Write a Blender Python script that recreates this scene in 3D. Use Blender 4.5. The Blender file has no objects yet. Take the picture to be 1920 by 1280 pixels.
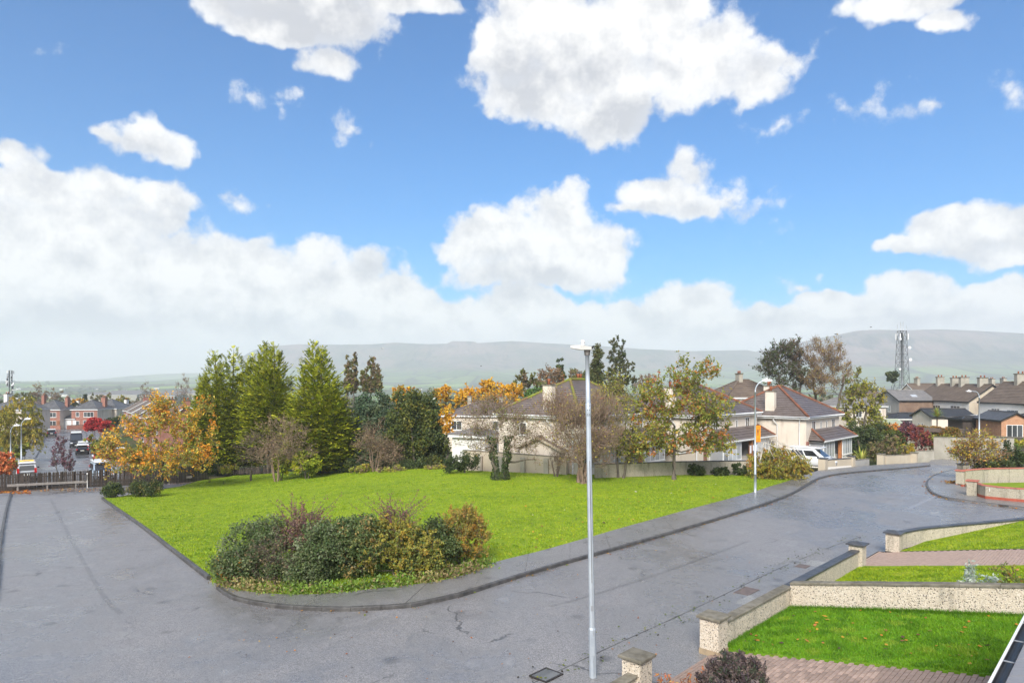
import bpy, bmesh, math, random
import numpy as np
from mathutils import Vector, Matrix
from mathutils.geometry import delaunay_2d_cdt

random.seed(7); np.random.seed(7)
R = math.radians
SC = bpy.context.scene
COL = SC.collection

# ------------------------------------------------------------------ camera
FPX, CX, HY, HC = 1280.0, 960.0, 716.0, 6.8      # focal length in photo pixels, centre column, horizon row, eye height
cam = bpy.data.cameras.new('camera'); camo = bpy.data.objects.new('camera', cam); COL.objects.link(camo)
cam.sensor_width = 36.0; cam.lens = 36.0 * FPX / 1920.0
cam.shift_y = (HY - 640.0) / 1920.0
cam.clip_start = 0.1; cam.clip_end = 40000
camo.location = (0, 0, HC); camo.rotation_euler = (R(90), 0, 0)
SC.camera = camo

# ------------------------------------------------------------------ render / exposure
SC.render.engine = 'CYCLES'
cy = SC.cycles
cy.use_denoising = True
cy.use_adaptive_sampling = True; cy.adaptive_threshold = 0.02
cy.max_bounces = 5; cy.diffuse_bounces = 2; cy.glossy_bounces = 3; cy.transmission_bounces = 4
cy.volume_bounces = 2; cy.transparent_max_bounces = 8
cy.caustics_reflective = False; cy.caustics_refractive = False
cy.sample_clamp_indirect = 6
SC.view_settings.view_transform = 'Standard'
SC.view_settings.look = 'None'
SC.view_settings.gamma = 1.0
SC.view_settings.exposure = 0.70
SC.view_settings.use_curve_mapping = False

# ------------------------------------------------------------------ sun
SUN_AZ, SUN_EL = R(192), R(36)        # clockwise from +Y: behind the camera
sun = bpy.data.lights.new('sun', 'SUN'); sun.energy = 3.7; sun.angle = R(24); sun.color = (1.0, 0.95, 0.87)
suno = bpy.data.objects.new('sun', sun); COL.objects.link(suno)
sd = Vector((math.sin(SUN_AZ) * math.cos(SUN_EL), math.cos(SUN_AZ) * math.cos(SUN_EL), math.sin(SUN_EL)))
suno.rotation_euler = sd.to_track_quat('Z', 'Y').to_euler()
suno.location = (30, -30, 60)

# ------------------------------------------------------------------ world: blue autumn sky with cumulus
W = bpy.data.worlds.new('World'); SC.world = W; W.use_nodes = True
wt = W.node_tree; wt.nodes.clear()

class NB:
    """small node-building helper"""
    def __init__(s, t): s.t = t
    def n(s, kind, **kw):
        nd = s.t.nodes.new(kind)
        for k, v in kw.items(): setattr(nd, k, v)
        return nd
    def put(s, sock, v):
        if isinstance(v, bpy.types.NodeSocket): s.t.links.new(v, sock)
        elif v is not None: sock.default_value = v
    def m(s, op, a, b=None, c=None, clamp=False):
        nd = s.n('ShaderNodeMath', operation=op); nd.use_clamp = clamp
        for i, v in enumerate((a, b, c)):
            if v is not None: s.put(nd.inputs[i], v)
        return nd.outputs[0]
    def v(s, op, a, b=None, c=None):
        nd = s.n('ShaderNodeVectorMath', operation=op)
        for i, v in enumerate((a, b, c)):
            if v is not None: s.put(nd.inputs[i], v)
        return nd.outputs['Value'] if op in ('LENGTH', 'DOT_PRODUCT', 'DISTANCE') else nd.outputs[0]
    def scale(s, a, f):
        nd = s.n('ShaderNodeVectorMath', operation='SCALE'); s.put(nd.inputs[0], a); s.put(nd.inputs['Scale'], f); return nd.outputs[0]
    def mr(s, x, a, b, c=0.0, d=1.0, kind='SMOOTHSTEP'):
        nd = s.n('ShaderNodeMapRange', interpolation_type=kind)
        for i, v in enumerate((x, a, b, c, d)): s.put(nd.inputs[i], v)
        return nd.outputs[0]
    def mix(s, f, a, b, mode='MIX'):
        nd = s.n('ShaderNodeMix', data_type='RGBA', blend_type=mode)
        s.put(nd.inputs[0], f); s.put(nd.inputs[6], a); s.put(nd.inputs[7], b); return nd.outputs[2]
    def noise(s, vec, scale, detail=2.0, rough=0.5, out=0, dist=0.0):
        nd = s.n('ShaderNodeTexNoise'); s.put(nd.inputs['Vector'], vec)
        nd.inputs['Scale'].default_value = scale; nd.inputs['Detail'].default_value = detail
        nd.inputs['Roughness'].default_value = rough; nd.inputs['Distortion'].default_value = dist
        return nd.outputs[out]
    def vor(s, vec, scale, feature='F1', out=0, detail=0.0, rough=0.5):
        nd = s.n('ShaderNodeTexVoronoi', feature=feature); s.put(nd.inputs['Vector'], vec)
        nd.inputs['Scale'].default_value = scale
        if feature != 'DISTANCE_TO_EDGE' or True:
            try:
                nd.inputs['Detail'].default_value = detail; nd.inputs['Roughness'].default_value = rough
            except Exception: pass
        return nd.outputs[out]

def rgba(c): return (c[0], c[1], c[2], 1.0)

# cumulus by bearing and height above the horizon, read off the photograph as (column, row, half width, half height)
CUMULUS = [
 (1120,60,230,110),(1000,170,120,62),(1140,215,95,70),(1300,120,140,95),(1240,40,120,90),(940,90,60,100),(1440,140,75,48),(1010,20,120,70),(1085,150,120,66),(1110,262,46,34),
 (580,20,190,70),(520,52,130,40),(615,118,75,42),(420,10,70,40),(760,10,120,34),
 (1700,4,150,46),(1650,26,70,34),(1770,48,75,30),
 (270,262,85,38),(335,285,40,28),(205,250,50,14),(20,288,66,32),
 (60,360,130,52),(190,352,90,52),(300,380,80,52),(170,430,200,70),(330,420,48,60),(30,470,330,120),
 (230,520,330,110),(440,500,150,62),(590,480,46,44),(640,540,150,62),(700,490,52,40),(745,560,110,46),(820,590,130,40),(260,610,560,64),(140,500,400,120),(520,560,300,70),(860,604,280,46),(1320,606,260,40),(1620,604,260,44),(1860,600,220,50),
 (1040,402,76,66),(1060,470,130,80),(930,450,110,62),(1140,490,66,78),(870,470,60,34),(1000,520,150,36),(700,500,60,48),
 (950,575,110,42),(1010,600,80,30),
 (1290,330,48,44),(1250,368,100,42),(1310,385,60,32),(1185,382,55,18),
 (1800,430,110,50),(1880,440,90,56),(1700,464,70,18),(1900,480,90,36),
 (1300,565,90,44),(1220,580,80,30),(1420,600,130,34),(1500,545,44,30),(1560,570,90,32),(1700,560,96,52),(1820,580,120,44),(1900,570,80,40),
 ]
WISPS = [(722,84,30,24),(1405,398,44,30),(1372,372,30,22),(1600,200,54,24),(1500,218,38,22),(1460,236,40,14),(545,188,26,16),(532,206,14,22),(465,180,44,22),(668,248,40,18),(642,240,20,16),
 (1890,168,36,26),(1735,210,26,16),(1530,88,24,18),(78,90,26,16),(430,372,30,14),
]
GREY = [(960,190,150,60),(1130,240,140,60),(600,60,230,110),(480,30,140,60),(1020,120,150,60),(150,385,190,50),(340,420,60,60),(120,600,330,40),(500,612,300,30),(1000,540,150,40),(1760,480,170,22),(1260,390,110,22),(1500,610,330,22),(1420,400,60,30),(705,510,50,50)]
def px2ae(x, y):
    a = math.atan2(x - CX, FPX)
    return a, (HY - y) / FPX * math.cos(a)

def cloud_group():
    g = bpy.data.node_groups.new('cloud_field', 'ShaderNodeTree')
    g.interface.new_socket('Dir', in_out='INPUT', socket_type='NodeSocketVector')
    g.interface.new_socket('Field', in_out='OUTPUT', socket_type='NodeSocketFloat')
    g.interface.new_socket('Slope', in_out='OUTPUT', socket_type='NodeSocketFloat')
    b = NB(g); gi = b.n('NodeGroupInput'); go = b.n('NodeGroupOutput')
    d = gi.outputs[0]
    sep = b.n('ShaderNodeSeparateXYZ'); g.links.new(d, sep.inputs[0])
    x, y, z = sep.outputs
    hyp = b.m('SQRT', b.m('ADD', b.m('MULTIPLY', x, x), b.m('MAXIMUM', b.m('MULTIPLY', y, y), 1e-6)))
    a = b.m('ARCTAN2', x, y); e = b.m('DIVIDE', z, hyp)
    cmb = b.n('ShaderNodeCombineXYZ'); g.links.new(a, cmb.inputs[0]); g.links.new(e, cmb.inputs[1])
    p = cmb.outputs[0]
    wv = b.v('SUBTRACT', b.noise(d, 11.0, 3.0, 0.55, out=1), (0.5, 0.5, 0.5))
    wv2 = b.v('SUBTRACT', b.noise(d, 34.0, 2.0, 0.5, out=1), (0.5, 0.5, 0.5))
    p = b.v('ADD', p, b.v('MULTIPLY', wv, (0.09, 0.06, 0.0)))
    p = b.v('ADD', p, b.v('MULTIPLY', wv2, (0.022, 0.02, 0.0)))
    acc = None
    for (px, py, rx, ry) in CUMULUS + WISPS:
        ca, ce = px2ae(px, py)
        ra = rx / FPX * math.cos(ca) ** 2 * 1.06; re = ry / FPX * math.cos(ca) * 1.06
        q = b.v('MULTIPLY_ADD', p, (1 / ra, 1 / re, 0), (-ca / ra, -ce / re, 0))
        L = b.v('LENGTH', q)
        # small clouds are thin, big ones thick
        KK = min(1.0, 0.16 + max(rx, ry) / 130.0) if (px, py, rx, ry) in CUMULUS else 0.10 + max(rx, ry) / 600.0
        L = b.m('MULTIPLY_ADD', L, KK, 1.0 - KK) if KK < .99 else L
        acc = L if acc is None else b.m('SMOOTH_MIN', acc, L, 0.22)
    cov = b.m('SUBTRACT', 1.0, acc)
    cov = b.m('MAXIMUM', cov, -1.2)
    # beyond the view the same broken cumulus goes on
    gen = b.noise(b.v('MULTIPLY', d, (1.0, 1.0, 1.7)), 2.6, 3.0, 0.5)
    gen = b.mr(gen, 0.34, 0.62, -0.9, 1.0, 'LINEAR')
    aa = b.m('ABSOLUTE', a)
    inside = b.m('MULTIPLY', b.mr(aa, 0.66, 0.84, 1.0, 0.0), b.mr(e, 0.56, 0.74, 1.0, 0.0))
    cov = b.m('ADD', b.m('MULTIPLY', cov, inside), b.m('MULTIPLY', gen, b.m('SUBTRACT', 1.0, inside)))
    # a bank of cloud all round the horizon
    band = b.mr(b.m('ADD', e, b.m('MULTIPLY', b.m('SUBTRACT', b.noise(d, 7.0, 3.0, 0.5), 0.5), 0.10)), 0.075, 0.145, 0.8, -0.7, 'LINEAR')
    cov = b.m('SMOOTH_MAX', cov, band, 0.25)
    # billows
    n1 = b.noise(d, 15.0, 9.0, 0.64)
    pf = b.vor(b.v('ADD', d, b.v('MULTIPLY', wv2, (0.05, 0.05, 0.05))), 24.0, 'F1', 0, 0.0, 0.55)
    f = b.m('MULTIPLY_ADD', b.m('SUBTRACT', n1, 0.5), 1.45, b.m('MULTIPLY', b.m('MINIMUM', cov, 0.8), 1.75))
    f = b.m('MULTIPLY_ADD', b.m('SUBTRACT', 0.42, pf), 0.55, f)
    f = b.m('MULTIPLY_ADD', b.m('SUBTRACT', b.noise(d, 75.0, 4.0, 0.62), 0.5), 0.42, f)
    g.links.new(f, go.inputs[0])
    n2 = b.noise(b.v('ADD', d, (0.012, -0.004, 0.026)), 15.0, 4.0, 0.60)
    sl = b.m('SUBTRACT', n1, n2)
    # undersides of the thicker clouds stay grey
    ga = None
    for (px, py, rx, ry) in GREY:
        ca, ce = px2ae(px, py); ra = rx / FPX * math.cos(ca) ** 2; re = ry / FPX * math.cos(ca)
        L = b.v('LENGTH', b.v('MULTIPLY_ADD', p, (1 / ra, 1 / re, 0), (-ca / ra, -ce / re, 0)))
        ga = L if ga is None else b.m('MINIMUM', ga, L)
    sl = b.m('MULTIPLY_ADD', b.mr(ga, 0.25, 1.25, 1.0, 0.0), -0.17, sl)
    g.links.new(sl, go.inputs[1])
    return g

CG = cloud_group()
b = NB(wt)
tc = b.n('ShaderNodeTexCoord'); dirv = tc.outputs['Generated']
def field(vec):
    nd = b.n('ShaderNodeGroup'); nd.node_tree = CG; wt.links.new(vec, nd.inputs[0]); return nd.outputs[0], nd.outputs[1]
F0, SL = field(dirv)
sky = b.n('ShaderNodeTexSky', sky_type='NISHITA'); sky.sun_disc = False
sky.sun_elevation = SUN_EL; sky.sun_rotation = SUN_AZ; sky.altitude = 50; sky.air_density = 1.0; sky.dust_density = 0.4; sky.ozone_density = 1.4
skyc = b.mix(1.0, sky.outputs[0], (0.20, 0.63, 1.0, 1), 'MULTIPLY')
hs = b.n('ShaderNodeHueSaturation'); hs.inputs['Saturation'].default_value = 1.22; hs.inputs['Value'].default_value = 1.0
wt.links.new(skyc, hs.inputs['Color']); skyc = hs.outputs[0]
alpha = b.mr(F0, -0.06, 0.44)
thick = b.mr(F0, 0.10, 1.0)
lit = b.m('MULTIPLY_ADD', SL, 3.0, 0.78, clamp=True)
sepd = b.n('ShaderNodeSeparateXYZ'); wt.links.new(dirv, sepd.inputs[0])
stre = b.noise(b.v('MULTIPLY', dirv, (1.0, 1.0, 9.0)), 5.0, 5.0, 0.55)
lit = b.m('MULTIPLY_ADD', b.m('SUBTRACT', stre, 0.5), 0.55, lit, clamp=True)
cl = b.mix(lit, (3.9, 4.0, 4.3, 1), (7.0, 6.9, 6.75, 1))
cl = b.mix(b.m('MULTIPLY', b.m('SUBTRACT', 1.0, thick), 0.45), cl, (5.0, 5.3, 5.9, 1))
skyc = b.mix(alpha, skyc, cl)
# pale murk low down
hz = b.mr(sepd.outputs[2], 0.0, 0.10, 0.75, 0.0)
skyc = b.mix(hz, skyc, (7.4, 7.4, 7.3, 1))
bg = b.n('ShaderNodeBackground'); bg.inputs['Strength'].default_value = 0.10
wt.links.new(skyc, bg.inputs[0])
wo = b.n('ShaderNodeOutputWorld'); wt.links.new(bg.outputs[0], wo.inputs[0])
W.cycles.sampling_method = 'MANUAL'; W.cycles.sample_map_resolution = 512

# ------------------------------------------------------------------ helpers
def lerp(a, b, t): return a + (b - a) * t
def sstep(a, b, x):
    t = min(1, max(0, (x - a) / (b - a))); return t * t * (3 - 2 * t)
PROF_R = [(-50, 0), (18, 0), (55, -.72), (70, -1.55), (90, -1.8), (130, -1.9), (180, -3.2), (300, -7), (600, -15), (1500, -24), (2600, -20), (4200, 14), (12000, 40)]
PROF_L = [(-50, 0), (18, 0), (58, -2.3), (70, -3.1), (107, -4.4), (150, -5.0), (195, -5.6), (300, -8.5), (600, -16), (1500, -24), (2200, -18), (3400, 8), (12000, 30)]
_xr, _zr = zip(*PROF_R); _xl, _zl = zip(*PROF_L)
def zt_np(X, Y):
    X = np.asarray(X, float); Y = np.asarray(Y, float)
    q = X / np.maximum(Y, 12.0)
    t = np.clip((-.05 - q) / .40, 0, 1); t = t * t * (3 - 2 * t)
    zr = np.interp(Y, _xr, _zr); zl = np.interp(Y, _xl, _zl)
    z = zr + (zl - zr) * t
    return z
def zt(x, y): return float(zt_np(x, y))
def G(px, py, dz=0.0):
    """point where the ray through a photo pixel meets the ground (raised by dz)"""
    k = (px - CX) / FPX; m = (py - HY) / FPX
    lo, hi = 2.0, 3000.0
    for _ in range(60):
        mid = (lo + hi) / 2
        if HC - m * mid > zt(k * mid, mid) + dz: lo = mid
        else: hi = mid
    return Vector((k * lo, lo, zt(k * lo, lo) + dz))
def D(px, py, Y):
    """point on a photo pixel's ray at distance Y in front of the camera"""
    return Vector(((px - CX) / FPX * Y, Y, HC - (py - HY) / FPX * Y))
def on(x, y, dz=0.0): return Vector((x, y, zt(x, y) + dz))

def link(o, parent=None):
    COL.objects.link(o)
    if parent is not None: o.parent = parent
    return o
def tag(o, label=None, cat=None, group=None, kind=None):
    if label: o['label'] = label
    if cat: o['category'] = cat
    if group: o['group'] = group
    if kind: o['kind'] = kind
    return o
def thing(name, label, cat, loc=(0, 0, 0), rz=0.0, group=None):
    o = bpy.data.objects.new(name, None); o.empty_display_size = 0.3
    COL.objects.link(o); o.location = loc; o.rotation_euler = (0, 0, rz)
    if cat in ('wall', 'pillar'): o['kind'] = 'thing'
    return tag(o, label, cat, group)
def copy_tree(o, parent=None):
    c = o.copy(); COL.objects.link(c)
    if parent is not None: c.parent = parent
    for ch in o.children: copy_tree(ch, c)
    return c

class MB:
    """mesh builder: collects shapes, links them as one mesh object"""
    def __init__(s): s.v = []; s.f = []; s.sm = []
    def add(s, vs, fs, smooth=False):
        o = len(s.v); s.v.extend([tuple(p) for p in vs]); s.f.extend([tuple(i + o for i in f) for f in fs]); s.sm.extend([smooth] * len(fs)); return s
    def box(s, c, size, rz=0.0, bevel=0.0):
        hx, hy, hz = size[0] / 2, size[1] / 2, size[2] / 2
        cs, sn = math.cos(rz), math.sin(rz)
        def T(x, y, z): return (c[0] + x * cs - y * sn, c[1] + x * sn + y * cs, c[2] + z)
        if bevel <= 0:
            vs = [T(x, y, z) for z in (-hz, hz) for x, y in ((-hx, -hy), (hx, -hy), (hx, hy), (-hx, hy))]
            return s.add(vs, [(3, 2, 1, 0), (4, 5, 6, 7), (0, 1, 5, 4), (1, 2, 6, 5), (2, 3, 7, 6), (3, 0, 4, 7)])
        bv = bevel
        def ring(z, ins): return [T(x, y, z) for x, y in ((-hx + ins, -hy + ins), (hx - ins, -hy + ins), (hx - ins, hy - ins), (-hx + ins, hy - ins))]
        vs = ring(-hz, bv) + ring(-hz + bv, 0) + ring(hz - bv, 0) + ring(hz, bv)
        fs = [(3, 2, 1, 0), (12, 13, 14, 15)]
        for k in range(3):
            for i in range(4):
                j = (i + 1) % 4; fs.append((k * 4 + i, k * 4 + j, k * 4 + 4 + j, k * 4 + 4 + i))
        return s.add(vs, fs)
    def hull_prism(s, poly, z0, z1):
        n = len(poly)
        vs = [(p[0], p[1], z0) for p in poly] + [(p[0], p[1], z1) for p in poly]
        fs = [tuple(range(n - 1, -1, -1)), tuple(range(n, 2 * n))] + [(i, (i + 1) % n, n + (i + 1) % n, n + i) for i in range(n)]
        return s.add(vs, fs)
    def quad(s, a, b, c, d): return s.add([a, b, c, d], [(0, 1, 2, 3)])
    def slab(s, pts, n, t):
        """polygon pts given thickness t along -n"""
        n = Vector(n).normalized(); k = len(pts)
        vs = [Vector(p) for p in pts] + [Vector(p) - n * t for p in pts]
        fs = [tuple(range(k)), tuple(range(2 * k - 1, k - 1, -1))] + [(i, k + i, k + (i + 1) % k, (i + 1) % k) for i in range(k)]
        return s.add(vs, fs)
    def tube(s, pts, rad, n=8, smooth=True, caps=True):
        pts = [Vector(p) for p in pts]
        if not hasattr(rad, '__len__'): rad = [rad] * len(pts)
        vs = []; up = Vector((0, 0, 1))
        for i, p in enumerate(pts):
            d = (pts[min(i + 1, len(pts) - 1)] - pts[max(i - 1, 0)])
            d = d.normalized() if d.length > 1e-9 else up
            a = d.cross(up)
            if a.length < 1e-3: a = d.cross(Vector((0, 1, 0)))
            a.normalize(); bb = d.cross(a)
            for k in range(n):
                t = 2 * math.pi * k / n
                vs.append(p + (a * math.cos(t) + bb * math.sin(t)) * rad[i])
        fs = []
        for i in range(len(pts) - 1):
            for k in range(n):
                k2 = (k + 1) % n
                fs.append((i * n + k, i * n + k2, (i + 1) * n + k2, (i + 1) * n + k))
        o = len(s.v); s.add(vs, fs, smooth)
        if caps:
            s.f.append(tuple(o + k for k in range(n))); s.sm.append(False)
            s.f.append(tuple(o + (len(pts) - 1) * n + k for k in range(n - 1, -1, -1))); s.sm.append(False)
        return s
    def lathe(s, c, prof, n=12, smooth=True):
        """prof: list of (radius, z) up the axis at c"""
        vs = []
        for r, z in prof:
            for k in range(n):
                t = 2 * math.pi * k / n; vs.append((c[0] + r * math.cos(t), c[1] + r * math.sin(t), c[2] + z))
        fs = []
        for i in range(len(prof) - 1):
            for k in range(n):
                k2 = (k + 1) % n; fs.append((i * n + k, i * n + k2, (i + 1) * n + k2, (i + 1) * n + k))
        fs.append(tuple(range(n - 1, -1, -1))); fs.append(tuple((len(prof) - 1) * n + k for k in range(n)))
        return s.add(vs, fs, smooth)
    def pyramid(s, c, half, h, rz=0.0, rim=0.0):
        cs, sn = math.cos(rz), math.sin(rz)
        vs = [(c[0] + x * cs - y * sn, c[1] + x * sn + y * cs, c[2]) for x, y in ((-half, -half), (half, -half), (half, half), (-half, half))]
        vs2 = [(v[0], v[1], v[2] + rim) for v in vs]
        return s.add(vs + vs2 + [(c[0], c[1], c[2] + rim + h)], [(3, 2, 1, 0), (0, 1, 5, 4), (1, 2, 6, 5), (2, 3, 7, 6), (3, 0, 4, 7), (4, 5, 8), (5, 6, 8), (6, 7, 8), (7, 4, 8)])
    def mesh(s, name, mat, off=None):
        me = bpy.data.meshes.new(name)
        v = s.v if off is None else [(p[0] - off[0], p[1] - off[1], p[2] - off[2]) for p in s.v]
        me.from_pydata([tuple(p) for p in v], [], s.f)
        me.polygons.foreach_set('use_smooth', s.sm)
        if mat is not None: me.materials.append(mat)
        me.update(); return me
    def build(s, name, mat, parent=None, world=False):
        """world=True: coordinates are world ones although the parent stands elsewhere (unrotated)"""
        off = None
        if world and parent is not None:
            off = Vector((0, 0, 0)); q = parent
            while q is not None: off += Vector(q.location); q = q.parent
        o = bpy.data.objects.new(name, s.mesh(name, mat, off)); return link(o, parent)

def piece(name, me, parent=None, loc=(0, 0, 0), rz=0.0):
    """one more object on shared mesh data"""
    o = bpy.data.objects.new(name, me); o.location = loc; o.rotation_euler = (0, 0, rz); return link(o, parent)

# ------------------------------------------------------------------ materials
MATS = {}
def material(name):
    m = bpy.data.materials.new(name); m.use_nodes = True; t = m.node_tree; t.nodes.clear(); bb = NB(t)
    out = bb.n('ShaderNodeOutputMaterial'); pr = bb.n('ShaderNodeBsdfPrincipled'); t.links.new(pr.outputs[0], out.inputs[0])
    MATS[name] = m
    return m, bb, pr, out
def coords(bb, world=False):
    if world: return bb.n('ShaderNodeNewGeometry').outputs['Position']
    return bb.n('ShaderNodeTexCoord').outputs['Object']
def bump(bb, pr, h, strength=0.3, dist=0.01):
    nd = bb.n('ShaderNodeBump'); nd.inputs['Strength'].default_value = strength; nd.inputs['Distance'].default_value = dist
    bb.put(nd.inputs['Height'], h); bb.t.links.new(nd.outputs[0], pr.inputs['Normal'])
def simple(name, c1, c2=None, scale=6.0, rough=0.7, metal=0.0, detail=4.0, bmp=0.0, bscale=60.0, spec=0.5, var=0.0):
    m, bb, pr, out = material(name)
    pr.inputs['Roughness'].default_value = rough; pr.inputs['Metallic'].default_value = metal
    pr.inputs['Specular IOR Level'].default_value = spec
    co = coords(bb)
    c2 = c2 or tuple(x * 0.8 for x in c1)
    f = bb.mr(bb.noise(co, scale, detail, 0.6), 0.3, 0.7)
    c = bb.mix(f, rgba(c1), rgba(c2))
    if var > 0:
        oi = bb.n('ShaderNodeObjectInfo')
        hs = bb.n('ShaderNodeHueSaturation'); bb.t.links.new(c, hs.inputs['Color'])
        bb.put(hs.inputs['Value'], bb.mr(oi.outputs['Random'], 0, 1, 1 - var, 1 + var, 'LINEAR')); c = hs.outputs[0]
    bb.put(pr.inputs['Base Color'], c)
    if bmp > 0: bump(bb, pr, bb.noise(co, bscale, 4.0, 0.6), bmp, 0.01)
    return m

# asphalt, wet: dark chips, damp film whose gloss comes and goes
def asphalt(name, base=0.055, wet=0.5, tone=(1.0, 1.0, 1.06)):
    m, bb, pr, out = material(name); co = coords(bb, True)
    warp = bb.v('ADD', co, bb.v('MULTIPLY', bb.noise(co, .5, 3.0, .5, out=1), (1.6, 1.6, 0)))
    big = bb.noise(bb.v('MULTIPLY', warp, (1.0, .55, 1.0)), 0.20, 5.0, 0.6); mid = bb.noise(warp, 0.9, 5.0, 0.62); fine = bb.noise(co, 45.0, 2.0, 0.6)
    stone = bb.vor(co, 55.0, 'F1', 1)
    sepn = bb.n('ShaderNodeSeparateColor'); bb.t.links.new(stone, sepn.inputs[0])
    damp = bb.mr(bb.m('ADD', big, bb.m('MULTIPLY', mid, 0.5)), 0.60, 0.90)
    c = bb.mix(bb.mr(sepn.outputs[0], 0.15, 1.0, 0, 1, 'LINEAR'), rgba(tuple(base * .62 * t for t in tone)), rgba(tuple(base * 1.6 * t for t in tone)))
    c = bb.mix(bb.m('MULTIPLY', damp, .42 * wet), c, rgba(tuple(base * .38 * t for t in (.98, 1.0, 1.06))))
    c = bb.mix(bb.mr(mid, .56, .72, 0, .30), c, rgba(tuple(base * 1.7 * t for t in (1.05, 1.0, .94))))
    # cracks and seams
    cw = bb.v('ADD', co, bb.v('MULTIPLY', bb.noise(co, 1.4, 4.0, .6, out=1), (.9, .9, 0)))
    crack = bb.vor(bb.v('MULTIPLY', cw, (1, 1, 0)), 0.17, 'DISTANCE_TO_EDGE', 0)
    ck = bb.m('MULTIPLY', bb.mr(crack, .0015, .006, 1, 0), bb.mr(bb.noise(co, .35, 2.0, .5), .5, .62))
    c = bb.mix(bb.m('MULTIPLY', ck, .75), c, rgba((.03, .03, .03)))
    stain = bb.vor(bb.v('ADD', co, bb.v('MULTIPLY', bb.noise(co, 3.0, 3.0, .6, out=1), (.25, .25, 0))), 0.55, 'F1', 0)
    c = bb.mix(bb.mr(stain, .05, .16, .45, 0), c, rgba((.045, .043, .042)))
    bb.put(pr.inputs['Base Color'], c)
    r = bb.mr(damp, 0, 1, 0.50, 0.50 - 0.34 * wet, 'LINEAR')
    r = bb.m('MULTIPLY_ADD', bb.m('SUBTRACT', fine, .5), 0.14, r)
    bb.put(pr.inputs['Roughness'], r); pr.inputs['Specular IOR Level'].default_value = 0.9
    hgt = bb.m('ADD', bb.m('MULTIPLY', fine, .6), bb.m('MULTIPLY', bb.vor(co, 55.0, 'F1', 0), 0.9))
    hgt = bb.m('ADD', hgt, bb.m('MULTIPLY', mid, 1.2)); hgt = bb.m('SUBTRACT', hgt, bb.m('MULTIPLY', ck, .8))
    nd = bb.n('ShaderNodeBump'); bb.put(nd.inputs['Strength'], bb.mr(damp, 0, 1, .42, .42 - .26 * wet, 'LINEAR')); nd.inputs['Distance'].default_value = .012
    bb.put(nd.inputs['Height'], hgt); bb.t.links.new(nd.outputs[0], pr.inputs['Normal'])
    return m
asphalt('asphalt', 0.20, 0.85, (1.05, 1.0, 1.0))
asphalt('asphalt_far', 0.13, 1.0)
asphalt('paving', 0.19, 0.70, (1.05, 1.0, 0.98))
asphalt('patch_concrete', 0.24, 0.3, (1.02, 1.0, 0.95))
simple('kerb', (0.045, 0.042, 0.040), (0.10, 0.095, 0.09), 3.0, 0.45, bmp=.4, bscale=30)

def grass_mat(name, a, b2, c3, world=True):
    m, bb, pr, out = material(name); co = coords(bb, world)
    n0 = bb.noise(co, 0.11, 4.0, 0.6); n1 = bb.noise(co, 0.45, 5.0, 0.62); n2 = bb.noise(co, 3.0, 4.0, 0.65); n3 = bb.noise(co, 28.0, 3.0, 0.65)
    mow = bb.noise(bb.v('MULTIPLY', co, (.16, 1.3, 0)), 1.1, 2.0, 0.5)
    c = bb.mix(bb.mr(n1, .35, .68), rgba(a), rgba(b2)); c = bb.mix(bb.mr(n2, .42, .75, 0, .8), c, rgba(c3))
    c = bb.mix(bb.mr(n0, .45, .62, 0, .45), c, rgba((a[0] * .62, a[1] * .72, a[2])))
    c = bb.mix(bb.mr(mow, .48, .62, 0, .22), c, rgba((a[0] * .7, a[1] * .8, a[2])))
    c = bb.mix(bb.m('MULTIPLY', bb.mr(n1, .62, .74), bb.mr(n2, .45, .7, 0, .7)), c, rgba((.24, .22, .05)))
    c = bb.mix(bb.mr(n3, .45, .72, 0, .55), c, rgba(tuple(x * .5 for x in a)))
    bb.put(pr.inputs['Base Color'], c); pr.inputs['Roughness'].default_value = .75; pr.inputs['Specular IOR Level'].default_value = .25
    bump(bb, pr, bb.m('ADD', n3, bb.m('ADD', bb.m('MULTIPLY', n2, 1.6), bb.m('MULTIPLY', n1, 2.0))), .8, .06)
    return m
grass_mat('lawn', (0.205, 0.310, 0.010), (0.275, 0.365, 0.012), (0.310, 0.380, 0.018))
grass_mat('lawn_near', (0.120, 0.270, 0.010), (0.160, 0.310, 0.010), (0.190, 0.300, 0.016))
grass_mat('rough_ground', (0.06, 0.095, 0.02), (0.10, 0.10, 0.035), (0.05, 0.045, 0.02))
simple('soil', (0.045, 0.035, 0.022), (0.075, 0.055, 0.03), 4.0, 0.9, bmp=.6)

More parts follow.
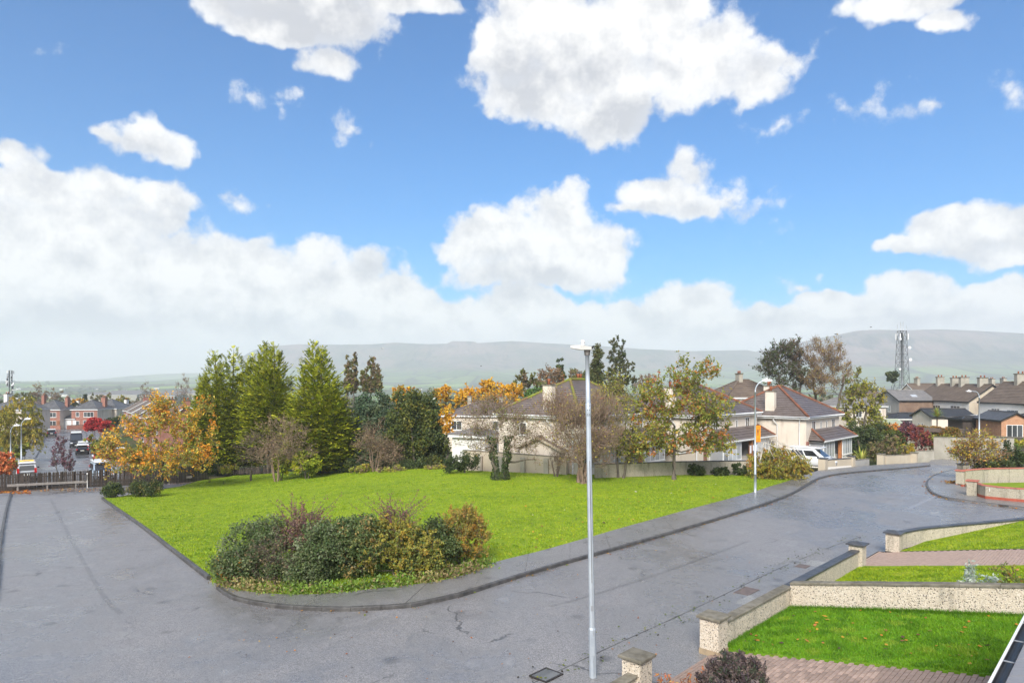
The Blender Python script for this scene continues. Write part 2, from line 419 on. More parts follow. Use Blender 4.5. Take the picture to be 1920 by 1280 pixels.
# fields: hedged patchwork for the distant plain and lower slopes
def fields_mat():
    m, bb, pr, out = material('fields'); co = coords(bb, True)
    flat = bb.v('MULTIPLY', co, (1.0, 0.55, 0.0))
    flat = bb.v('ADD', flat, bb.v('MULTIPLY', bb.noise(co, 0.004, 3.0, .5, out=1), (70, 70, 0)))
    cell = bb.vor(flat, 0.0062, 'F1', 1); edge = bb.vor(flat, 0.0062, 'DISTANCE_TO_EDGE', 0)
    sp = bb.n('ShaderNodeSeparateColor'); bb.t.links.new(cell, sp.inputs[0])
    c = bb.mix(sp.outputs[0], rgba((.09, .19, .03)), rgba((.27, .36, .09)))
    c = bb.mix(bb.mr(sp.outputs[1], .62, .75), c, rgba((.12, .115, .05)))
    c = bb.mix(bb.mr(sp.outputs[2], .72, .80), c, rgba((.05, .06, .03)))
    c = bb.mix(bb.mr(edge, .0, .075, 1, 0), c, rgba((.035, .035, .025)))
    near = bb.mix(bb.mr(bb.noise(co, .05, 4.0, .6), .4, .62), rgba((.055, .085, .025)), rgba((.085, .075, .035)))
    sxyz = bb.n('ShaderNodeSeparateXYZ'); bb.t.links.new(co, sxyz.inputs[0])
    c = bb.mix(bb.mr(sxyz.outputs[1], 230, 420), near, c)
    bb.put(pr.inputs['Base Color'], c); pr.inputs['Roughness'].default_value = .95; pr.inputs['Specular IOR Level'].default_value = .1
    return m
fields_mat()
def hill_mat():
    m, bb, pr, out = material('hillside'); co = coords(bb, True)
    n = bb.noise(bb.v('MULTIPLY', co, (1, 1, 3)), .0022, 7.0, .62); n2 = bb.noise(bb.v('MULTIPLY', co, (2.2, 1, .5)), .006, 6.0, .6)
    c = bb.mix(bb.mr(n, .38, .62), rgba((.060, .062, .045)), rgba((.20, .13, .12)))
    c = bb.mix(bb.mr(n2, .50, .66, 0, .9), c, rgba((.015, .016, .02)))
    sx = bb.n('ShaderNodeSeparateXYZ'); bb.t.links.new(co, sx.inputs[0])
    flat = bb.v('MULTIPLY', co, (1.0, 0.6, 0.0)); cell = bb.vor(flat, 0.005, 'F1', 1); edge = bb.vor(flat, 0.005, 'DISTANCE_TO_EDGE', 0)
    sp = bb.n('ShaderNodeSeparateColor'); bb.t.links.new(cell, sp.inputs[0])
    fc = bb.mix(sp.outputs[0], rgba((.07, .12, .03)), rgba((.19, .25, .07)))
    fc = bb.mix(bb.mr(edge, 0, .09, 1, 0), fc, rgba((.03, .035, .022)))
    c = bb.mix(bb.mr(bb.m('ADD', sx.outputs[2], bb.m('MULTIPLY', n, 60)), 95, 150, 1, 0), c, fc)
    bb.put(pr.inputs['Base Color'], c); pr.inputs['Roughness'].default_value = .95; pr.inputs['Specular IOR Level'].default_value = .1
    bump(bb, pr, bb.m('ADD', n, bb.m('MULTIPLY', n2, .6)), .9, 70)
    return m
hill_mat()

# pebble dash and render
def dash(name, base, dark, light, scale=38.0, dirt=0.5, amount=.30):
    m, bb, pr, out = material(name); co = coords(bb, True)
    v = bb.vor(co, scale, 'F1', 1); sp = bb.n('ShaderNodeSeparateColor'); bb.t.links.new(v, sp.inputs[0])
    c = bb.mix(bb.mr(sp.outputs[0], .55, .75), rgba(base), rgba(light))
    c = bb.mix(bb.mr(sp.outputs[1], 1 - amount, 1 - amount + .10), c, rgba(dark))
    streak = bb.noise(bb.v('MULTIPLY', co, (2.2, 2.2, .35)), 1.6, 5.0, .65)
    c = bb.mix(bb.mr(streak, .50, .74, 0, dirt), c, rgba((.115, .105, .075)))
    bb.put(pr.inputs['Base Color'], c); pr.inputs['Roughness'].default_value = .85
    bump(bb, pr, bb.vor(co, scale, 'F1', 0), .9, .02)
    return m
dash('dash_near', (.58, .49, .38), (.07, .06, .05), (.70, .62, .52), 46.0, .50, .16)
dash('dash_mid', (.52, .45, .35), (.18, .15, .11), (.62, .55, .45), 46.0, .45, .16)
dash('dash_old', (.42, .37, .28), (.22, .19, .14), (.48, .43, .34), 40.0, .65, .16)
def render_wall(name, c1, c2, dirt=.5):
    m, bb, pr, out = material(name); co = coords(bb, True)
    c = bb.mix(bb.mr(bb.noise(co, .8, 4.0, .6), .35, .7), rgba(c1), rgba(c2))
    streak = bb.noise(bb.v('MULTIPLY', co, (1.6, 1.6, .28)), 1.1, 5.0, .62)
    c = bb.mix(bb.mr(streak, .52, .78, 0, dirt), c, rgba((.26, .19, .15)))
    c = bb.mix(bb.mr(bb.noise(co, 30, 2, .5), .5, .75, 0, .18), c, rgba((.3, .26, .2)))
    bb.put(pr.inputs['Base Color'], c); pr.inputs['Roughness'].default_value = .88
    bump(bb, pr, bb.noise(co, 40, 3, .6), .4, .012)
    return m
render_wall('render_cream', (.68, .605, .51), (.63, .545, .455))
render_wall('render_white', (.80, .77, .72), (.75, .71, .66), .18)
render_wall('render_grey', (.36, .345, .32), (.29, .275, .255), .35)
render_wall('render_tan', (.50, .43, .33), (.45, .38, .29), .4)
render_wall('render_dirty', (.40, .37, .31), (.30, .28, .23), .8)
render_wall('boards_brown', (.16, .10, .07), (.24, .16, .11), .6)
def brick_mat(name, c1, c2, mortar, sx=1.0):
    m, bb, pr, out = material(name)
    tc2 = bb.n('ShaderNodeTexCoord'); sp = bb.n('ShaderNodeSeparateXYZ'); bb.t.links.new(tc2.outputs['Object'], sp.inputs[0])
    cm = bb.n('ShaderNodeCombineXYZ'); bb.put(cm.inputs[0], bb.m('ADD', sp.outputs[0], sp.outputs[1])); bb.put(cm.inputs[1], sp.outputs[2])
    br = bb.n('ShaderNodeTexBrick'); bb.t.links.new(cm.outputs[0], br.inputs['Vector'])
    br.inputs['Scale'].default_value = 1.0; br.inputs['Brick Width'].default_value = .22; br.inputs['Row Height'].default_value = .075; br.inputs['Mortar Size'].default_value = .008
    br.inputs['Color1'].default_value = rgba(c1); br.inputs['Color2'].default_value = rgba(c2); br.inputs['Mortar'].default_value = rgba(mortar)
    c = bb.mix(bb.mr(bb.noise(tc2.outputs['Object'], 1.5, 4, .6), .4, .7, 0, .4), br.outputs[0], rgba(tuple(x * .6 for x in c1)))
    bb.put(pr.inputs['Base Color'], c); pr.inputs['Roughness'].default_value = .85
    return m
brick_mat('brick_red', (.27, .075, .045), (.35, .11, .065), (.36, .31, .26))
brick_mat('brick_orange', (.42, .17, .07), (.50, .24, .11), (.45, .38, .30))
simple('coping_old', (.12, .105, .075), (.21, .19, .15), 5.0, .8, bmp=.6, bscale=25, var=.15)
simple('coping_dark', (.038, .040, .044), (.075, .075, .08), 4.0, .42, bmp=.25, var=.15)
simple('coping_red', (.43, .13, .085), (.33, .11, .08), 4.0, .7, bmp=.3, var=.1)
simple('paint_red', (.40, .09, .05), (.30, .07, .04), 4.0, .7)
simple('plinth', (.36, .27, .17), (.27, .21, .14), 4.0, .85, bmp=.4)
simple('plinth_black', (.02, .02, .02), (.035, .035, .035), 4.0, .6)
simple('roof_tile', (.105, .080, .070), (.155, .125, .115), 1.3, .40, bmp=.35, bscale=14, detail=6)
simple('roof_tile_near', (.20, .19, .20), (.27, .26, .27), 5.0, .45, bmp=.3, bscale=20)
simple('roof_tile_brown', (.11, .080, .060), (.16, .12, .09), .9, .6, bmp=.3, bscale=9, detail=6)
simple('roof_slate', (.075, .075, .08), (.12, .12, .125), 1.5, .4, bmp=.2)
simple('roof_grey', (.17, .16, .155), (.23, .215, .205), 1.5, .5, bmp=.2)
simple('roof_black', (.035, .035, .038), (.06, .06, .062), 2.0, .4)
simple('felt_green', (.40, .44, .33), (.33, .37, .28), 1.5, .6)
simple('felt_pale', (.42, .43, .43), (.55, .55, .54), 1.5, .5)
simple('ridge_rust', (.24, .085, .04), (.12, .05, .03), 2.2, .8, bmp=.4, bscale=12)
def moss_ridge():
    m, bb, pr, out = material('ridge_moss'); co = coords(bb)
    n = bb.noise(co, 1.4, 5, .65)
    c = bb.mix(bb.mr(n, .42, .55), rgba((.17, .10, .045)), rgba((.17, .20, .02)))
    bb.put(pr.inputs['Base Color'], c); pr.inputs['Roughness'].default_value = .9; bump(bb, pr, bb.noise(co, 14, 4, .6), .8, .03)
moss_ridge()
simple('upvc_white', (.76, .76, .75), (.68, .68, .66), 2.0, .4)
simple('paint_white', (.72, .71, .68), (.62, .60, .56), 2.0, .55)
simple('paint_black', (.015, .015, .016), (.03, .03, .03), 2.0, .4)
simple('flashing', (.42, .43, .45), (.32, .33, .35), 3.0, .4, metal=.4)
simple('wood_door', (.20, .065, .025), (.27, .10, .04), 5.0, .5)
simple('wood_orange', (.46, .19, .07), (.38, .14, .05), 5.0, .6)
simple('fence_wood', (.035, .026, .020), (.062, .046, .036), 6.0, .8, bmp=.4, var=.45)
simple('fence_wood_grey', (.13, .105, .085), (.085, .065, .055), 6.0, .85, bmp=.4, var=.35)
simple('rail_wood', (.30, .275, .25), (.215, .19, .17), 5.0, .75, bmp=.4, var=.15)
simple('galvanised', (.40, .44, .49), (.52, .56, .60), 1.6, .46, metal=.45, detail=6, bmp=.1)
simple('lamp_casing', (.46, .45, .41), (.38, .37, .34), 3.0, .45)
simple('lamp_lens', (.70, .70, .68), (.6, .6, .6), 3.0, .2)
simple('dark_plastic', (.06, .055, .05), (.09, .08, .07), 3.0, .5)
simple('steel_grey', (.16, .17, .18), (.24, .25, .26), 2.0, .5, metal=.4)
simple('antenna_white', (.72, .72, .72), (.62, .62, .63), 2.0, .5)
simple('sign_orange', (.80, .27, .005), (.74, .25, .006), 8.0, .45)
simple('sign_ink', (.02, .02, .02), (.04, .03, .02), 8.0, .5)
simple('sign_ink_faint', (.42, .16, .01), (.38, .13, .01), 8.0, .5)
simple('tyre', (.018, .018, .018), (.03, .03, .03), 6.0, .8)
simple('rim', (.45, .45, .46), (.35, .35, .36), 4.0, .3, metal=.8)
simple('lamp_red', (.42, .012, .012), (.5, .02, .02), 4.0, .2)
simple('lamp_clear', (.75, .77, .8), (.65, .67, .7), 4.0, .1)
simple('plate', (.75, .74, .66), (.7, .7, .66), 4.0, .5)
simple('taxi_yellow', (.80, .50, .01), (.75, .45, .01), 4.0, .35)
simple('terracotta', (.44, .15, .07), (.36, .11, .05), 4.0, .75)
simple('iron', (.035, .03, .028), (.06, .05, .045), 6.0, .55, metal=.5)
simple('cloth_white', (.75, .75, .78), (.65, .65, .70), 4.0, .9)
simple('bin_green', (.02, .05, .05), (.03, .07, .06), 4.0, .5)
simple('tank_plastic', (.14, .17, .16), (.18, .2, .2), 3.0, .5)
def glass_mat(name, tint, rough=.06):
    m, bb, pr, out = material(name)
    oi = bb.n('ShaderNodeObjectInfo'); co = coords(bb)
    c = bb.mix(oi.outputs['Random'], rgba(tint), rgba(tuple(min(1, x * 2.2 + .02) for x in tint)))
    bb.put(pr.inputs['Base Color'], c); pr.inputs['Roughness'].default_value = rough; pr.inputs['Specular IOR Level'].default_value = .9
    pr.inputs['Coat Weight'].default_value = .5; pr.inputs['Coat Roughness'].default_value = .03
    return m
glass_mat('glass', (.035, .038, .042)); glass_mat('glass_net', (.25, .26, .27), .12); glass_mat('car_glass', (.012, .013, .015))
def paint(name, c, flake=0.0):
    m, bb, pr, out = material(name)
    co = coords(bb); cc = bb.mix(bb.mr(bb.noise(co, 2.5, 4, .6), .45, .75, 0, .25), rgba(c), rgba(tuple(.85 * x + .01 for x in c)))
    bb.put(pr.inputs['Base Color'], cc); pr.inputs['Roughness'].default_value = .35; pr.inputs['Coat Weight'].default_value = .8; pr.inputs['Coat Roughness'].default_value = .05
    pr.inputs['Metallic'].default_value = flake
    return m
paint('car_black', (.012, .013, .016)); paint('car_white', (.72, .73, .74)); paint('car_silver', (.55, .57, .60), .35); paint('car_navy', (.02, .024, .045)); paint('car_red', (.35, .02, .02)); paint('car_blue', (.42, .52, .62), .2)

def leaf_mat(name, trans=.28, rough=.55, spec=.3):
    m, bb, pr, out = material(name)
    at = bb.n('ShaderNodeAttribute'); at.attribute_name = 'tint'
    bb.put(pr.inputs['Base Color'], at.outputs['Color']); pr.inputs['Roughness'].default_value = rough; pr.inputs['Specular IOR Level'].default_value = spec
    tr = bb.n('ShaderNodeBsdfTranslucent'); bb.put(tr.inputs[0], at.outputs['Color'])
    mx = bb.n('ShaderNodeMixShader'); mx.inputs[0].default_value = trans
    bb.t.links.new(pr.outputs[0], mx.inputs[1]); bb.t.links.new(tr.outputs[0], mx.inputs[2]); bb.t.links.new(mx.outputs[0], out.inputs[0])
    return m
leaf_mat('leaf'); leaf_mat('needle', .15, .6, .2)
simple('bark', (.085, .070, .052), (.13, .11, .085), 9.0, .9, bmp=.6, bscale=22)
simple('bark_pale', (.17, .14, .11), (.11, .085, .065), 9.0, .9, bmp=.4, bscale=22)
simple('twig', (.25, .175, .125), (.18, .12, .085), 5.0, .9)
simple('twig_dark', (.10, .075, .062), (.13, .095, .075), 5.0, .9)
simple('birch_bark', (.62, .58, .50), (.30, .26, .22), 7.0, .8)
simple('brick_paver', (.36, .255, .205), (.28, .20, .16), 7.0, .75, bmp=.3, bscale=40, var=.28)
simple('feather_white', (.75, .75, .75), (.5, .5, .52), 7.0, .7)
simple('feather_black', (.02, .02, .022), (.03, .03, .03), 7.0, .6)

# ------------------------------------------------------------------ draped surfaces
def densify(poly, step, closed=True):
    out = []
    n = len(poly)
    for i in range(n if closed else n - 1):
        a = Vector(poly[i][:2]); c = Vector(poly[(i + 1) % n][:2]); k = max(1, int((c - a).length / step))
        for j in range(k): out.append(a.lerp(c, j / k))
    if not closed: out.append(Vector(poly[-1][:2]))
    return out
def in_poly(P, poly):
    x, y = P[:, 0], P[:, 1]; ins = np.zeros(len(P), bool); n = len(poly); j = n - 1
    for i in range(n):
        xi, yi = poly[i][0], poly[i][1]; xj, yj = poly[j][0], poly[j][1]
        c = ((yi > y) != (yj > y)) & (x < (xj - xi) * (y - yi) / ((yj - yi) if yj != yi else 1e-12) + xi)
        ins ^= c; j = i
    return ins
def catmull(pts, step=.6, closed=False):
    P = [Vector(p[:2]) for p in pts]; out = []
    n = len(P)
    for i in range(n - 1):
        p0 = P[max(i - 1, 0)]; p1 = P[i]; p2 = P[i + 1]; p3 = P[min(i + 2, n - 1)]
        k = max(1, int((p2 - p1).length / step))
        for j in range(k):
            t = j / k
            out.append(.5 * ((2 * p1) + (p2 - p0) * t + (2 * p0 - 5 * p1 + 4 * p2 - p3) * t * t + (3 * p1 - p0 - 3 * p2 + p3) * t ** 3))
    out.append(P[-1]); return out
def draped(name, poly, zf, step, mat, parent=None, skirt=0.0):
    B = densify(poly, step); n = len(B)
    xs = [p.x for p in B]; ys = [p.y for p in B]
    gx = np.arange(min(xs), max(xs), step); gy = np.arange(min(ys), max(ys), step)
    PX, PY = np.meshgrid(gx, gy); P = np.stack([PX.ravel(), PY.ravel()], 1)
    P = P + np.random.uniform(-.2, .2, P.shape) * step
    P = P[in_poly(P, B)]
    Bn = np.array([[p.x, p.y] for p in B])
    keep = np.array([np.min(np.hypot(*(Bn - q).T)) > step * .35 for q in P]) if len(P) else np.zeros(0, bool)
    P = P[keep] if len(P) else P
    pts = [Vector((p.x, p.y)) for p in B] + [Vector((q[0], q[1])) for q in P]
    edges = [(i, (i + 1) % n) for i in range(n)]
    vo, eo, fo, *_ = delaunay_2d_cdt(pts, edges, [], 1, 1e-5)
    mb = MB(); mb.add([(v.x, v.y, zf(v.x, v.y)) for v in vo], [tuple(f) for f in fo], True)
    if skirt > 0:
        bv = [(p.x, p.y, zf(p.x, p.y)) for p in B]
        mb.add(bv + [(p[0], p[1], p[2] - skirt) for p in bv], [(i, n + i, n + (i + 1) % n, (i + 1) % n) for i in range(n)])
    return mb.build(name, MATS[mat], parent)
def offset_line(L, d):
    out = []
    for i, p in enumerate(L):
        t = (L[min(i + 1, len(L) - 1)] - L[max(i - 1, 0)]); t = t.normalized() if t.length > 0 else Vector((1, 0))
        out.append(p + Vector((-t.y, t.x)) * d)
    return out
def kerb_run(name, line, width, top, zf, mat, parent=None, side=1, piece_len=.915):
    """kerb stones along a line, each its own object; side: which way the width goes"""
    out = []
    # resample at stone length
    L = [Vector(p[:2]) for p in line]; seg = [0.0]
    for i in range(1, len(L)): seg.append(seg[-1] + (L[i] - L[i - 1]).length)
    tot = seg[-1]; n = max(1, int(round(tot / piece_len)))
    def at(s):
        for i in range(1, len(L)):
            if s <= seg[i] + 1e-9: return L[i - 1].lerp(L[i], (s - seg[i - 1]) / max(1e-9, seg[i] - seg[i - 1]))
        return L[-1]
    for k in range(n):
        a = at(tot * k / n); c = at(tot * (k + 1) / n); d = (c - a); ln = d.length; d.normalize(); nn = Vector((-d.y, d.x)) * side
        a2 = a + d * .006; c2 = c - d * .006; ch = .02; j = random.uniform(-.004, .004)
        mb = MB(); vs = []
        for p in (a2, c2):
            z = zf(p.x, p.y)
            for off, h in ((0, -.12), (0, top - ch), (ch, top), (width, top), (width, -.12)):
                q = p + nn * off; vs.append((q.x, q.y, z + h + j))
        mb.add(vs, [(0, 1, 6, 5), (1, 2, 7, 6), (2, 3, 8, 7), (3, 4, 9, 8), (0, 4, 3, 2, 1), (5, 6, 7, 8, 9)])
        out.append(mb.build(name, MATS[mat], parent))
    return out

# ================================================================== SETTING
# one ground sheet to the horizon
def ground_sheet():
    rs = np.concatenate([np.linspace(1.0, 120, 90), np.geomspace(123, 7600, 110)])
    an = np.radians(np.linspace(-86, 86, 173))
    Rr, A = np.meshgrid(rs, an, indexing='ij')
    X = Rr * np.sin(A); Y = Rr * np.cos(A)
    Z = zt_np(X, Y) - .30
    far = np.clip((Rr - 250) / 900, 0, 1)
    Z += far * (np.sin(X * .006 + 1.3) * 2.2 + np.sin(Y * .004 + X * .0017) * 2.6)
    Z -= .15 * np.clip((Rr - 90) / 60, 0, 1)
    v = np.stack([X, Y, Z], -1).reshape(-1, 3); na = len(an)
    i, j = np.meshgrid(np.arange(len(rs) - 1), np.arange(na - 1), indexing='ij')
    a = (i * na + j).ravel(); f = np.stack([a, a + 1, a + na + 1, a + na], 1)
    me = bpy.data.meshes.new('ground'); me.from_pydata(v.tolist(), [], f.tolist()); me.materials.append(MATS['fields'])
    me.polygons.foreach_set('use_smooth', [True] * len(f)); me.update()
    return tag(link(bpy.data.objects.new('ground', me)), kind='structure')
ground_sheet()

def hill(name, Y0, ridge, fall=1700, cliff=.45, rough=1.0):
    px = np.array([p[0] for p in ridge], float); py = np.array([p[1] for p in ridge], float)
    X = np.linspace((px[0] - CX) / FPX * Y0, (px[-1] - CX) / FPX * Y0, 260)
    top = HC + (HY - np.interp(X / Y0 * FPX + CX, px, py)) / FPX * Y0
    t = np.concatenate([np.linspace(0, 1, 46), np.linspace(1.06, 1.9, 8)])
    rng = np.random.RandomState(int(Y0))
    ph = rng.uniform(0, 6.28, 24)
    V = []
    for tt in t:
        if tt <= 1: prof = (1 - cliff) * tt ** 1.9 + cliff * (1 / (1 + math.exp(-(tt - .86) * 26))) * (1 / (1 / (1 + math.exp(-.14 * 26))))
        else: prof = 1 - .16 * (tt - 1)
        y = Y0 - fall * (1 - tt)
        gully = sum(np.sin(X * (.004 * 1.45 ** k) + ph[k] + tt * (2 + k)) * (.5 ** (k * .55)) for k in range(8))
        g = gully * 9 * rough * math.sin(math.pi * min(1, tt)) ** .8
        base = zt_np(X, np.full_like(X, y)) - 8
        z = base + np.maximum(top - base, 0) * prof + g * np.clip((top - base) / 120, 0, 1)
        V.append(np.stack([X, np.full_like(X, y), z], -1))
    V = np.array(V); n = len(X)
    i, j = np.meshgrid(np.arange(len(t) - 1), np.arange(n - 1), indexing='ij'); a = (i * n + j).ravel()
    f = np.stack([a, a + 1, a + n + 1, a + n], 1)
    me = bpy.data.meshes.new(name); me.from_pydata(V.reshape(-1, 3).tolist(), [], f.tolist()); me.materials.append(MATS['hillside'])
    me.polygons.foreach_set('use_smooth', [True] * len(f)); me.update()
    return tag(link(bpy.data.objects.new(name, me)), kind='structure')
hill('hills', 5300, [(380, 722), (440, 700), (462, 668), (480, 655), (500, 649), (560, 645), (640, 646), (700, 645), (740, 642), (800, 645), (838, 644), (848, 639), (888, 640), (896, 643), (960, 639), (1020, 643), (1060, 645), (1150, 650), (1200, 654), (1300, 658), (1400, 656), (1440, 664), (1540, 690), (1640, 722)], 2000, .42)
hill('hills', 4300, [(1300, 724), (1400, 702), (1470, 680), (1530, 650), (1572, 634), (1590, 628), (1606, 620), (1640, 618), (1700, 619), (1760, 617), (1810, 619), (1850, 621), (1920, 625), (2050, 634), (2200, 650), (2600, 724)], 1900, .30)
hill('hills', 6400, [(-200, 722), (60, 716), (180, 711), (240, 705), (300, 701), (360, 699), (440, 698), (520, 705), (620, 720)], 1200, .1, .4)

# air: pale autumn haze in one closed box round everything
hb = MB(); hb.box((0, 4040, 200), (16400, 8240, 2 * 232.0))
hm = bpy.data.materials.new('haze_air'); hm.use_nodes = True; hm.node_tree.nodes.clear(); hbn = NB(hm.node_tree)
ho = hbn.n('ShaderNodeOutputMaterial'); pv = hbn.n('ShaderNodeVolumePrincipled')
pv.inputs['Color'].default_value = (.88, .93, 1.0, 1); pv.inputs['Density'].default_value = 2.5e-4; pv.inputs['Anisotropy'].default_value = 0.0
hm.node_tree.links.new(pv.outputs[0], ho.inputs['Volume'])
hz_o = hb.build('haze', hm); tag(hz_o, 'pale blue-grey haze hanging over the valley and hills', 'haze', kind='stuff')

def gp(*pts): return [G(x, y) for x, y in pts]
U = Vector((.682, .731)); V_ = Vector((-.731, .682)); PD = Vector((.731, -.682))     # along the street, away from it to the far side, towards our houses
# kerb line of the green (photo pixels -> ground)
KERB_L = catmull(gp((190, 935), (198, 942), (260, 986), (330, 1041), (388, 1087)), .8)
KERB_C = catmull(gp((405, 1104), (430, 1123), (480, 1136), (560, 1144), (680, 1146), (780, 1138), (860, 1120), (960, 1088), (1060, 1058), (1160, 1030), (1260, 1001), (1350, 974), (1440, 945), (1488, 926), (1514, 911), (1532, 900), (1560, 892), (1600, 887), (1680, 880), (1745, 874)), .8)
LAWN_IN = catmull(gp((400, 1098), (425, 1107), (500, 1119), (600, 1120), (700, 1110), (800, 1099), (880, 1081), (925, 1060), (1000, 1041), (1100, 1013), (1200, 984), (1300, 956), (1400, 929), (1440, 916), (1478, 904), (1508, 893)), .8)
PAVE_FAR = gp((1536, 884), (1600, 877), (1650, 873), (1740, 868))
road_poly = [Vector(p) for p in [(-46, 8), (-5, 8), (2.2, 14.4), (5.3, 17.0), (8.4, 20.5), (13.4, 25.4), (15.8, 27.5), (23.9, 31.2), (70, 52), (70, 66)]]
road_poly += [p.to_2d() for p in gp((1860, 862), (1790, 858), (1745, 862))] + [Vector(p[:2]) for p in reversed(PAVE_FAR)] + [Vector(p[:2]) for p in reversed(LAWN_IN[4:])]
road_poly += [p.to_2d() for p in gp((400, 1080), (215, 940), (300, 916), (352, 910), (366, 899))]
road_poly += [Vector((-31.5, 64.6)), Vector((-46, 54.5)), Vector((-60, 44))]
tag(draped('road', [p.to_2d() if len(p) == 3 else p for p in road_poly], lambda x, y: zt(x, y), 1.6, 'asphalt'), kind='structure')
# line of old trench repairs (darker strips laid into the road), 4 mm proud
def strip(name, pts, w, zoff, mat, parent=None, world=True, step=.8):
    L = catmull(pts, step); a = offset_line(L, w / 2); c = offset_line(L, -w / 2); mb = MB(); n = len(L)
    wv = [random.uniform(.8, 1.2) for _ in L]
    vs = [(p.x, p.y, zt(p.x, p.y) + zoff) for p in a] + [(p.x, p.y, zt(p.x, p.y) + zoff) for p in c]
    mb.add(vs, [(i, i + 1, n + i + 1, n + i) for i in range(n - 1)]); return mb.build(name, MATS[mat], parent)
asphalt('trench', 0.155, 0.9, (1.05, 1.0, 1.0))
asphalt('trench_pale', 0.26, 0.35)
tag(strip('trench_repair', gp((95, 935), (120, 985), (150, 1040), (190, 1110), (226, 1150)), .15, .004, 'trench'), kind='structure')
tag(strip('trench_repair', gp((1030, 1136), (1110, 1115), (1250, 1070), (1400, 1015)), .13, .004, 'trench'), kind='structure')
tag(strip('trench_repair', gp((1700, 955), (1755, 930), (1778, 918)), .25, .004, 'trench_pale'), kind='structure')

# ---- the green and its kerbs
lawn_poly = [Vector(p[:2]) for p in offset_line(KERB_L, .14)] + [Vector(p[:2]) for p in LAWN_IN] + [p.to_2d() for p in gp((1470, 897), (1400, 893), (1250, 891), (1120, 891), (1000, 889), (880, 884), (760, 880), (640, 881), (540, 886), (440, 893), (398, 899), (372, 903), (340, 913), (290, 922), (215, 934))]
LZ = lambda x, y: zt(x, y) + .10 + .025 * math.sin(x * .35 + 1) * math.sin(y * .27)
green = tag(draped('lawn', lawn_poly, LZ, 1.0, 'lawn', skirt=.25), kind='structure')
kerbs = tag(draped('pavement', [Vector(p[:2]) for p in LAWN_IN] + [Vector(p[:2]) for p in PAVE_FAR] + [Vector(p[:2]) for p in reversed(offset_line(KERB_C, .10))], lambda x, y: zt(x, y) + .085, .9, 'soil'), kind='structure')
kerb_run('kerb_stone', KERB_C, .13, .125, zt, 'kerb', kerbs, 1)
kerb_run('kerb_stone', KERB_L, .13, .145, zt, 'kerb', green, 1)
# footpath bays along the green: concrete slabs with open joints
def bays(inner, outer, n, parent, mat, top=.125, gap=.014):
    def res(L):
        L = [Vector(p[:2]) for p in L]; s = [0.0]
        for i in range(1, len(L)): s.append(s[-1] + (L[i] - L[i - 1]).length)
        def at(t):
            d = t * s[-1]
            for i in range(1, len(L)):
                if d <= s[i] + 1e-9: return L[i - 1].lerp(L[i], (d - s[i - 1]) / max(1e-9, s[i] - s[i - 1]))
            return L[-1]
        return at, s[-1]
    fi, li = res(inner); fo, lo = res(outer)
    for k in range(n):
        m = 4; g = gap / max(li, 1) / 2; vs = []
        for j in range(m + 1):
            t = lerp(k / n + g, (k + 1) / n - g, j / m)
            for p in (fi(t), fo(t)): vs.append((p.x, p.y, zt(p.x, p.y) + top + ((k * 7) % 5 - 2) * .002))
        top_n = len(vs); vs += [(v[0], v[1], v[2] - .12) for v in vs]
        fs = [(2 * j, 2 * j + 1, 2 * j + 3, 2 * j + 2) for j in range(m)] + [(0, top_n, top_n + 1, 1), (2 * m, 2 * m + 1, top_n + 2 * m + 1, top_n + 2 * m)]
        fs += [(2 * j, 2 * j + 2, top_n + 2 * j + 2, top_n + 2 * j) for j in range(m)] + [(2 * j + 1, top_n + 2 * j + 1, top_n + 2 * j + 3, 2 * j + 3) for j in range(m)]
        MB().add(vs, fs).build('paving_slab', MATS[mat], parent)
inner_all = list(LAWN_IN) + [Vector(p[:2]) for p in PAVE_FAR]
bays(inner_all, offset_line(KERB_C, .135), 27, kerbs, 'paving')

# ---- left pavement of the side road
lp = gp((22, 926), (17, 945), (13, 962), (9, 985), (5, 1010), (1, 1060), (-8, 1130))
lpl = catmull(lp, .8)
left_out = offset_line(lpl, 2.2)
lpave = tag(draped('pavement', [Vector(p[:2]) for p in lpl] + [Vector(p[:2]) for p in reversed(offset_line(lpl, -2.4))], lambda x, y: zt(x, y) + .10, 1.0, 'paving', skirt=.2), kind='structure')
kerb_run('kerb_stone', offset_line(lpl, .0), .13, .115, zt, 'kerb', lpave, -1)

# ---- near-side footpath in front of our gardens (dropped, flush kerb)
near_k = gp((760, 1400), (1000, 1279), (1150, 1209), (1300, 1141), (1467, 1062), (1560, 1024), (1612, 1006))
near_kl = catmull(near_k, .8)
WL0 = Vector((4.97, 17.2))                       # foot of the gate pillar on the wall line
def wl(s, off=0.0): return WL0 + U * s + PD * off
npoly = [Vector(p[:2]) for p in near_kl] + [wl(13.2, -.2), wl(11.6, -.1), wl(0, .3), wl(-3.4, .3), wl(-12, .3)]
npave = tag(draped('pavement', npoly, lambda x, y: zt(x, y) + .018, .8, 'paving', skirt=.1), kind='structure')
kerb_run('kerb_stone', near_kl, .05, .022, zt, 'kerb', npave, -1)
def plate(name, c, sx, sy, rz, mat, parent, dz=.022):
    mb = MB(); mb.box((c.x, c.y, zt(c.x, c.y) + dz), (sx, sy, .012), rz); return mb.build(name, MATS[mat], parent)
AZU = math.atan2(U.y, U.x)
c = G(1407, 1127); plate('concrete_patch', c, 1.0, .55, AZU, 'patch_concrete', npave)
c = G(1400, 1110); 
simple('cover_rust', (.20, .15, .13), (.14, .11, .10), 5.0, .6, metal=.3, bmp=.3)
c = G(1400, 1109); plate('access_cover', c, .85, .5, AZU, 'cover_rust', npave, .03)
c = G(1505, 1062); plate('access_cover', c, .5, .4, AZU, 'cover_rust', npave, .03)
c = G(1530, 1057); plate('concrete_patch', c, .9, .6, AZU, 'patch_concrete', npave)
# fallen orange leaves, small stones: scattered later

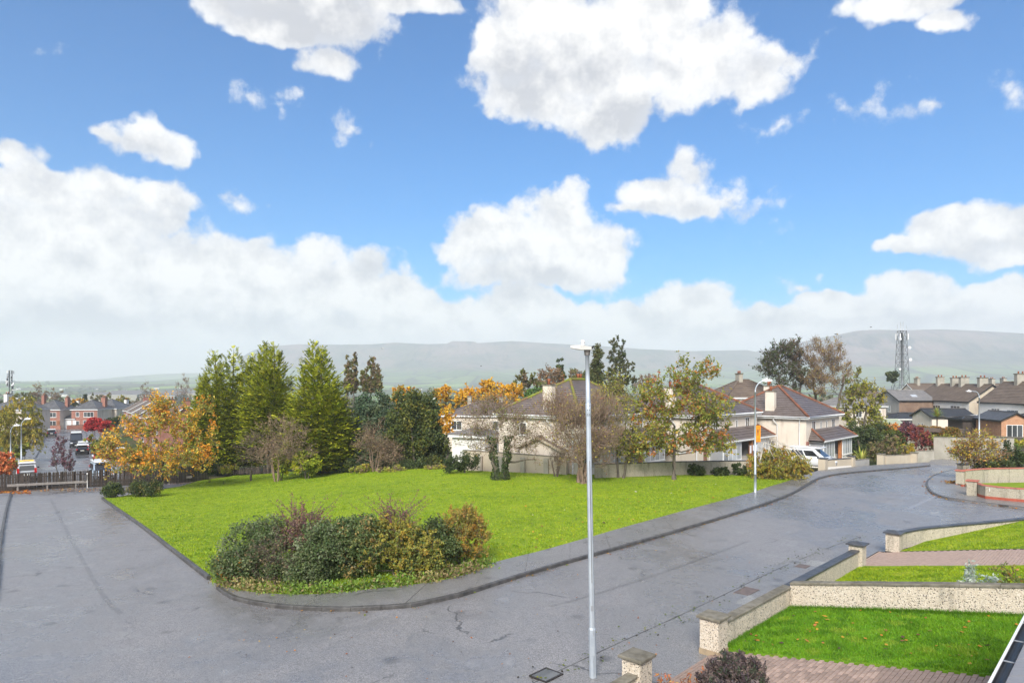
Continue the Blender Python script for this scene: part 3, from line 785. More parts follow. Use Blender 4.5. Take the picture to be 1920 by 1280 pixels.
# ---- right-hand corner footpath
rk = gp((1800, 878), (1770, 886), (1748, 894), (1737, 904), (1738, 915), (1750, 927), (1780, 936), (1830, 943), (1880, 949), (1930, 955), (2060, 968))
rkl = catmull(rk, .6)
rin = gp((2060, 950), (1925, 941), (1870, 938), (1822, 931), (1806, 921), (1800, 912), (1815, 890))
rpave = tag(draped('pavement', [Vector(p[:2]) for p in rkl] + [Vector(p[:2]) for p in rin], lambda x, y: zt(x, y) + .10, .7, 'paving', skirt=.15), kind='structure')
kerb_run('kerb_stone', rkl, .12, .115, zt, 'kerb', rpave, 1)

# ---- gardens on our side: they climb from the street to the houses
RISE = .18
def gz(x, y):
    d = (Vector((x, y)) - WL0).dot(PD); return zt(x, y) + max(0, d - .15) * RISE + .03
def gpoly(pts): return [wl(s, o) for s, o in pts]
K2 = 4.78       # where the dividing wall leaves the front wall
lawn1 = tag(draped('lawn', gpoly([(.32, .22), (K2, .12), (K2 + .15, 7.5), (.15, 7.5), (.12, 1.2)]), lambda x, y: gz(x, y) + .05, .5, 'lawn_near', skirt=.12), kind='structure')
lawn2 = tag(draped('lawn', gpoly([(K2 + .1, .12), (11.55, .12), (11.5, .8), (11.3, 9), (K2 + .2, 9)]), lambda x, y: gz(x, y) + .05, .6, 'lawn', skirt=.12), kind='structure')
lawn3 = tag(draped('lawn', [Vector((16.1, 27.9)), Vector((17.6, 29.1)), Vector((18.9, 29.55)), Vector((23.5, 31.25)), Vector((33, 35.2)), Vector((33, 24)), wl(14.9, 10), wl(14.8, .5)], lambda x, y: max(gz(x, y) + .03, zt(x, y) + .12), .8, 'lawn'), kind='structure')
drive0 = tag(draped('driveway', gpoly([(-3.3, .1), (.3, .1), (.3, 8), (-3.3, 8)]), lambda x, y: gz(x, y) - .03, .6, 'soil'), kind='structure')
drive2 = tag(draped('driveway', gpoly([(11.3, -.1), (15.0, -.1), (15.0, 12), (11.3, 12)]), lambda x, y: gz(x, y) - .02, .6, 'soil'), kind='structure')
bed0 = tag(draped('planting_bed', gpoly([(-12, .2), (-3.4, .2), (-3.4, 8), (-12, 8)]), lambda x, y: gz(x, y) + .02, 1.0, 'soil'), kind='structure')
# brick pavers, two-by-one running bond; nearest ones single objects, the rest one mesh
def pavers(parent, s0, s1, o0, o1, limit, focus):
    bw, bl = .104, .208; items = []
    rows = int((o1 - o0) / bw)
    for r in range(rows):
        o = o0 + (r + .5) * bw; k0 = 0 if r % 2 == 0 else -.5
        n = int((s1 - s0) / bl) + 1
        for k in range(n):
            s = s0 + (k + .5 + k0) * bl
            if s - bl / 2 < s0 - .02 or s + bl / 2 > s1 + .02: continue
            items.append((s, o))
    items.sort(key=lambda it: (wl(*it) - focus).length)
    me = None; mb = MB(); ang = AZU
    for i, (s, o) in enumerate(items):
        p = wl(s, o); z = gz(p.x, p.y) + random.uniform(-.003, .003)
        if i < limit:
            if me is None: me = MB().box((0, 0, 0), (bl - .012, bw - .012, .06), 0, .006).mesh('brick', MATS['brick_paver'])
            ob = piece('brick', me, parent, (p.x, p.y, z)); ob.rotation_euler = Matrix(((U.x, PD.x, 0), (U.y, PD.y, 0), (0, RISE, 1))).to_euler() if False else (0, 0, ang)
            ob.rotation_euler = (-math.atan(RISE) if True else 0, 0, ang)
        else:
            tr = math.atan(RISE); cs, sn = math.cos(ang), math.sin(ang)
            vs = []
            for zz in (-.03, .03):
                for x, y in ((-(bl - .012) / 2, -(bw - .012) / 2), ((bl - .012) / 2, -(bw - .012) / 2), ((bl - .012) / 2, (bw - .012) / 2), (-(bl - .012) / 2, (bw - .012) / 2)):
                    vs.append((p.x + x * cs - y * sn, p.y + x * sn + y * cs, z + zz - y * RISE))
            mb.add(vs, [(4, 5, 6, 7), (0, 1, 5, 4), (1, 2, 6, 5), (2, 3, 7, 6), (3, 0, 4, 7)])
    if mb.v: tag(mb.build('brick_paving', MATS['brick_paver'], parent), kind='stuff')
pavers(drive0, -3.2, .15, .15, 6.0, 300, Vector((6.3, 15.0)))
pavers(drive2, 11.45, 14.8, 0.0, 9.5, 0, Vector((16, 24)))

# ---- low walls
def wall_run(root, pts, h, t, mat, cop_mat, cop_w, cop_h, zf, cop_len=.6, plinth=None, hz=None, round_cap=False):
    """wall along plan points; coping stones one by one"""
    L = [Vector(p[:2]) for p in pts]; n = len(L)
    a = offset_line(L, t / 2); c = offset_line(L, -t / 2); mb = MB(); vs = []
    for i in range(n):
        z = zf(L[i].x, L[i].y); hh = h if hz is None else hz(i / (n - 1))
        for p, zz in ((a[i], z - .3), (a[i], z + hh), (c[i], z + hh), (c[i], z - .3)): vs.append((p.x, p.y, zz))
    fs = []
    for i in range(n - 1):
        for k in range(4): fs.append((4 * i + k, 4 * i + (k + 1) % 4, 4 * i + 4 + (k + 1) % 4, 4 * i + 4 + k))
    fs += [(0, 1, 2, 3), (4 * n - 1, 4 * n - 2, 4 * n - 3, 4 * n - 4)]
    mb.add(vs, fs); body = mb.build('wall_panel', MATS[mat], root, True)
    if plinth:
        a2 = offset_line(L, t / 2 + .02); c2 = offset_line(L, -t / 2 - .02); vs = []
        for i in range(n):
            z = zf(L[i].x, L[i].y)
            for p, zz in ((a2[i], z - .3), (a2[i], z + plinth[1]), (c2[i], z + plinth[1]), (c2[i], z - .3)): vs.append((p.x, p.y, zz))
        MB().add(vs, fs).build('plinth', MATS[plinth[0]], root, True)
    # copings
    s = [0.0]
    for i in range(1, n): s.append(s[-1] + (L[i] - L[i - 1]).length)
    m = max(1, int(round(s[-1] / cop_len)))
    def at(d):
        for i in range(1, n):
            if d <= s[i] + 1e-9:
                q = (d - s[i - 1]) / max(1e-9, s[i] - s[i - 1]); return L[i - 1].lerp(L[i], q), d / s[-1]
        return L[-1], 1.0
    for k in range(m):
        p, tp = at(s[-1] * k / m); q, tq = at(s[-1] * (k + 1) / m); d = (q - p).normalized(); nn = Vector((-d.y, d.x)); p = p + d * .004; q = q - d * .004; vs = []
        jj = random.uniform(-.004, .004)
        for w, tt in ((p, tp), (q, tq)):
            z = zf(w.x, w.y) + (h if hz is None else hz(tt)) + .002 + jj
            hw = cop_w / 2
            prof = ((-hw, 0), (-hw, cop_h * .7), (-hw * .85, cop_h), (hw * .85, cop_h), (hw, cop_h * .7), (hw, 0)) if not round_cap else ((-hw, 0), (-hw, cop_h * .45), (-hw * .5, cop_h), (hw * .5, cop_h), (hw, cop_h * .45), (hw, 0))
            for o, zz in prof: r = w + nn * o; vs.append((r.x, r.y, z + zz))
        fs2 = [(i, (i + 1) % 6, 6 + (i + 1) % 6, 6 + i) for i in range(6)] + [(5, 4, 3, 2, 1, 0), (6, 7, 8, 9, 10, 11)]
        MB().add(vs, fs2).build('coping_stone', MATS[cop_mat], root, True)
    return body
WALLS = []
def pier(root, p, h, w, mat, rz, cap='slab', cap_mat='coping_old', plinth=None, z=None):
    z = zt(p.x, p.y) if z is None else z
    mb = MB(); mb.box((p.x, p.y, z + h / 2 - .15), (w, w, h + .3), rz, .012); pr = mb.build('pillar', MATS[mat], root, True)
    if plinth: MB().box((p.x, p.y, z + plinth[1] / 2 - .1), (w + .03, w + .03, plinth[1] + .2), rz).build('plinth', MATS[plinth[0]], root, True)
    mb = MB()
    if cap == 'slab': mb.box((p.x, p.y, z + h + .042), (w + .13, w + .13, .075), rz, .015)
    else: mb.pyramid((p.x, p.y, z + h + .003), w / 2 + .085, .085, rz, .04)
    mb.build('cap', MATS[cap_mat], root, True)
    return pr
A1 = AZU
def gzr(x, y): return gz(x, y)
# our own front wall and its end pillar, with the party wall turning up the drive
w0 = thing('garden_wall', 'low pebbledash wall with brown weathered coping beside the lamp post foot', 'wall', (wl(-3.9).x, wl(-3.9).y, 0))
pier(w0, wl(-3.40, .05), .88, .46, 'dash_near', A1, 'slab', 'coping_old', ('plinth', .14))
wall_run(w0, [wl(-9.5, .12), wl(-6.5, .12), wl(-4.75, .12), wl(-3.62, .08)], .56, .2, 'dash_near', 'coping_old', .27, .06, zt, .6)
wall_run(w0, [wl(-4.62, .24), wl(-4.6, 1.2), wl(-4.55, 2.4), wl(-4.5, 5)], .56, .2, 'dash_near', 'coping_old', .27, .06, lambda x, y: max(zt(x, y), gz(x, y) - .03), .6)
# wall round the near lawn
w1 = thing('garden_wall', 'pebbledash wall with flat brown coping enclosing the lawn beside the brick drive', 'wall', (wl(0).x, wl(0).y, 0))
pier(w1, wl(0, .12), .90, .50, 'dash_near', A1, 'slab', 'coping_old', ('plinth', .16))
wall_run(w1, [wl(.25, .12), wl(1.7, .12), wl(3.2, .12), wl(K2 - .02, .12)], .66, .22, 'dash_near', 'coping_old', .30, .065, zt, .6, ('plinth', .07))
wall_run(w1, [wl(K2, .24), wl(K2, 1.5), wl(K2, 3), wl(K2, 4.5), wl(K2, 6.2), wl(K2, 8)], .74, .22, 'dash_near', 'coping_old', .30, .065, lambda x, y: gz(x, y), .9, ('plinth', .10))
# next garden
w2 = thing('garden_wall', 'straight pebbledash wall with black coping ending in a pillar with pyramid cap', 'wall', (wl(8).x, wl(8).y, 0))
wall_run(w2, [wl(K2 + .02, .12), wl(7, .12), wl(9.2, .12), wl(11.3, .12)], .66, .2, 'dash_mid', 'coping_dark', .30, .055, zt, .6)
pier(w2, wl(11.55, .12), .88, .48, 'dash_mid', A1, 'pyramid', 'coping_dark')
# curved wall at the corner of the side street
w3 = thing('garden_wall', 'long curving pebbledash wall with black coping and pyramid capped pillar', 'wall', (wl(14.8).x, wl(14.8).y, 0))
pier(w3, Vector((15.53, 27.75)), .86, .50, 'dash_mid', A1, 'pyramid', 'coping_dark', ('plinth_black', .14))
cw = catmull([(15.72, 27.95), (16.4, 28.5), (17.6, 29.2), (18.85, 29.65), (19.8, 30.0), (23.5, 31.35), (27.5, 32.9), (33, 35.2)], .8)
wall_run(w3, cw, .76, .2, 'dash_mid', 'coping_dark', .30, .055, zt, .6, ('plinth_black', .12))

# red-coped walls across the side street
def gl(px, py): return G(px, py).to_2d()
w4 = thing('garden_wall', 'rough grey wall with red coping and red painted base bearing a small number plaque', 'wall', G(1815, 931))
p4 = gl(1818, 931)
pier(w4, p4 + Vector((.25, .1)), .98, .55, 'dash_old', A1, 'slab', 'coping_red')
cw4 = catmull([p4 + Vector((.5, -.1)), gl(1850, 937), gl(1890, 941), gl(1925, 944), gl(2010, 948)], .6)
wall_run(w4, cw4, .74, .22, 'dash_old', 'coping_red', .30, .07, lambda x, y: zt(x, y) + .1, .9, ('paint_red', .16), round_cap=True)
q4 = gl(1858, 937.5); 
mbp = MB(); mbp.box((q4.x - .03, q4.y - .16, zt(q4.x, q4.y) + .66), (.30, .02, .19), math.radians(-28)); pq = mbp.build('number_plaque', MATS['upvc_white'], w4, True)
def digit(mb, ch, o, ux, s):
    segs = {'1': [(0.5, 0, .5, 1)], '4': [(.1, 1, .1, .45), (.1, .45, .9, .45), (.75, 0, .75, 1)]}[ch]
    for x0, y0, x1, y1 in segs:
        a = o + ux * (x0 * s * .6) + Vector((0, 0, y0 * s)); c2 = o + ux * (x1 * s * .6) + Vector((0, 0, y1 * s)); mb.tube([a, c2], .011, 4)
uxd = Vector((math.cos(math.radians(-28)), math.sin(math.radians(-28)), 0)); mbd = MB()
oo = Vector((q4.x - .03, q4.y - .16, zt(q4.x, q4.y) + .60)) + Vector((math.sin(math.radians(-28)) * .012, -math.cos(math.radians(-28)) * .012, 0))
digit(mbd, '1', oo - uxd * .09, uxd, .12); digit(mbd, '4', oo + uxd * .02, uxd, .12); mbd.build('numerals', MATS['sign_ink'], pq, True)
w5 = thing('garden_wall', 'rough grey wall with straight red coping set behind the plaque wall', 'wall', G(1800, 912))
p5 = gl(1797, 911)
pier(w5, p5 + Vector((.25, .15)), 1.06, .5, 'dash_old', A1, 'slab', 'coping_red', ('paint_red', .14))
wall_run(w5, [p5 + Vector((.5, .1)), gl(1850, 907), gl(1925, 906), gl(2050, 905)], 1.0, .22, 'dash_old', 'coping_red', .30, .07, lambda x, y: zt(x, y) + .1, .9, round_cap=True)
garden5 = tag(draped('lawn', [gl(1822, 929), gl(1925, 941), gl(2060, 946), gl(2060, 908), gl(1925, 908), gl(1812, 910)], lambda x, y: zt(x, y) + .16, .8, 'lawn'), kind='structure')
w6 = thing('gate_pillar', 'squat rendered pillar with dark blue-grey cap beside the autumn tree', 'pillar', G(1806, 888))
pier(w6, gl(1806, 889), .82, .6, 'dash_old', 0.2, 'slab', 'coping_dark')

# walls beyond the bend
w7 = thing('garden_wall', 'pale rendered wall between two square pillars before the porch house', 'wall', G(1570, 880))
a7, b7 = gl(1543, 881), gl(1596, 876.5)
pier(w7, a7, 1.02, .62, 'render_tan', A1, 'slab', 'coping_dark'); pier(w7, b7, 1.05, .55, 'render_tan', A1, 'slab', 'coping_dark')
wall_run(w7, [a7 + U * .32, a7.lerp(b7, .5), b7 - U * .3], .8, .2, 'render_tan', 'coping_dark', .28, .06, lambda x, y: zt(x, y) + .08, .8, ('render_white', .16))
w8 = thing('garden_wall', 'pale rendered wall with two pillars beneath the brown shrubs', 'wall', G(1680, 868))
a8, b8 = gl(1652, 870), gl(1714, 867)
pier(w8, a8, 1.0, .62, 'render_tan', A1, 'slab', 'coping_old'); pier(w8, b8, 1.0, .6, 'render_tan', A1, 'slab', 'coping_old')
wall_run(w8, [a8 + Vector((.4, 0)), a8.lerp(b8, .5), b8 - Vector((.4, 0))], .78, .2, 'render_tan', 'coping_old', .26, .06, lambda x, y: zt(x, y) + .08, .8)
w9 = thing('garden_wall', 'short stained wall running up to the tall dirty wall at the bend', 'wall', G(1735, 861))
a9 = gl(1702, 862)
pier(w9, a9, 1.05, .6, 'render_tan', A1, 'slab', 'coping_old')
wall_run(w9, [a9 + Vector((.4, 0)), gl(1750, 861)], .95, .22, 'render_dirty', 'coping_old', .28, .06, zt, .8)
w10 = thing('boundary_wall', 'tall stained concrete wall closing the bend of the street', 'wall', G(1770, 861))
wall_run(w10, [gl(1751, 859), gl(1785, 861), gl(1830, 862), gl(1900, 862)], 2.35, .25, 'render_dirty', 'coping_old', .32, .06, zt, 1.2)
w13 = thing('boundary_wall', 'low grey wall between porch house pillars and leafy verge', 'wall', G(1620, 873))
wall_run(w13, [b7 + Vector((.4, .1)), gl(1628, 873.5)], .7, .2, 'render_grey', 'coping_old', .26, .05, zt, .8)

# boundary of the green: pebbledash wall before the houses, and a taller rendered one to its left
w11 = thing('boundary_wall', 'long stained pebbledash wall with dark coping between the green and the cream houses', 'wall', on(13, 55.5))
wall_run(w11, [(6.4, 52.6), (9.5, 53.6), (13, 54.6), (16.5, 55.3), (19.3, 55.9)], 1.02, .22, 'dash_old', 'coping_dark', .28, .06, lambda x, y: zt(x, y) + .1, .9)
w12 = thing('boundary_wall', 'tall stained render wall with buttress panels behind the ivy tree', 'wall', on(0, 56.5))
wall_run(w12, [(-4.2, 60.0), (-1.5, 58.4), (1.5, 56.6), (4.4, 54.6)], 1.55, .22, 'render_tan', 'coping_old', .28, .06, lambda x, y: zt(x, y) + .05, 1.1, hz=lambda t: 1.75 - .35 * t)
for t in (.18, .38, .60, .82):
    p = Vector((-4.2, 60.0)).lerp(Vector((4.4, 54.6)), t); MB().box((p.x - .08, p.y - .17, zt(p.x, p.y) + .72), (.42, .14, 1.3), math.radians(-32)).build('buttress', MATS['render_dirty'], w12, True)

# ================================================================== BUILDINGS
def roof_slope(mb, e0, e1, r1, r0, n, lip=.045):
    """stepped tile courses from eave e0-e1 up to ridge r0-r1"""
    e0, e1, r0, r1 = map(Vector, (e0, e1, r0, r1))
    nr = (e1 - e0).cross(r0 - e0 if (r0 - e0).length > .01 else r1 - e0).normalized()
    if nr.z < 0: nr = -nr
    for i in range(n):
        a, c = i / n, (i + 1) / n
        p0 = e0.lerp(r0, a); p1 = e1.lerp(r1, a); q0 = e0.lerp(r0, c); q1 = e1.lerp(r1, c)
        u0, u1 = p0 + nr * lip, p1 + nr * lip
        mb.add([p0, p1, u1, u0, q1 + nr * .004, q0 + nr * .004], [(0, 1, 2, 3), (3, 2, 4, 5)])
    return nr
def window(parent, o, ux, n, w, h, bars=1, name='window', glass='glass', frame='upvc_white', sill=True, split=None):
    """o: lower-left corner on the wall face (local), ux: along the wall, n: outward"""
    o, ux, n = Vector(o), Vector(ux), Vector(n); up = Vector((0, 0, 1)); fr = .07
    def bx(mb, x0, x1, z0, z1, d0, d1):
        vs = [o + ux * x + up * z + n * d for d in (d0, d1) for x, z in ((x0, z0), (x1, z0), (x1, z1), (x0, z1))]
        mb.add(vs, [(0, 3, 2, 1), (4, 5, 6, 7), (0, 1, 5, 4), (1, 2, 6, 5), (2, 3, 7, 6), (3, 0, 4, 7)])
    mb = MB()
    bx(mb, 0, w, 0, fr, -.06, .025); bx(mb, 0, w, h - fr, h, -.06, .025); bx(mb, 0, fr, fr, h - fr, -.06, .025); bx(mb, w - fr, w, fr, h - fr, -.06, .025)
    fo = mb.build(name, MATS[frame], parent)
    xs = [fr] + [fr + (w - 2 * fr) * k / (bars + 1) for k in range(1, bars + 1)] + [w - fr]
    if split: xs = [fr] + [w * s for s in split] + [w - fr]
    for k in range(1, len(xs) - 1):
        m2 = MB(); bx(m2, xs[k] - .03, xs[k] + .03, fr, h - fr, -.05, .02); m2.build('mullion', MATS[frame], fo)
    for k in range(len(xs) - 1):
        m2 = MB(); bx(m2, xs[k], xs[k + 1], fr, h - fr, -.05, .008); m2.build('pane', MATS[glass], fo)
    if sill:
        m2 = MB(); bx(m2, -.06, w + .06, -.07, -.004, -.02, .09); m2.build('sill', MATS['paint_white'], fo)
    return fo
def lbox(parent, name, mat, x0, x1, y0, y1, z0, z1):
    mb = MB(); mb.box(((x0 + x1) / 2, (y0 + y1) / 2, (z0 + z1) / 2), (x1 - x0, y1 - y0, z1 - z0)); return mb.build(name, MATS[mat], parent)

def cream_house(label, C, ze, L, W, zg, rise=3.0, full=True, flip=False, group='cream hipped houses behind the green', ridge_mat='ridge_rust', tile='roof_tile'):
    """C: near-left front corner in plan; local x along the street, y away from it; z=0 at ground zg"""
    t = thing('house', label, 'house', (C[0], C[1], zg), AZU, group)
    H = ze - zg; ov = .38
    lbox(t, 'wall', 'render_cream', 0, L, 0, W, -.6, H)
    # hipped roof
    e = [(-ov, -ov, H), (L + ov, -ov, H), (L + ov, W + ov, H), (-ov, W + ov, H)]
    rl = max(.6, L - W); m0 = (L / 2 - rl / 2, W / 2, H + rise); m1 = (L / 2 + rl / 2, W / 2, H + rise)
    rf = None
    for q in ((e[0], e[1], m1, m0), (e[1], e[2], m1, m1), (e[2], e[3], m0, m1), (e[3], e[0], m0, m0)):
        mb = MB(); roof_slope(mb, *q, 17); ob = mb.build('roof_slope', MATS[tile], t); rf = rf or ob
    def hip(a, c, mat):
        a, c = Vector(a), Vector(c); k = 9
        pts = [a.lerp(c, i / k) + Vector((0, 0, .05)) for i in range(k + 1)]
        mb = MB(); mb.tube(pts, [.13 + .015 * (i % 2) for i in range(k + 1)], 6); mb.build('hip_tiles', MATS[mat], t)
    hip(e[0], m0, ridge_mat); hip(e[1], m1, ridge_mat); hip(e[2], m1, ridge_mat); hip(e[3], m0, ridge_mat); hip(m0, m1, 'ridge_moss')
    # soffit, fascia and gutter
    mb = MB()
    for (a, c) in ((e[0], e[1]), (e[1], e[2]), (e[2], e[3]), (e[3], e[0])):
        a, c = Vector(a), Vector(c); d = (c - a).normalized(); n = Vector((d.y, -d.x, 0))
        mb.slab([a + Vector((0, 0, .02)), c + Vector((0, 0, .02)), c - Vector((0, 0, .22)), a - Vector((0, 0, .22))], n, .03)
    mb.add([(p[0], p[1], H - .2) for p in e], [(3, 2, 1, 0)])
    mb.build('fascia', MATS['upvc_white'], t)
    g = MB()
    for (a, c) in ((e[0], e[1]), (e[3], e[0]), (e[1], e[2])):
        a, c = Vector(a), Vector(c); d = (c - a).normalized(); n = Vector((d.y, -d.x, 0)) * .07
        g.tube([a + n + Vector((0, 0, -.02)), c + n + Vector((0, 0, -.02))], .062, 8)
    g.build('gutter', MATS['upvc_white'], t)
    # chimneys
    def chim(x, y, z0, z1, w, d, pots=1):
        ch = lbox(t, 'chimney', 'render_cream', x - w / 2, x + w / 2, y - d / 2, y + d / 2, z0, z1)
        mb = MB(); mb.box((x, y, z1 + .05), (w + .14, d + .14, .1), 0, .01); mb.build('chimney_cap', MATS['coping_old'], ch)
        for k in range(pots):
            px = x + (k - (pots - 1) / 2) * .4
            mb = MB(); mb.lathe((px, y, z1 + .1), [(.13, 0), (.12, .35), (.15, .38), (.15, .45), (.1, .46)], 10); mb.build('chimney_pot', MATS['terracotta'], ch)
            mb = MB(); mb.lathe((px, y, z1 + .56), [(.14, 0), (.14, .06), (.03, .28)], 8); mb.build('cowl', MATS['dark_plastic'], ch)
        mb = MB(); mb.box((x, y, z0 + .5), (w + .16, d + .5, .1)); return ch
    chim(.72, W * .42, H - .2, H + 2.5, .55, .95, 1)
    fl = MB(); fl.box((.36, W * .42, H + .36), (.3, 1.15, .12)); fl.build('flashing', MATS['flashing'], t)
    chim(L - 2.2, W * .75, H + .4, H + 3.0, .7, 1.0, 2)
    # front wall: narrow windows upstairs, bays and a tiled lean-to below
    F = (1, 0, 0); N = (0, -1, 0)
    for x, w in ((L * .16, .95), (L * .40, .42), (L * .57, .42), (L * .76, .95)):
        window(t, (x, 0, H - 1.75), F, N, w, 1.3 if w > .6 else 1.15, 1 if w > .6 else 0)
        if w <= .6: lbox(t, 'brick_apron', 'brick_red', x - .02, x + w + .02, -.05, 0, H - 1.95, H - 1.83)
    x0, x1, pj, pz = L * .06, L + .9, 1.35, 2.45
    a0, a1 = (x0, -pj - .2, pz), (x1, -pj - .2, pz); b0, b1 = (x0 + .9, -.02, pz + 1.05), (x1 - .9, -.02, pz + 1.05)
    mb = MB(); roof_slope(mb, a0, a1, b1, b0, 5, .05); mb.build('porch_roof', MATS['roof_tile'], t)
    mb = MB(); roof_slope(mb, (x0, 0, pz), a0, b0, b0, 5, .05); mb.build('porch_hip', MATS['roof_tile'], t)
    mb = MB(); roof_slope(mb, a1, (x1, 0, pz), b1, b1, 5, .05); mb.build('porch_hip', MATS['roof_tile'], t)
    for a, c in ((a0, b0), (a1, b1)):
        mb = MB(); mb.tube([Vector(a) + Vector((0, 0, .06)), Vector(c) + Vector((0, 0, .06))], .11, 6); mb.build('porch_ridge', MATS['ridge_rust'], t)
    mb = MB(); mb.slab([(x0, -pj - .2, pz + .03), (x1, -pj - .2, pz + .03), (x1, -pj - .2, pz - .16), (x0, -pj - .2, pz - .16)], N, .03)
    mb.add([(x0, -pj - .2, pz - .14), (x1, -pj - .2, pz - .14), (x1, -.0, pz - .14), (x0, 0, pz - .14)], [(3, 2, 1, 0)]); mb.build('porch_fascia', MATS['upvc_white'], t)
    lbox(t, 'porch_gutter', 'upvc_white', x0 - .02, x1 + .02, -pj - .36, -pj - .235, pz - .07, pz + .04)
    # bays
    for (u0, u1) in ((L * .10, L * .42), (L * .68, L * .98)):
        lbox(t, 'bay_base', 'render_white', u0, u1, -pj, 0, -.4, .62)
        bay = window(t, (u0, -pj, .62), F, N, u1 - u0, pz - .78, 3, 'bay_window', 'glass_net')
        window(t, (u0 - .001, 0, .62), (0, -1, 0), (-1, 0, 0), pj, pz - .78, 0, 'bay_window', 'glass_net', sill=False)
        window(t, (u1 + .001, -pj, .62), (0, 1, 0), (1, 0, 0), pj, pz - .78, 0, 'bay_window', 'glass_net', sill=False)
    lbox(t, 'porch_pier', 'wood_orange', L * .62, L * .62 + .3, -pj - .02, -pj + .28, -.3, pz - .15)
    lbox(t, 'brick_panel', 'brick_red', L * .43, L * .67, -.06, 0, -.3, pz - .15)
    d = lbox(t, 'door', 'upvc_white', L * .46, L * .46 + .95, -.1, -.06, 0, 2.05)
    mb = MB(); mb.box((L * .46 + .82, -.13, 1.0), (.05, .06, .14)); mb.build('handle', MATS['steel_grey'], d)
    lbox(t, 'corner_brick', 'brick_red', -.03, .42, -.14, 0, -.4, pz - .1)
    # near side: downpipes and a small window
    S = (-1, 0, 0)
    def pipe(pts, r=.055):
        mb = MB(); mb.tube(pts, r, 8); mb.build('downpipe', MATS['upvc_white'], t)
    pipe([(-ov - .06, W * .34, H - .05), (-ov - .06, W * .34, H - .35), (-.09, W * .31, H - .85), (-.09, W * .31, -.3)], .07)
    pipe([(-ov - .06, -.1 + .5, H - .05), (-.1, .62, H - .5), (-.1, .62, -.3)])
    pipe([(-.1, W * .29, 1.25), (-.1, .7, 1.62)], .05); pipe([(-.1, W * .33, 1.25), (-.1, W * .56, 1.62)], .05)
    window(t, (0, W * .72, H - 1.75), (0, -1, 0), S, .8, 1.1, 0, 'window', 'glass')
    return t
h1 = cream_house('cream house with mossy ridge and tall chimney behind the two bare bushy trees', (5.4, 54.5), 4.0, 11.0, 9.0, -.78, 3.0, ridge_mat='ridge_moss')
h2 = cream_house('cream house half hidden by the maple on the green', (17.2, 61.3), 3.75, 11.4, 9.0, -1.05, 2.9)
h3 = cream_house('cream hipped house with tiled porch at the bend of the street', (29.3, 68.0), 3.3, 9.9, 9.2, -1.5, 3.05)
# laundry by the second house's porch
u3 = Vector((U.x, U.y, 0))
lp0 = Vector((17.2, 61.3, -1.05)) + u3 * 5.4 + Vector((PD.x, PD.y, 0)) * 1.75
ln = thing('washing_line', 'white washing hung on a line under the porch of the maple-screened house', 'laundry', lp0)
mb = MB(); mb.tube([lp0 + Vector((0, 0, 1.9)), lp0 + u3 * 1.2 + Vector((0, 0, 1.86)), lp0 + u3 * 2.4 + Vector((0, 0, 1.9))], .008, 5); mb.build('line', MATS['paint_white'], ln, True)
for k, (s, w, h) in enumerate(((.35, .45, .75), (.95, .4, .55), (1.5, .5, .6))):
    a = lp0 + u3 * s + Vector((0, 0, 1.87)); mb = MB(); n = 7; vs = []
    for i in range(n):
        for z in (0, -h * .5, -h * random.uniform(.9, 1.05)): vs.append(a + u3 * (w * i / (n - 1)) + Vector((PD.x, PD.y, 0)) * (.03 * math.sin(i * 1.9 + k)) + Vector((0, 0, z)))
    mb.add(vs, [(3 * i + j, 3 * i + j + 1, 3 * i + 4 + j, 3 * i + 3 + j) for i in range(n - 1) for j in range(2)], True); mb.build('garment', MATS['cloth_white'], ln, True)

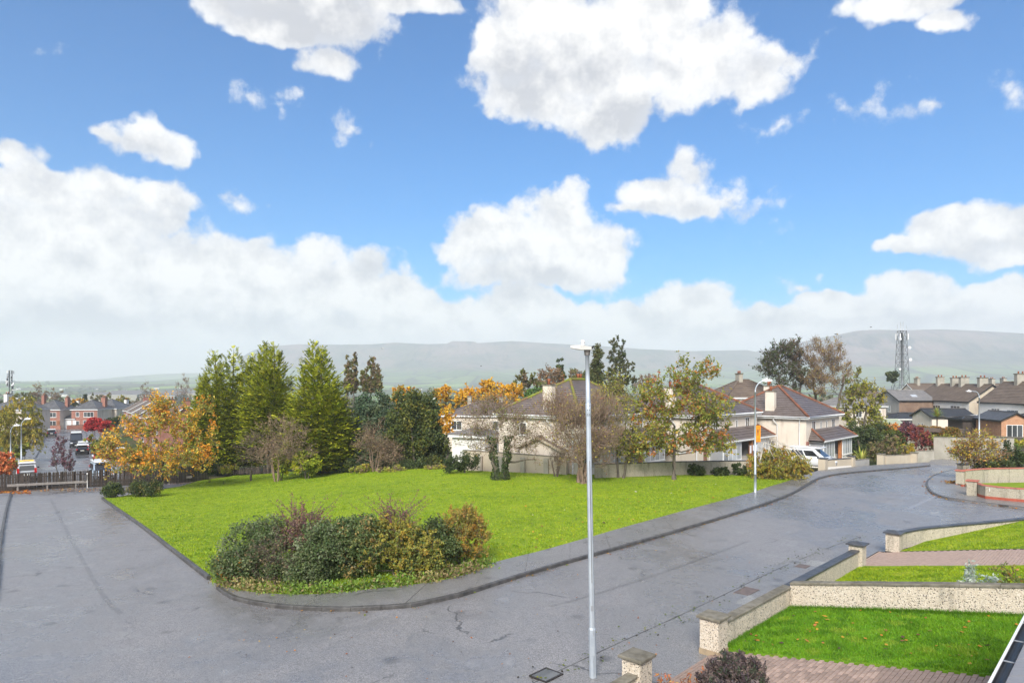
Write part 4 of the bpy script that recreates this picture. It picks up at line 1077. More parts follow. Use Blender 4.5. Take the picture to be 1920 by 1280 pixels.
def plain_house(label, P, rz, L, W, H, rise, wall='render_cream', roof='roof_tile_brown', kind='hip', group=None, wins=(), chim=(), doors=(), tall=1, cat='house', name='house', side='render_cream', ov=.3, courses=8, extras=None, chim_mat='brick_red', trim='upvc_white'):
    """P: front-left corner on the ground (world), local x along the front, y to the back, front faces -y"""
    t = thing(name, label, cat, P, rz, group)
    lbox(t, 'wall', wall, 0, L, 0, W, -1.0, H)
    if side != wall:
        lbox(t, 'side_wall', side, -.02, 0, .02, W - .02, -1.0, H - .02); lbox(t, 'side_wall', side, L, L + .02, .02, W - .02, -1.0, H - .02)
    e = [(-ov, -ov, H), (L + ov, -ov, H), (L + ov, W + ov, H), (-ov, W + ov, H)]
    if kind == 'hip':
        if L >= W: rl = max(.3, L - W); m0 = (L / 2 - rl / 2, W / 2, H + rise); m1 = (L / 2 + rl / 2, W / 2, H + rise); qs = ((e[0], e[1], m1, m0), (e[1], e[2], m1, m1), (e[2], e[3], m0, m1), (e[3], e[0], m0, m0))
        else: rl = max(.3, W - L); m0 = (L / 2, W / 2 - rl / 2, H + rise); m1 = (L / 2, W / 2 + rl / 2, H + rise); qs = ((e[0], e[1], m0, m0), (e[1], e[2], m1, m0), (e[2], e[3], m1, m1), (e[3], e[0], m0, m1))
        hips = ((e[0], m0), (e[1], m1 if L >= W else m0), (e[2], m1), (e[3], m0 if L >= W else m1), (m0, m1))
    elif kind == 'gable_x':          # ridge along x, gables left and right
        m0 = (-ov, W / 2, H + rise); m1 = (L + ov, W / 2, H + rise); qs = ((e[0], e[1], m1, m0), (e[2], e[3], m0, m1)); hips = ((m0, m1),)
        for x, s in ((0, -1), (L, 1)):
            mb = MB(); mb.add([(x + .001 * s, 0, H), (x + .001 * s, W, H), (x + .001 * s, W / 2, H + rise * W / (W + 2 * ov))], [(0, 1, 2)]); mb.build('gable', MATS[side], t)
    else:                            # gable_y: ridge along y, gables front and back
        m0 = (L / 2, -ov, H + rise); m1 = (L / 2, W + ov, H + rise); qs = ((e[1], e[2], m1, m0), (e[3], e[0], m0, m1)); hips = ((m0, m1),)
        for y in (-.001, W + .001):
            mb = MB(); mb.add([(0, y, H), (L, y, H), (L / 2, y, H + rise * L / (L + 2 * ov))], [(0, 1, 2)]); mb.build('gable', MATS[wall], t)
    for q in qs:
        mb = MB(); roof_slope(mb, *q, courses); mb.build('roof_slope', MATS[roof], t)
    for a, c in hips:
        mb = MB(); mb.tube([Vector(a) + Vector((0, 0, .04)), Vector(c) + Vector((0, 0, .04))], .1, 5); mb.build('ridge_tiles', MATS[roof], t)
    mb = MB()
    eaves = ((e[0], e[1]), (e[1], e[2]), (e[2], e[3]), (e[3], e[0])) if kind == 'hip' else (((e[0], e[1]), (e[2], e[3])) if kind == 'gable_x' else ((e[1], e[2]), (e[3], e[0])))
    for a, c in eaves:
        a, c = Vector(a), Vector(c); d = (c - a).normalized(); n = Vector((d.y, -d.x, 0))
        mb.slab([a, c, c - Vector((0, 0, .2)), a - Vector((0, 0, .2))], n, .04)
    if kind != 'hip':
        for a, c in ((e[0], m0), (e[3], m0), (e[1], m1), (e[2], m1)) if kind == 'gable_x' else ((e[0], m0), (e[1], m0), (e[2], m1), (e[3], m1)):
            a, c = Vector(a), Vector(c); n = Vector((1 if a.x > L / 2 else -1, 0, 0)) if kind == 'gable_x' else Vector((0, 1 if a.y > W / 2 else -1, 0))
            mb.slab([a + n * .02 + Vector((0, 0, .04)), c + n * .02 + Vector((0, 0, .04)), c + n * .02 - Vector((0, 0, .16)), a + n * .02 - Vector((0, 0, .16))], n, .04)
    mb.build('fascia', MATS[trim], t)
    faces = {'f': ((0, 0, 0), (1, 0, 0), (0, -1, 0)), 'l': ((0, W, 0), (0, -1, 0), (-1, 0, 0)), 'r': ((L, 0, 0), (0, 1, 0), (1, 0, 0)), 'b': ((L, W, 0), (-1, 0, 0), (0, 1, 0))}
    off = .022 if side != wall else .0
    for wdw in wins:
        f, x, z, w, h = wdw[:5]; bars = wdw[5] if len(wdw) > 5 else 1; gl_ = wdw[6] if len(wdw) > 6 else 'glass'
        o, ux, n = faces[f]; window(t, Vector(o) + Vector(ux) * x + Vector((0, 0, z)) + Vector(n) * (off if f in 'lr' else 0), ux, n, w, h, bars, 'window', gl_)
    for f, x, w, h, m in doors:
        o, ux, n = faces[f]; p = Vector(o) + Vector(ux) * x; ux, n = Vector(ux), Vector(n)
        mb = MB(); vs = [p + ux * a + Vector((0, 0, z)) + n * dd for dd in (-.05, .05) for a, z in ((0, 0), (w, 0), (w, h), (0, h))]
        mb.add(vs, [(0, 3, 2, 1), (4, 5, 6, 7), (0, 1, 5, 4), (1, 2, 6, 5), (2, 3, 7, 6), (3, 0, 4, 7)]); mb.build('door', MATS[m], t)
    for x, y, w, d, z1 in chim:
        ch = lbox(t, 'chimney', chim_mat, x - w / 2, x + w / 2, y - d / 2, y + d / 2, H + .2, z1)
        mb = MB(); mb.box((x, y, z1 + .06), (w + .16, d + .16, .12)); mb.build('chimney_cap', MATS['coping_old'], ch)
        for k in (-1, 1):
            mb = MB(); mb.lathe((x, y + k * d * .22, z1 + .12), [(.12, 0), (.11, .3), (.14, .34), (.09, .36)], 7); mb.build('chimney_pot', MATS['terracotta'], ch)
    return t

# ---- terraces on the right
GR_T = 'terraced houses beyond the bend'
ZB = -1.9
t1 = plain_house('white fronted terrace with a row of dark chimneys beyond the tall street lamp', (79, 134, ZB), R(-90), 16, 8, 5.3, 2.95, 'render_white', 'roof_tile_brown', 'gable_x', GR_T,
    wins=[('f', 1.2, 3.1, 2.0, 1.3, 2), ('f', 5.9, 3.1, 2.2, 1.3, 2), ('f', 11.0, 3.0, 2.6, 1.5, 2), ('f', 1.6, .7, 1.8, 1.3), ('f', 6.5, .7, 1.8, 1.3)],
    chim=[(1.6, 4, .6, 1.3, 9.6), (6.0, 4, .6, 1.3, 9.4), (8.6, 4, .7, 1.5, 9.5), (13.6, 4, .7, 1.5, 9.4)], side='render_tan', chim_mat='render_dirty', trim='paint_black', courses=14)
t2 = plain_house('dark roofed terrace end with white panels nearest the brick garden room', (75.4, 110, ZB), R(-90), 19, 8, 5.5, 3.2, 'render_white', 'roof_tile_brown', 'gable_x', GR_T,
    wins=[('f', 2.6, 3.2, 1.9, 1.4, 2), ('f', 6.0, 2.9, 2.4, 1.6, 2), ('f', 12.0, 3.0, 2.4, 1.5, 2)],
    chim=[(3.4, 4, .7, 1.5, 9.9), (10, 4, .7, 1.5, 9.9)], side='render_tan', chim_mat='render_dirty', trim='paint_black', courses=14)
t3 = plain_house('grey rendered wing with metal-grey roof and skylight beside the terrace', (72.6, 128, ZB), 0, 6.6, 8, 5.25, 1.85, 'boards_brown', 'roof_grey', 'gable_x', GR_T,
    wins=[('l', 2.0, .9, .9, 1.4, 0, 'glass_net'), ('l', 4.2, 3.0, .9, 1.2, 0, 'glass_net')], side='render_grey', trim='paint_black', courses=10)
mb = MB(); a = Vector((3.1, 1.1, 5.25 + .66)); mb.slab([a, a + Vector((1.1, 0, 0)), a + Vector((1.1, .9, .42)), a + Vector((0, .9, .42))], (0, -.42, .9), .1); sk = mb.build('skylight', MATS['glass_net'], t3)
# rear extensions
GR_E = 'rear extensions of the terraces'
plain_house('cream extension with black pitched roof and small windows', (65.2, 106, ZB), 0, 6.6, 5.2, 3.3, 1.15, 'render_cream', 'roof_black', 'gable_x', GR_E, wins=[('f', 2.4, 1.2, 1.6, 1.1, 2), ('f', 4.6, 1.4, .6, .9, 0), ('l', 1.6, 1.2, .5, 1.0, 0), ('l', 2.5, 1.2, .5, 1.0, 0)], trim='paint_black', cat='extension', name='house_extension')
plain_house('low white sun lounge with sagging dark roof under the brown boards', (66.5, 119, ZB), 0, 9.5, 6, 2.3, .9, 'render_white', 'roof_black', 'hip', GR_E, wins=[('f', .5, .5, 3.0, 1.5, 4), ('f', 4.3, .5, 3.0, 1.5, 3)], trim='paint_white', cat='extension', name='house_extension')
plain_house('long cream lean-to with pale sloping roof by the lamp', (69.2, 102, ZB), R(8), 9.5, 5, 2.9, .7, 'render_tan', 'felt_pale', 'hip', GR_E, wins=[('f', .5, 1.2, .8, .9, 0)], trim='paint_black', cat='extension', name='house_extension')
br = plain_house('orange brick garden room with white french doors and grey hipped roof', (62.0, 86.5, ZB + 1.1), R(-8), 3.4, 6, 2.75, 1.0, 'brick_orange', 'roof_slate', 'gable_y', GR_E, wins=[('f', .6, .1, 1.9, 2.1, 2)], trim='paint_black', cat='extension', name='house_extension', side='brick_orange')
plain_house('brick extension with dark roof adjoining the garden room', (65.3, 87.5, ZB + .9), R(-8), 8, 6, 2.5, 1.3, 'brick_orange', 'roof_slate', 'hip', GR_E, trim='paint_black', cat='extension', name='house_extension', side='brick_orange')
plain_house('small garden shed with pale green ribbed roof', D(1668, 812, 86) - Vector((0, 0, .9)), R(20), 2.6, 2.6, 1.7, .8, 'wood_orange', 'felt_green', 'gable_x', None, cat='shed', name='garden_shed', side='wood_door', trim='paint_white')
plain_house('dark timber shed with flat felt roof in front of the lean-to', D(1805, 802, 93) - Vector((0, 0, .3)), R(2), 5.6, 3, 1.5, .3, 'fence_wood', 'roof_black', 'hip', None, cat='shed', name='garden_shed', side='fence_wood', trim='paint_black', wins=[('f', 3.6, .4, .8, .9, 0)])
# dark screen fence and hedge terrace wall before the gardens
fw = thing('boundary_wall', 'dark boarded screen wall below the brick garden room', 'wall', D(1890, 820, 80))
wall_run(fw, [D(1790, 800, 84).to_2d(), D(1850, 800, 82).to_2d(), D(1925, 800, 80).to_2d(), D(2000, 800, 79).to_2d()], 2.0, .2, 'fence_wood_grey', 'coping_old', .26, .05, lambda x, y: -1.7, 1.2)
rw = thing('boundary_wall', 'grey block wall carrying the rust coloured clipped hedge', 'wall', D(1760, 815, 84))
wall_run(rw, [D(1700, 800, 88).to_2d(), D(1750, 800, 86).to_2d(), D(1795, 800, 83).to_2d()], 1.9, .25, 'render_dirty', 'coping_old', .3, .05, lambda x, y: -1.6, 1.2)

# ---- roofs beyond
GR_R = 'brown roofed houses seen over the nearer ones'
far_roofs = [
 ('brown hipped house with pale ridge lines glimpsed between the maple and bend house', 1364, 745, 100, 9.5, 8, 3.0, R(10), 'roof_tile_brown', 'hip', 2.6, [(4, 4, .6, 1.2, 6.5)]),
 ('brown hipped house with cream walls standing behind the feathery olive tree', 1632, 756, 150, 9, 9, 5.2, R(30), 'roof_tile_brown', 'hip', 4.2, []),
 ('pale cream house behind the grey rendered wing, brown hipped roof', 1672, 758, 165, 9, 8, 4.2, R(15), 'roof_tile_brown', 'hip', 3.0, []),
 ('brown roof with corner chimney behind the first terrace chimney', 1722, 742, 168, 12, 8, 5.0, R(5), 'roof_tile_brown', 'gable_x', 3.0, [(2.5, 4, .7, 1.4, 9.3), (9, 4, .7, 1.4, 9.2)]),
 ('long brown terrace roof with two chimneys behind the white terrace', 1786, 744, 175, 18, 8, 5.0, R(-4), 'roof_tile_brown', 'gable_x', 3.2, [(3, 4, .8, 1.6, 9.6), (12, 4, .8, 1.6, 9.6)]),
 ('far brown terrace roof at the edge of the estate', 1868, 742, 180, 20, 8, 5.0, R(-6), 'roof_tile_brown', 'gable_x', 3.2, [(4, 4, .8, 1.6, 9.6), (13, 4, .8, 1.6, 9.6)]),
 ('brown tiled bungalow beside the dark evergreen, behind the white clad shed', 832, 778, 88, 9, 8, 3.9, R(-8), 'roof_tile', 'hip', 1.7, [(2.6, 4, .5, .5, 6.2)]),
 ('brown tiled bungalow roof peeping behind the ivy clad tree', 905, 780, 92, 8, 8, 3.6, R(-5), 'roof_tile', 'hip', 1.7, [(2.2, 3, .5, .5, 6.0)]),
 ('grey slated house end behind the ivy covered trees', 1596, 762, 118, 8, 8, 4.0, R(20), 'roof_grey', 'hip', 2.2, []),
]
for lab, px, py, Y, L, Wd, H, rz, rm, kd, rise, ch in far_roofs:
    p = D(px, py, Y); p.z -= H
    plain_house(lab, p, rz, L, Wd, H, rise, 'render_cream', rm, kd, GR_R, chim=ch, chim_mat='render_dirty', wins=[('f', 1.0, H - 1.9, 1.4, 1.2, 1), ('f', L - 2.6, H - 1.9, 1.4, 1.2, 1)])
# garage and low wing against the green, left of the first cream house
plain_house('small white clad shed with grey roof behind the dark verge shrub', D(848, 852, 62) - Vector((0, 0, .3)), R(-28), 3.4, 3, 2.1, .55, 'paint_white', 'roof_grey', 'hip', None, cat='shed', name='garden_shed', side='paint_white')
plain_house('low cream garage wing behind the tall stained wall', D(975, 848, 58.5) - Vector((0, 0, 1.5)), AZU - R(90), 4.5, 5, 2.0, .95, 'render_cream', 'roof_tile', 'gable_y', None, cat='garage', name='garage', trim='render_tan')

# ---- left estate
LW = Vector((-.542, .840)); LR = Vector((.840, .542))         # along the far street, and to its right
AZL = math.atan2(LR.y, LR.x)
far_l = gp((36, 900), (68, 856), (90, 809), (93, 803)); far_r = gp((194, 898), (176, 866), (159, 804), (158, 801))
GR_L = 'brick and cream houses of the far estate'
def gw(px, py): return G(px, py)
def est(label, px, py, L, W, wall, side, wins, chim, rz=0.0, H=5.0, rise=2.3, roof='roof_slate', kind='hip', doors=()):
    p = gw(px, py); return plain_house(label, p, AZL - R(30) + rz, L, W, H, rise, wall, roof, kind, GR_L, wins=wins, chim=chim, side=side, doors=doors, courses=7)
WN = [('f', 1.1, 3.1, .9, 1.2, 0), ('f', 3.1, 3.0, 2.6, 1.3, 2), ('f', 1.0, .7, 1.0, 1.3, 0), ('f', 3.0, .5, 2.7, 1.6, 2)]
est('red brick fronted house with bay and end chimney beside the turning head', 62, 804, 6.6, 8.0, 'brick_red', 'render_cream', WN, [(5.8, 5.0, .7, 1.2, 8.0)], R(2), doors=(('f', 5.7, .9, 2.1, 'wood_door'),))
est('red brick house with low garage facing down the street', 134, 803, 6.6, 8.0, 'brick_red', 'render_cream', WN, [(5.9, 5, .7, 1.2, 8.0)], R(0), doors=(('f', .3, .9, 2.1, 'upvc_white'),))
est('cream house end with two windows behind the scarlet maple', 167, 800, 7.6, 8.4, 'render_cream', 'render_cream', [('f', 1.6, 3.0, 1.5, 1.3, 1), ('f', 5.0, 3.0, 1.3, 1.3, 1)], [(.9, 5, .7, 1.1, 8.0)], R(-4), 5.0, 2.4)
est('brown roofed house with brick chimney behind the golden willow', 18, 800, 8.0, 8.5, 'render_tan', 'render_cream', [('f', 1.6, 3.0, 1.5, 1.2, 1), ('f', 5.0, 3.0, 1.3, 1.2, 1)], [(6.6, 4.2, .7, 1.2, 8.6)], R(4), 5.0, 2.5, 'roof_tile_brown')
est('grey roofed house cut by the edge of the far estate', -14, 806, 6.5, 8, 'render_white', 'render_white', [('f', 4.2, 3.0, 1.5, 1.2, 1)], [], R(4), 5.0, 2.2, 'roof_grey')
plain_house('white garage beside the brick house at the turning head', gw(115, 803), AZL - R(30), 3.4, 6, 2.5, .9, 'brick_red', 'roof_slate', 'hip', None, doors=(('f', .5, 2.4, 2.1, 'upvc_white'),), cat='garage', name='garage', side='brick_red')
# terrace rows down the right of that street (roofs step away behind the orange tree)
for k, (px, py, lab) in enumerate(((232, 806, 'brick terraced house at the turning head end of the row behind the orange tree'), (240, 812, 'brick terraced house next but one to the end of the row behind the orange tree'), (250, 820, 'brick terraced house in the middle of the row behind the orange tree'), (264, 832, 'brick terraced house half hidden by the orange tree crown'), (284, 846, 'brick terraced house nearest the orange tree trunk'))):
    p = gw(px, py)
    plain_house(lab, p, AZL - R(85), 6.2, 8, 5.0, 2.5, 'brick_red', 'roof_tile_brown', 'gable_x', GR_L, wins=[('f', 1.2, 3.0, 1.4, 1.2, 1), ('f', 4.0, 3.0, 1.2, 1.2, 1), ('f', 1.0, .6, 2.0, 1.5, 2)], chim=[(5.6, 4, .6, 1.1, 8.3)], side='brick_red', courses=8)
for lab, px, py, Y, L in (('grey roofed house on the outer side of the golden willow', -30, 768, 150, 9), ('white chimneyed house between willow and phone mast', 22, 764, 235, 10), ('dark roofed house behind the cream gable', 210, 770, 215, 9), ('brown bungalow roof behind the brick house chimney', 120, 771, 225, 10)):
    p = D(px, py, Y); plain_house(lab, Vector((p.x, p.y, p.z - 4.6)), R(-6), L, 8, 4.6, 2.2, 'render_cream', 'roof_slate', 'hip', 'houses behind the turning head', chim=[(2, 4, .8, 1.2, 8)], chim_mat='render_white', courses=6)
# far street, footpaths, verges
def seg_poly(a, c): return [Vector(p[:2]) for p in a] + [Vector(p[:2]) for p in reversed(c)]
sl = gp((24, 912), (68, 856), (90, 809), (91, 804)); sr = gp((206, 905), (176, 866), (159, 804), (158.5, 802))
tag(draped('road', seg_poly(sl, sr), lambda x, y: zt(x, y) - .1, 3.0, 'asphalt_far'), kind='structure')
ll = catmull(sl, 2.5); rr = catmull(sr, 2.5)
for L_, s in ((ll, 1), (rr, -1)):
    fp = tag(draped('pavement', [Vector(p[:2]) for p in L_] + [Vector(p[:2]) for p in reversed(offset_line(L_, 2.6 * s))], lambda x, y: zt(x, y) + .02, 2.0, 'asphalt_far', skirt=.14), kind='structure')
    kerb_run('kerb_stone', L_, .14, .14, lambda x, y: zt(x, y) - .1, 'kerb', fp, s, 4.0)
    gw_ = thing('garden_wall', 'low red brick wall along the %s footpath of the far street' % ('willow side' if s > 0 else 'maple side'), 'wall', (L_[3].x, L_[3].y, zt(L_[3].x, L_[3].y)))
    wall_run(gw_, offset_line(L_, 2.8 * s)[2:-1], .75, .22, 'brick_red', 'coping_old', .3, .07, lambda x, y: zt(x, y), 1.6)
fb = thing('garden_wall', 'low red brick wall in front of the houses at the turning head', 'wall', gw(110, 803)); a = gw(93, 804); c2 = gw(114, 804)
wall_run(fb, [a.to_2d(), c2.to_2d()], .9, .22, 'brick_red', 'coping_old', .3, .07, zt, 1.6)
fb = thing('garden_wall', 'low red brick wall under the round bush by the white garage', 'wall', gw(140, 803)); a = gw(125, 804); c2 = gw(157, 803)
wall_run(fb, [a.to_2d(), c2.to_2d()], .95, .22, 'brick_red', 'coping_old', .3, .07, zt, 1.6)

# ---- big sheds and scattered houses far out
for lab, px, py, Y, L, H in (('long grey warehouse roof beyond the far estate', 162, 740, 620, 46, 7), ('second grey warehouse roof stepped behind the first', 198, 736, 700, 34, 6), ('broad brown-grey factory roof behind the orange tree', 297, 737, 640, 60, 9), ('pale factory wing with white wall', 262, 742, 580, 30, 6)):
    p = D(px, py, Y); plain_house(lab, Vector((p.x, p.y, p.z - H)), 0, L, 24, H, 2.0, 'render_grey', 'roof_grey', 'gable_x', 'far industrial sheds', cat='warehouse', name='warehouse', courses=4, side='render_grey')
me_w = None
rngh = random.Random(5)
proto = None
for i in range(64):
    if i < 26: px = rngh.uniform(10, 360); Y = rngh.uniform(700, 2300)
    elif i < 40: px = rngh.uniform(690, 960); Y = rngh.uniform(900, 2600)
    else: px = rngh.uniform(1200, 1420) if i < 54 else rngh.uniform(1590, 1915); Y = rngh.uniform(450 if px < 1430 else 800, 2200)
    x = (px - CX) / FPX * Y; z = zt(x, Y) - .5 + (np.sin(x * .006 + 1.3) * 2.2 + np.sin(Y * .004 + x * .0017) * 2.6) * min(1, (Y - 250) / 900)
    if proto is None:
        proto = thing('far_house', 'tiny pale house among the distant fields', 'house', (x, Y, z), 0, 'distant houses in the valley')
        lbox(proto, 'wall', 'render_white', 0, 12, 0, 8, -2, 4.0); mb = MB(); roof_slope(mb, (-.3, -.3, 4), (12.3, -.3, 4), (12.3, 4, 7), (-.3, 4, 7), 2); roof_slope(mb, (12.3, 8.3, 4), (-.3, 8.3, 4), (-.3, 4, 7), (12.3, 4, 7), 2); mb.build('roof', MATS['roof_slate'], proto)
        mb = MB(); mb.add([(0, 0, 4), (0, 8, 4), (0, 4, 7), (12, 0, 4), (12, 8, 4), (12, 4, 7)], [(0, 1, 2), (3, 4, 5)]); mb.build('gable', MATS['render_white'], proto)
    else:
        o = copy_tree(proto); o.location = (x, Y, z); o.rotation_euler = (0, 0, rngh.uniform(-.6, .6)); s = rngh.uniform(.7, 1.3); o.scale = (s, s, s * rngh.uniform(.8, 1.1))

# ================================================================== VEGETATION
rng = np.random.RandomState(11)
def norm(a): return a / np.maximum(np.linalg.norm(a, axis=-1, keepdims=True), 1e-9)
def mesh_np(name, verts, nper, tint, mat, smooth=False):
    """verts (N, nper, 3): N separate faces of nper corners"""
    N = len(verts); me = bpy.data.meshes.new(name)
    me.vertices.add(N * nper); me.vertices.foreach_set('co', np.ascontiguousarray(verts, dtype=np.float32).ravel())
    me.loops.add(N * nper); me.loops.foreach_set('vertex_index', np.arange(N * nper, dtype=np.int32))
    me.polygons.add(N); me.polygons.foreach_set('loop_start', np.arange(0, N * nper, nper, dtype=np.int32))
    try: me.polygons.foreach_set('loop_total', np.full(N, nper, dtype=np.int32))
    except Exception: pass
    if tint is not None:
        at = me.attributes.new('tint', 'FLOAT_COLOR', 'FACE')
        at.data.foreach_set('color', np.concatenate([tint, np.ones((N, 1))], 1).astype(np.float32).ravel())
    me.materials.append(mat); me.update(calc_edges=True); me.validate(); return me
def obj_np(name, verts, nper, tint, mat, parent=None, kind=None):
    o = bpy.data.objects.new(name, mesh_np(name, verts, nper, tint, MATS[mat])); link(o, parent)
    if kind: o['kind'] = kind
    return o
def blades(C, Dv, length, width, face=None):
    """diamond blades: centre C, long axis Dv; width axis random unless face normal given"""
    Dv = norm(Dv); n = len(C)
    r = norm(rng.normal(size=(n, 3))) if face is None else norm(face + .35 * rng.normal(size=(n, 3)))
    w = norm(np.cross(Dv, r)); L = np.asarray(length).reshape(-1, 1); Wd = np.asarray(width).reshape(-1, 1)
    return np.stack([C - Dv * L / 2, C + w * Wd / 2 + Dv * L * .08, C + Dv * L / 2, C - w * Wd / 2 + Dv * L * .08], 1)
TG = 1.45
def tints(n, pal, clump=None, jit=.18):
    cols = np.array([p[:3] for p in pal]); wts = np.array([p[3] if len(p) > 3 else 1 for p in pal], float); wts /= wts.sum()
    if clump is None: idx = rng.choice(len(pal), n, p=wts)
    else:
        k = clump.max() + 1; cidx = rng.choice(len(pal), k, p=wts); idx = np.where(rng.rand(n) < .65, cidx[clump], rng.choice(len(pal), n, p=wts))
    c = cols[idx] * rng.uniform(1 - jit, 1 + jit, (n, 1)) * (1 + rng.normal(size=(n, 3)) * .05)
    return np.clip(c * TG, .004, .85)
def prisms(A, B, ra, rb):
    """three sided tapering twigs from A to B as quads (3 per twig)"""
    d = norm(B - A); r = norm(np.cross(d, rng.normal(size=A.shape))); s = np.cross(d, r); out = []
    ang = [0, 2.094, 4.189]; pa = [A + (r * math.cos(t) + s * math.sin(t)) * np.asarray(ra).reshape(-1, 1) for t in ang]; pb = [B + (r * math.cos(t) + s * math.sin(t)) * np.asarray(rb).reshape(-1, 1) for t in ang]
    for k in range(3): out.append(np.stack([pa[k], pa[(k + 1) % 3], pb[(k + 1) % 3], pb[k]], 1))
    return np.concatenate(out, 0)

def grow(t, env, nc, tr, trunk_top, bark, stems=1, lean=(0, 0), up=.25):
    """limbs from the foot to clump centres spread through the crown; returns the clump centres"""
    env = np.array(env, float); vol = env[:, 3] * env[:, 4] * env[:, 5]; vol = vol ** .75; vol /= vol.sum()
    pts = []
    while len(pts) < nc:
        k = rng.choice(len(env), p=vol); d = rng.normal(size=3); d /= np.linalg.norm(d); d *= rng.rand() ** .38
        p = env[k, :3] + d * env[k, 3:6]
        if p[2] > .15: pts.append(p)
    P = np.array(pts)
    mb = MB(); nodes = []; rads = []
    for s in range(stems):
        a = rng.uniform(0, 6.28); sp = .0 if stems == 1 else tr * rng.uniform(1, 3)
        b0 = np.array([math.cos(a) * sp, math.sin(a) * sp, -.15]); tip = np.array([lean[0] + (rng.normal() * .12 if stems == 1 else math.cos(a) * trunk_top * .28), lean[1] + (rng.normal() * .12 if stems == 1 else math.sin(a) * trunk_top * .28), trunk_top])
        k = 7; line = [b0 + (tip - b0) * (i / k) + (np.array([rng.normal(), rng.normal(), 0]) * tr * .35 if 0 < i else 0) for i in range(k + 1)]
        rr = [tr * (1.35 if i == 0 else 1.0) * (1 - .62 * i / k) for i in range(k + 1)]
        mb.tube([tuple(p) for p in line], rr, 7)
        for i in range(2, k + 1): nodes.append(line[i]); rads.append(rr[i])
    order = np.argsort(np.linalg.norm(P - np.array([lean[0], lean[1], trunk_top * .6]), axis=1))
    for i in order:
        p = P[i]; Nn = np.array(nodes); dd = np.linalg.norm(Nn - p, axis=1) + np.maximum(0, Nn[:, 2] - p[2] + .1) * 1.6
        j = int(np.argmin(dd)); a = Nn[j]; L = np.linalg.norm(p - a)
        if L < .05: continue
        m1 = a + (p - a) * .35 + np.array([0, 0, -.02 * L]) + rng.normal(size=3) * L * .05; m2 = a + (p - a) * .7 + np.array([0, 0, up * .22 * L]) * 0 + rng.normal(size=3) * L * .05
        r0 = min(rads[j] * .72, .035 + L * .028); r1 = max(.008, r0 * .42)
        mb.tube([tuple(a), tuple(m1), tuple(m2), tuple(p)], [r0, lerp(r0, r1, .35), lerp(r0, r1, .7), r1], 5, caps=False)
        for q, r in ((m1, lerp(r0, r1, .35)), (m2, lerp(r0, r1, .7)), (p, r1)): nodes.append(q); rads.append(r)
    mb.build('trunk', MATS[bark], t)
    return P
def crown(t, P, cr, per, leaf, pal, mat='leaf', upb=.4, droop=0.0, aspect=1.7, tw=0, twig='twig', twl=1.0, twr=.012, flat=1.0, leaf_along=True, gap=0.0):
    nc = len(P); per = int(per)
    keep = rng.rand(nc) > gap
    if tw > 0:
        ci = np.repeat(np.arange(nc), tw); A = P[ci] + rng.normal(size=(len(ci), 3)) * cr * .25
        o = norm(P - P.mean(0))[ci]; d = norm(o * .55 + rng.normal(size=A.shape) * .65 + np.array([0, 0, upb]))
        Lt = cr * twl * rng.uniform(.5, 1.25, (len(ci), 1)); B = A + d * Lt + np.array([0, 0, -droop]) * Lt
        M = (A + B) / 2 + rng.normal(size=A.shape) * cr * .06
        q = np.concatenate([prisms(A, M, np.full(len(A), twr), np.full(len(A), twr * .7)), prisms(M, B, np.full(len(A), twr * .7), np.full(len(A), twr * .35))], 0)
        obj_np('twigs', q, 4, None, twig, t, 'stuff')
    if per <= 0: return
    kc = np.where(keep)[0]
    ci = np.repeat(kc, per); n = len(ci)
    if tw > 0 and leaf_along:
        ti = rng.randint(0, tw, n) + ci * tw; u = rng.uniform(.15, 1.05, (n, 1)); C = A[ti] * (1 - u) + B[ti] * u + rng.normal(size=(n, 3)) * cr * .10
    else:
        dd = norm(rng.normal(size=(n, 3))) * (rng.rand(n, 1) ** .4) * cr; dd[:, 2] *= flat; C = P[ci] + dd
    C[:, 2] = np.maximum(C[:, 2], .02)
    ax = norm(rng.normal(size=(n, 3)) + np.array([0, 0, -droop * 3 - .15])); s = leaf * rng.uniform(.65, 1.35, n)
    nrm = norm(rng.normal(size=(n, 3)) + np.array([0, 0, .7]))
    return obj_np('crown', blades(C, ax, s, s / aspect, nrm), 4, tints(n, pal, ci), mat, t, 'stuff')
def pxenv(xb, base, Y, ells, dep=.85):
    out = []
    for (cx, cy, rx, ry) in ells:
        x = (cx - CX) / FPX * Y - base.x; z = HC - (cy - HY) / FPX * Y - base.z; r = rx / FPX * Y
        out.append((x, 0, z, r, r * dep, ry / FPX * Y))
    return out
def ptree(name, label, cat, xb, Y, ells, nc, per, leaf, pal, tr=.12, top=None, bark='bark', stems=1, group=None, cr=None, dep=.85, zoff=0.0, **kw):
    """a tree or shrub whose foot is on the ground at photo column xb, distance Y"""
    x = (xb - CX) / FPX * Y; base = on(x, Y, zoff); t = thing(name, label, cat, base, 0, group)
    env = pxenv(xb, base, Y, ells, dep); hi = max(e[2] for e in env)
    P = grow(t, env, nc, tr, top if top else hi * .75, bark, stems)
    ext = np.mean([(e[3] * e[4] * e[5]) ** (1 / 3) for e in env])
    crown(t, P, cr if cr else ext * .34, per, leaf, pal, **kw); return t, P
OLIVE = [(.10, .11, .022, 3), (.15, .14, .03, 2), (.07, .085, .02, 2)]
DKGREEN = [(.030, .046, .016, 3), (.050, .068, .022, 3), (.080, .098, .03, 1)]
BLUEGRN = [(.075, .105, .060, 3), (.055, .085, .045, 3), (.11, .13, .06, 1)]
ORANGE = [(.50, .20, .018, 4), (.52, .29, .03, 4), (.42, .30, .045, 2), (.22, .20, .035, 3), (.15, .17, .03, 2)]
AMBER = [(.52, .27, .015, 4), (.56, .34, .03, 3), (.40, .19, .02, 2), (.30, .22, .03, 1)]
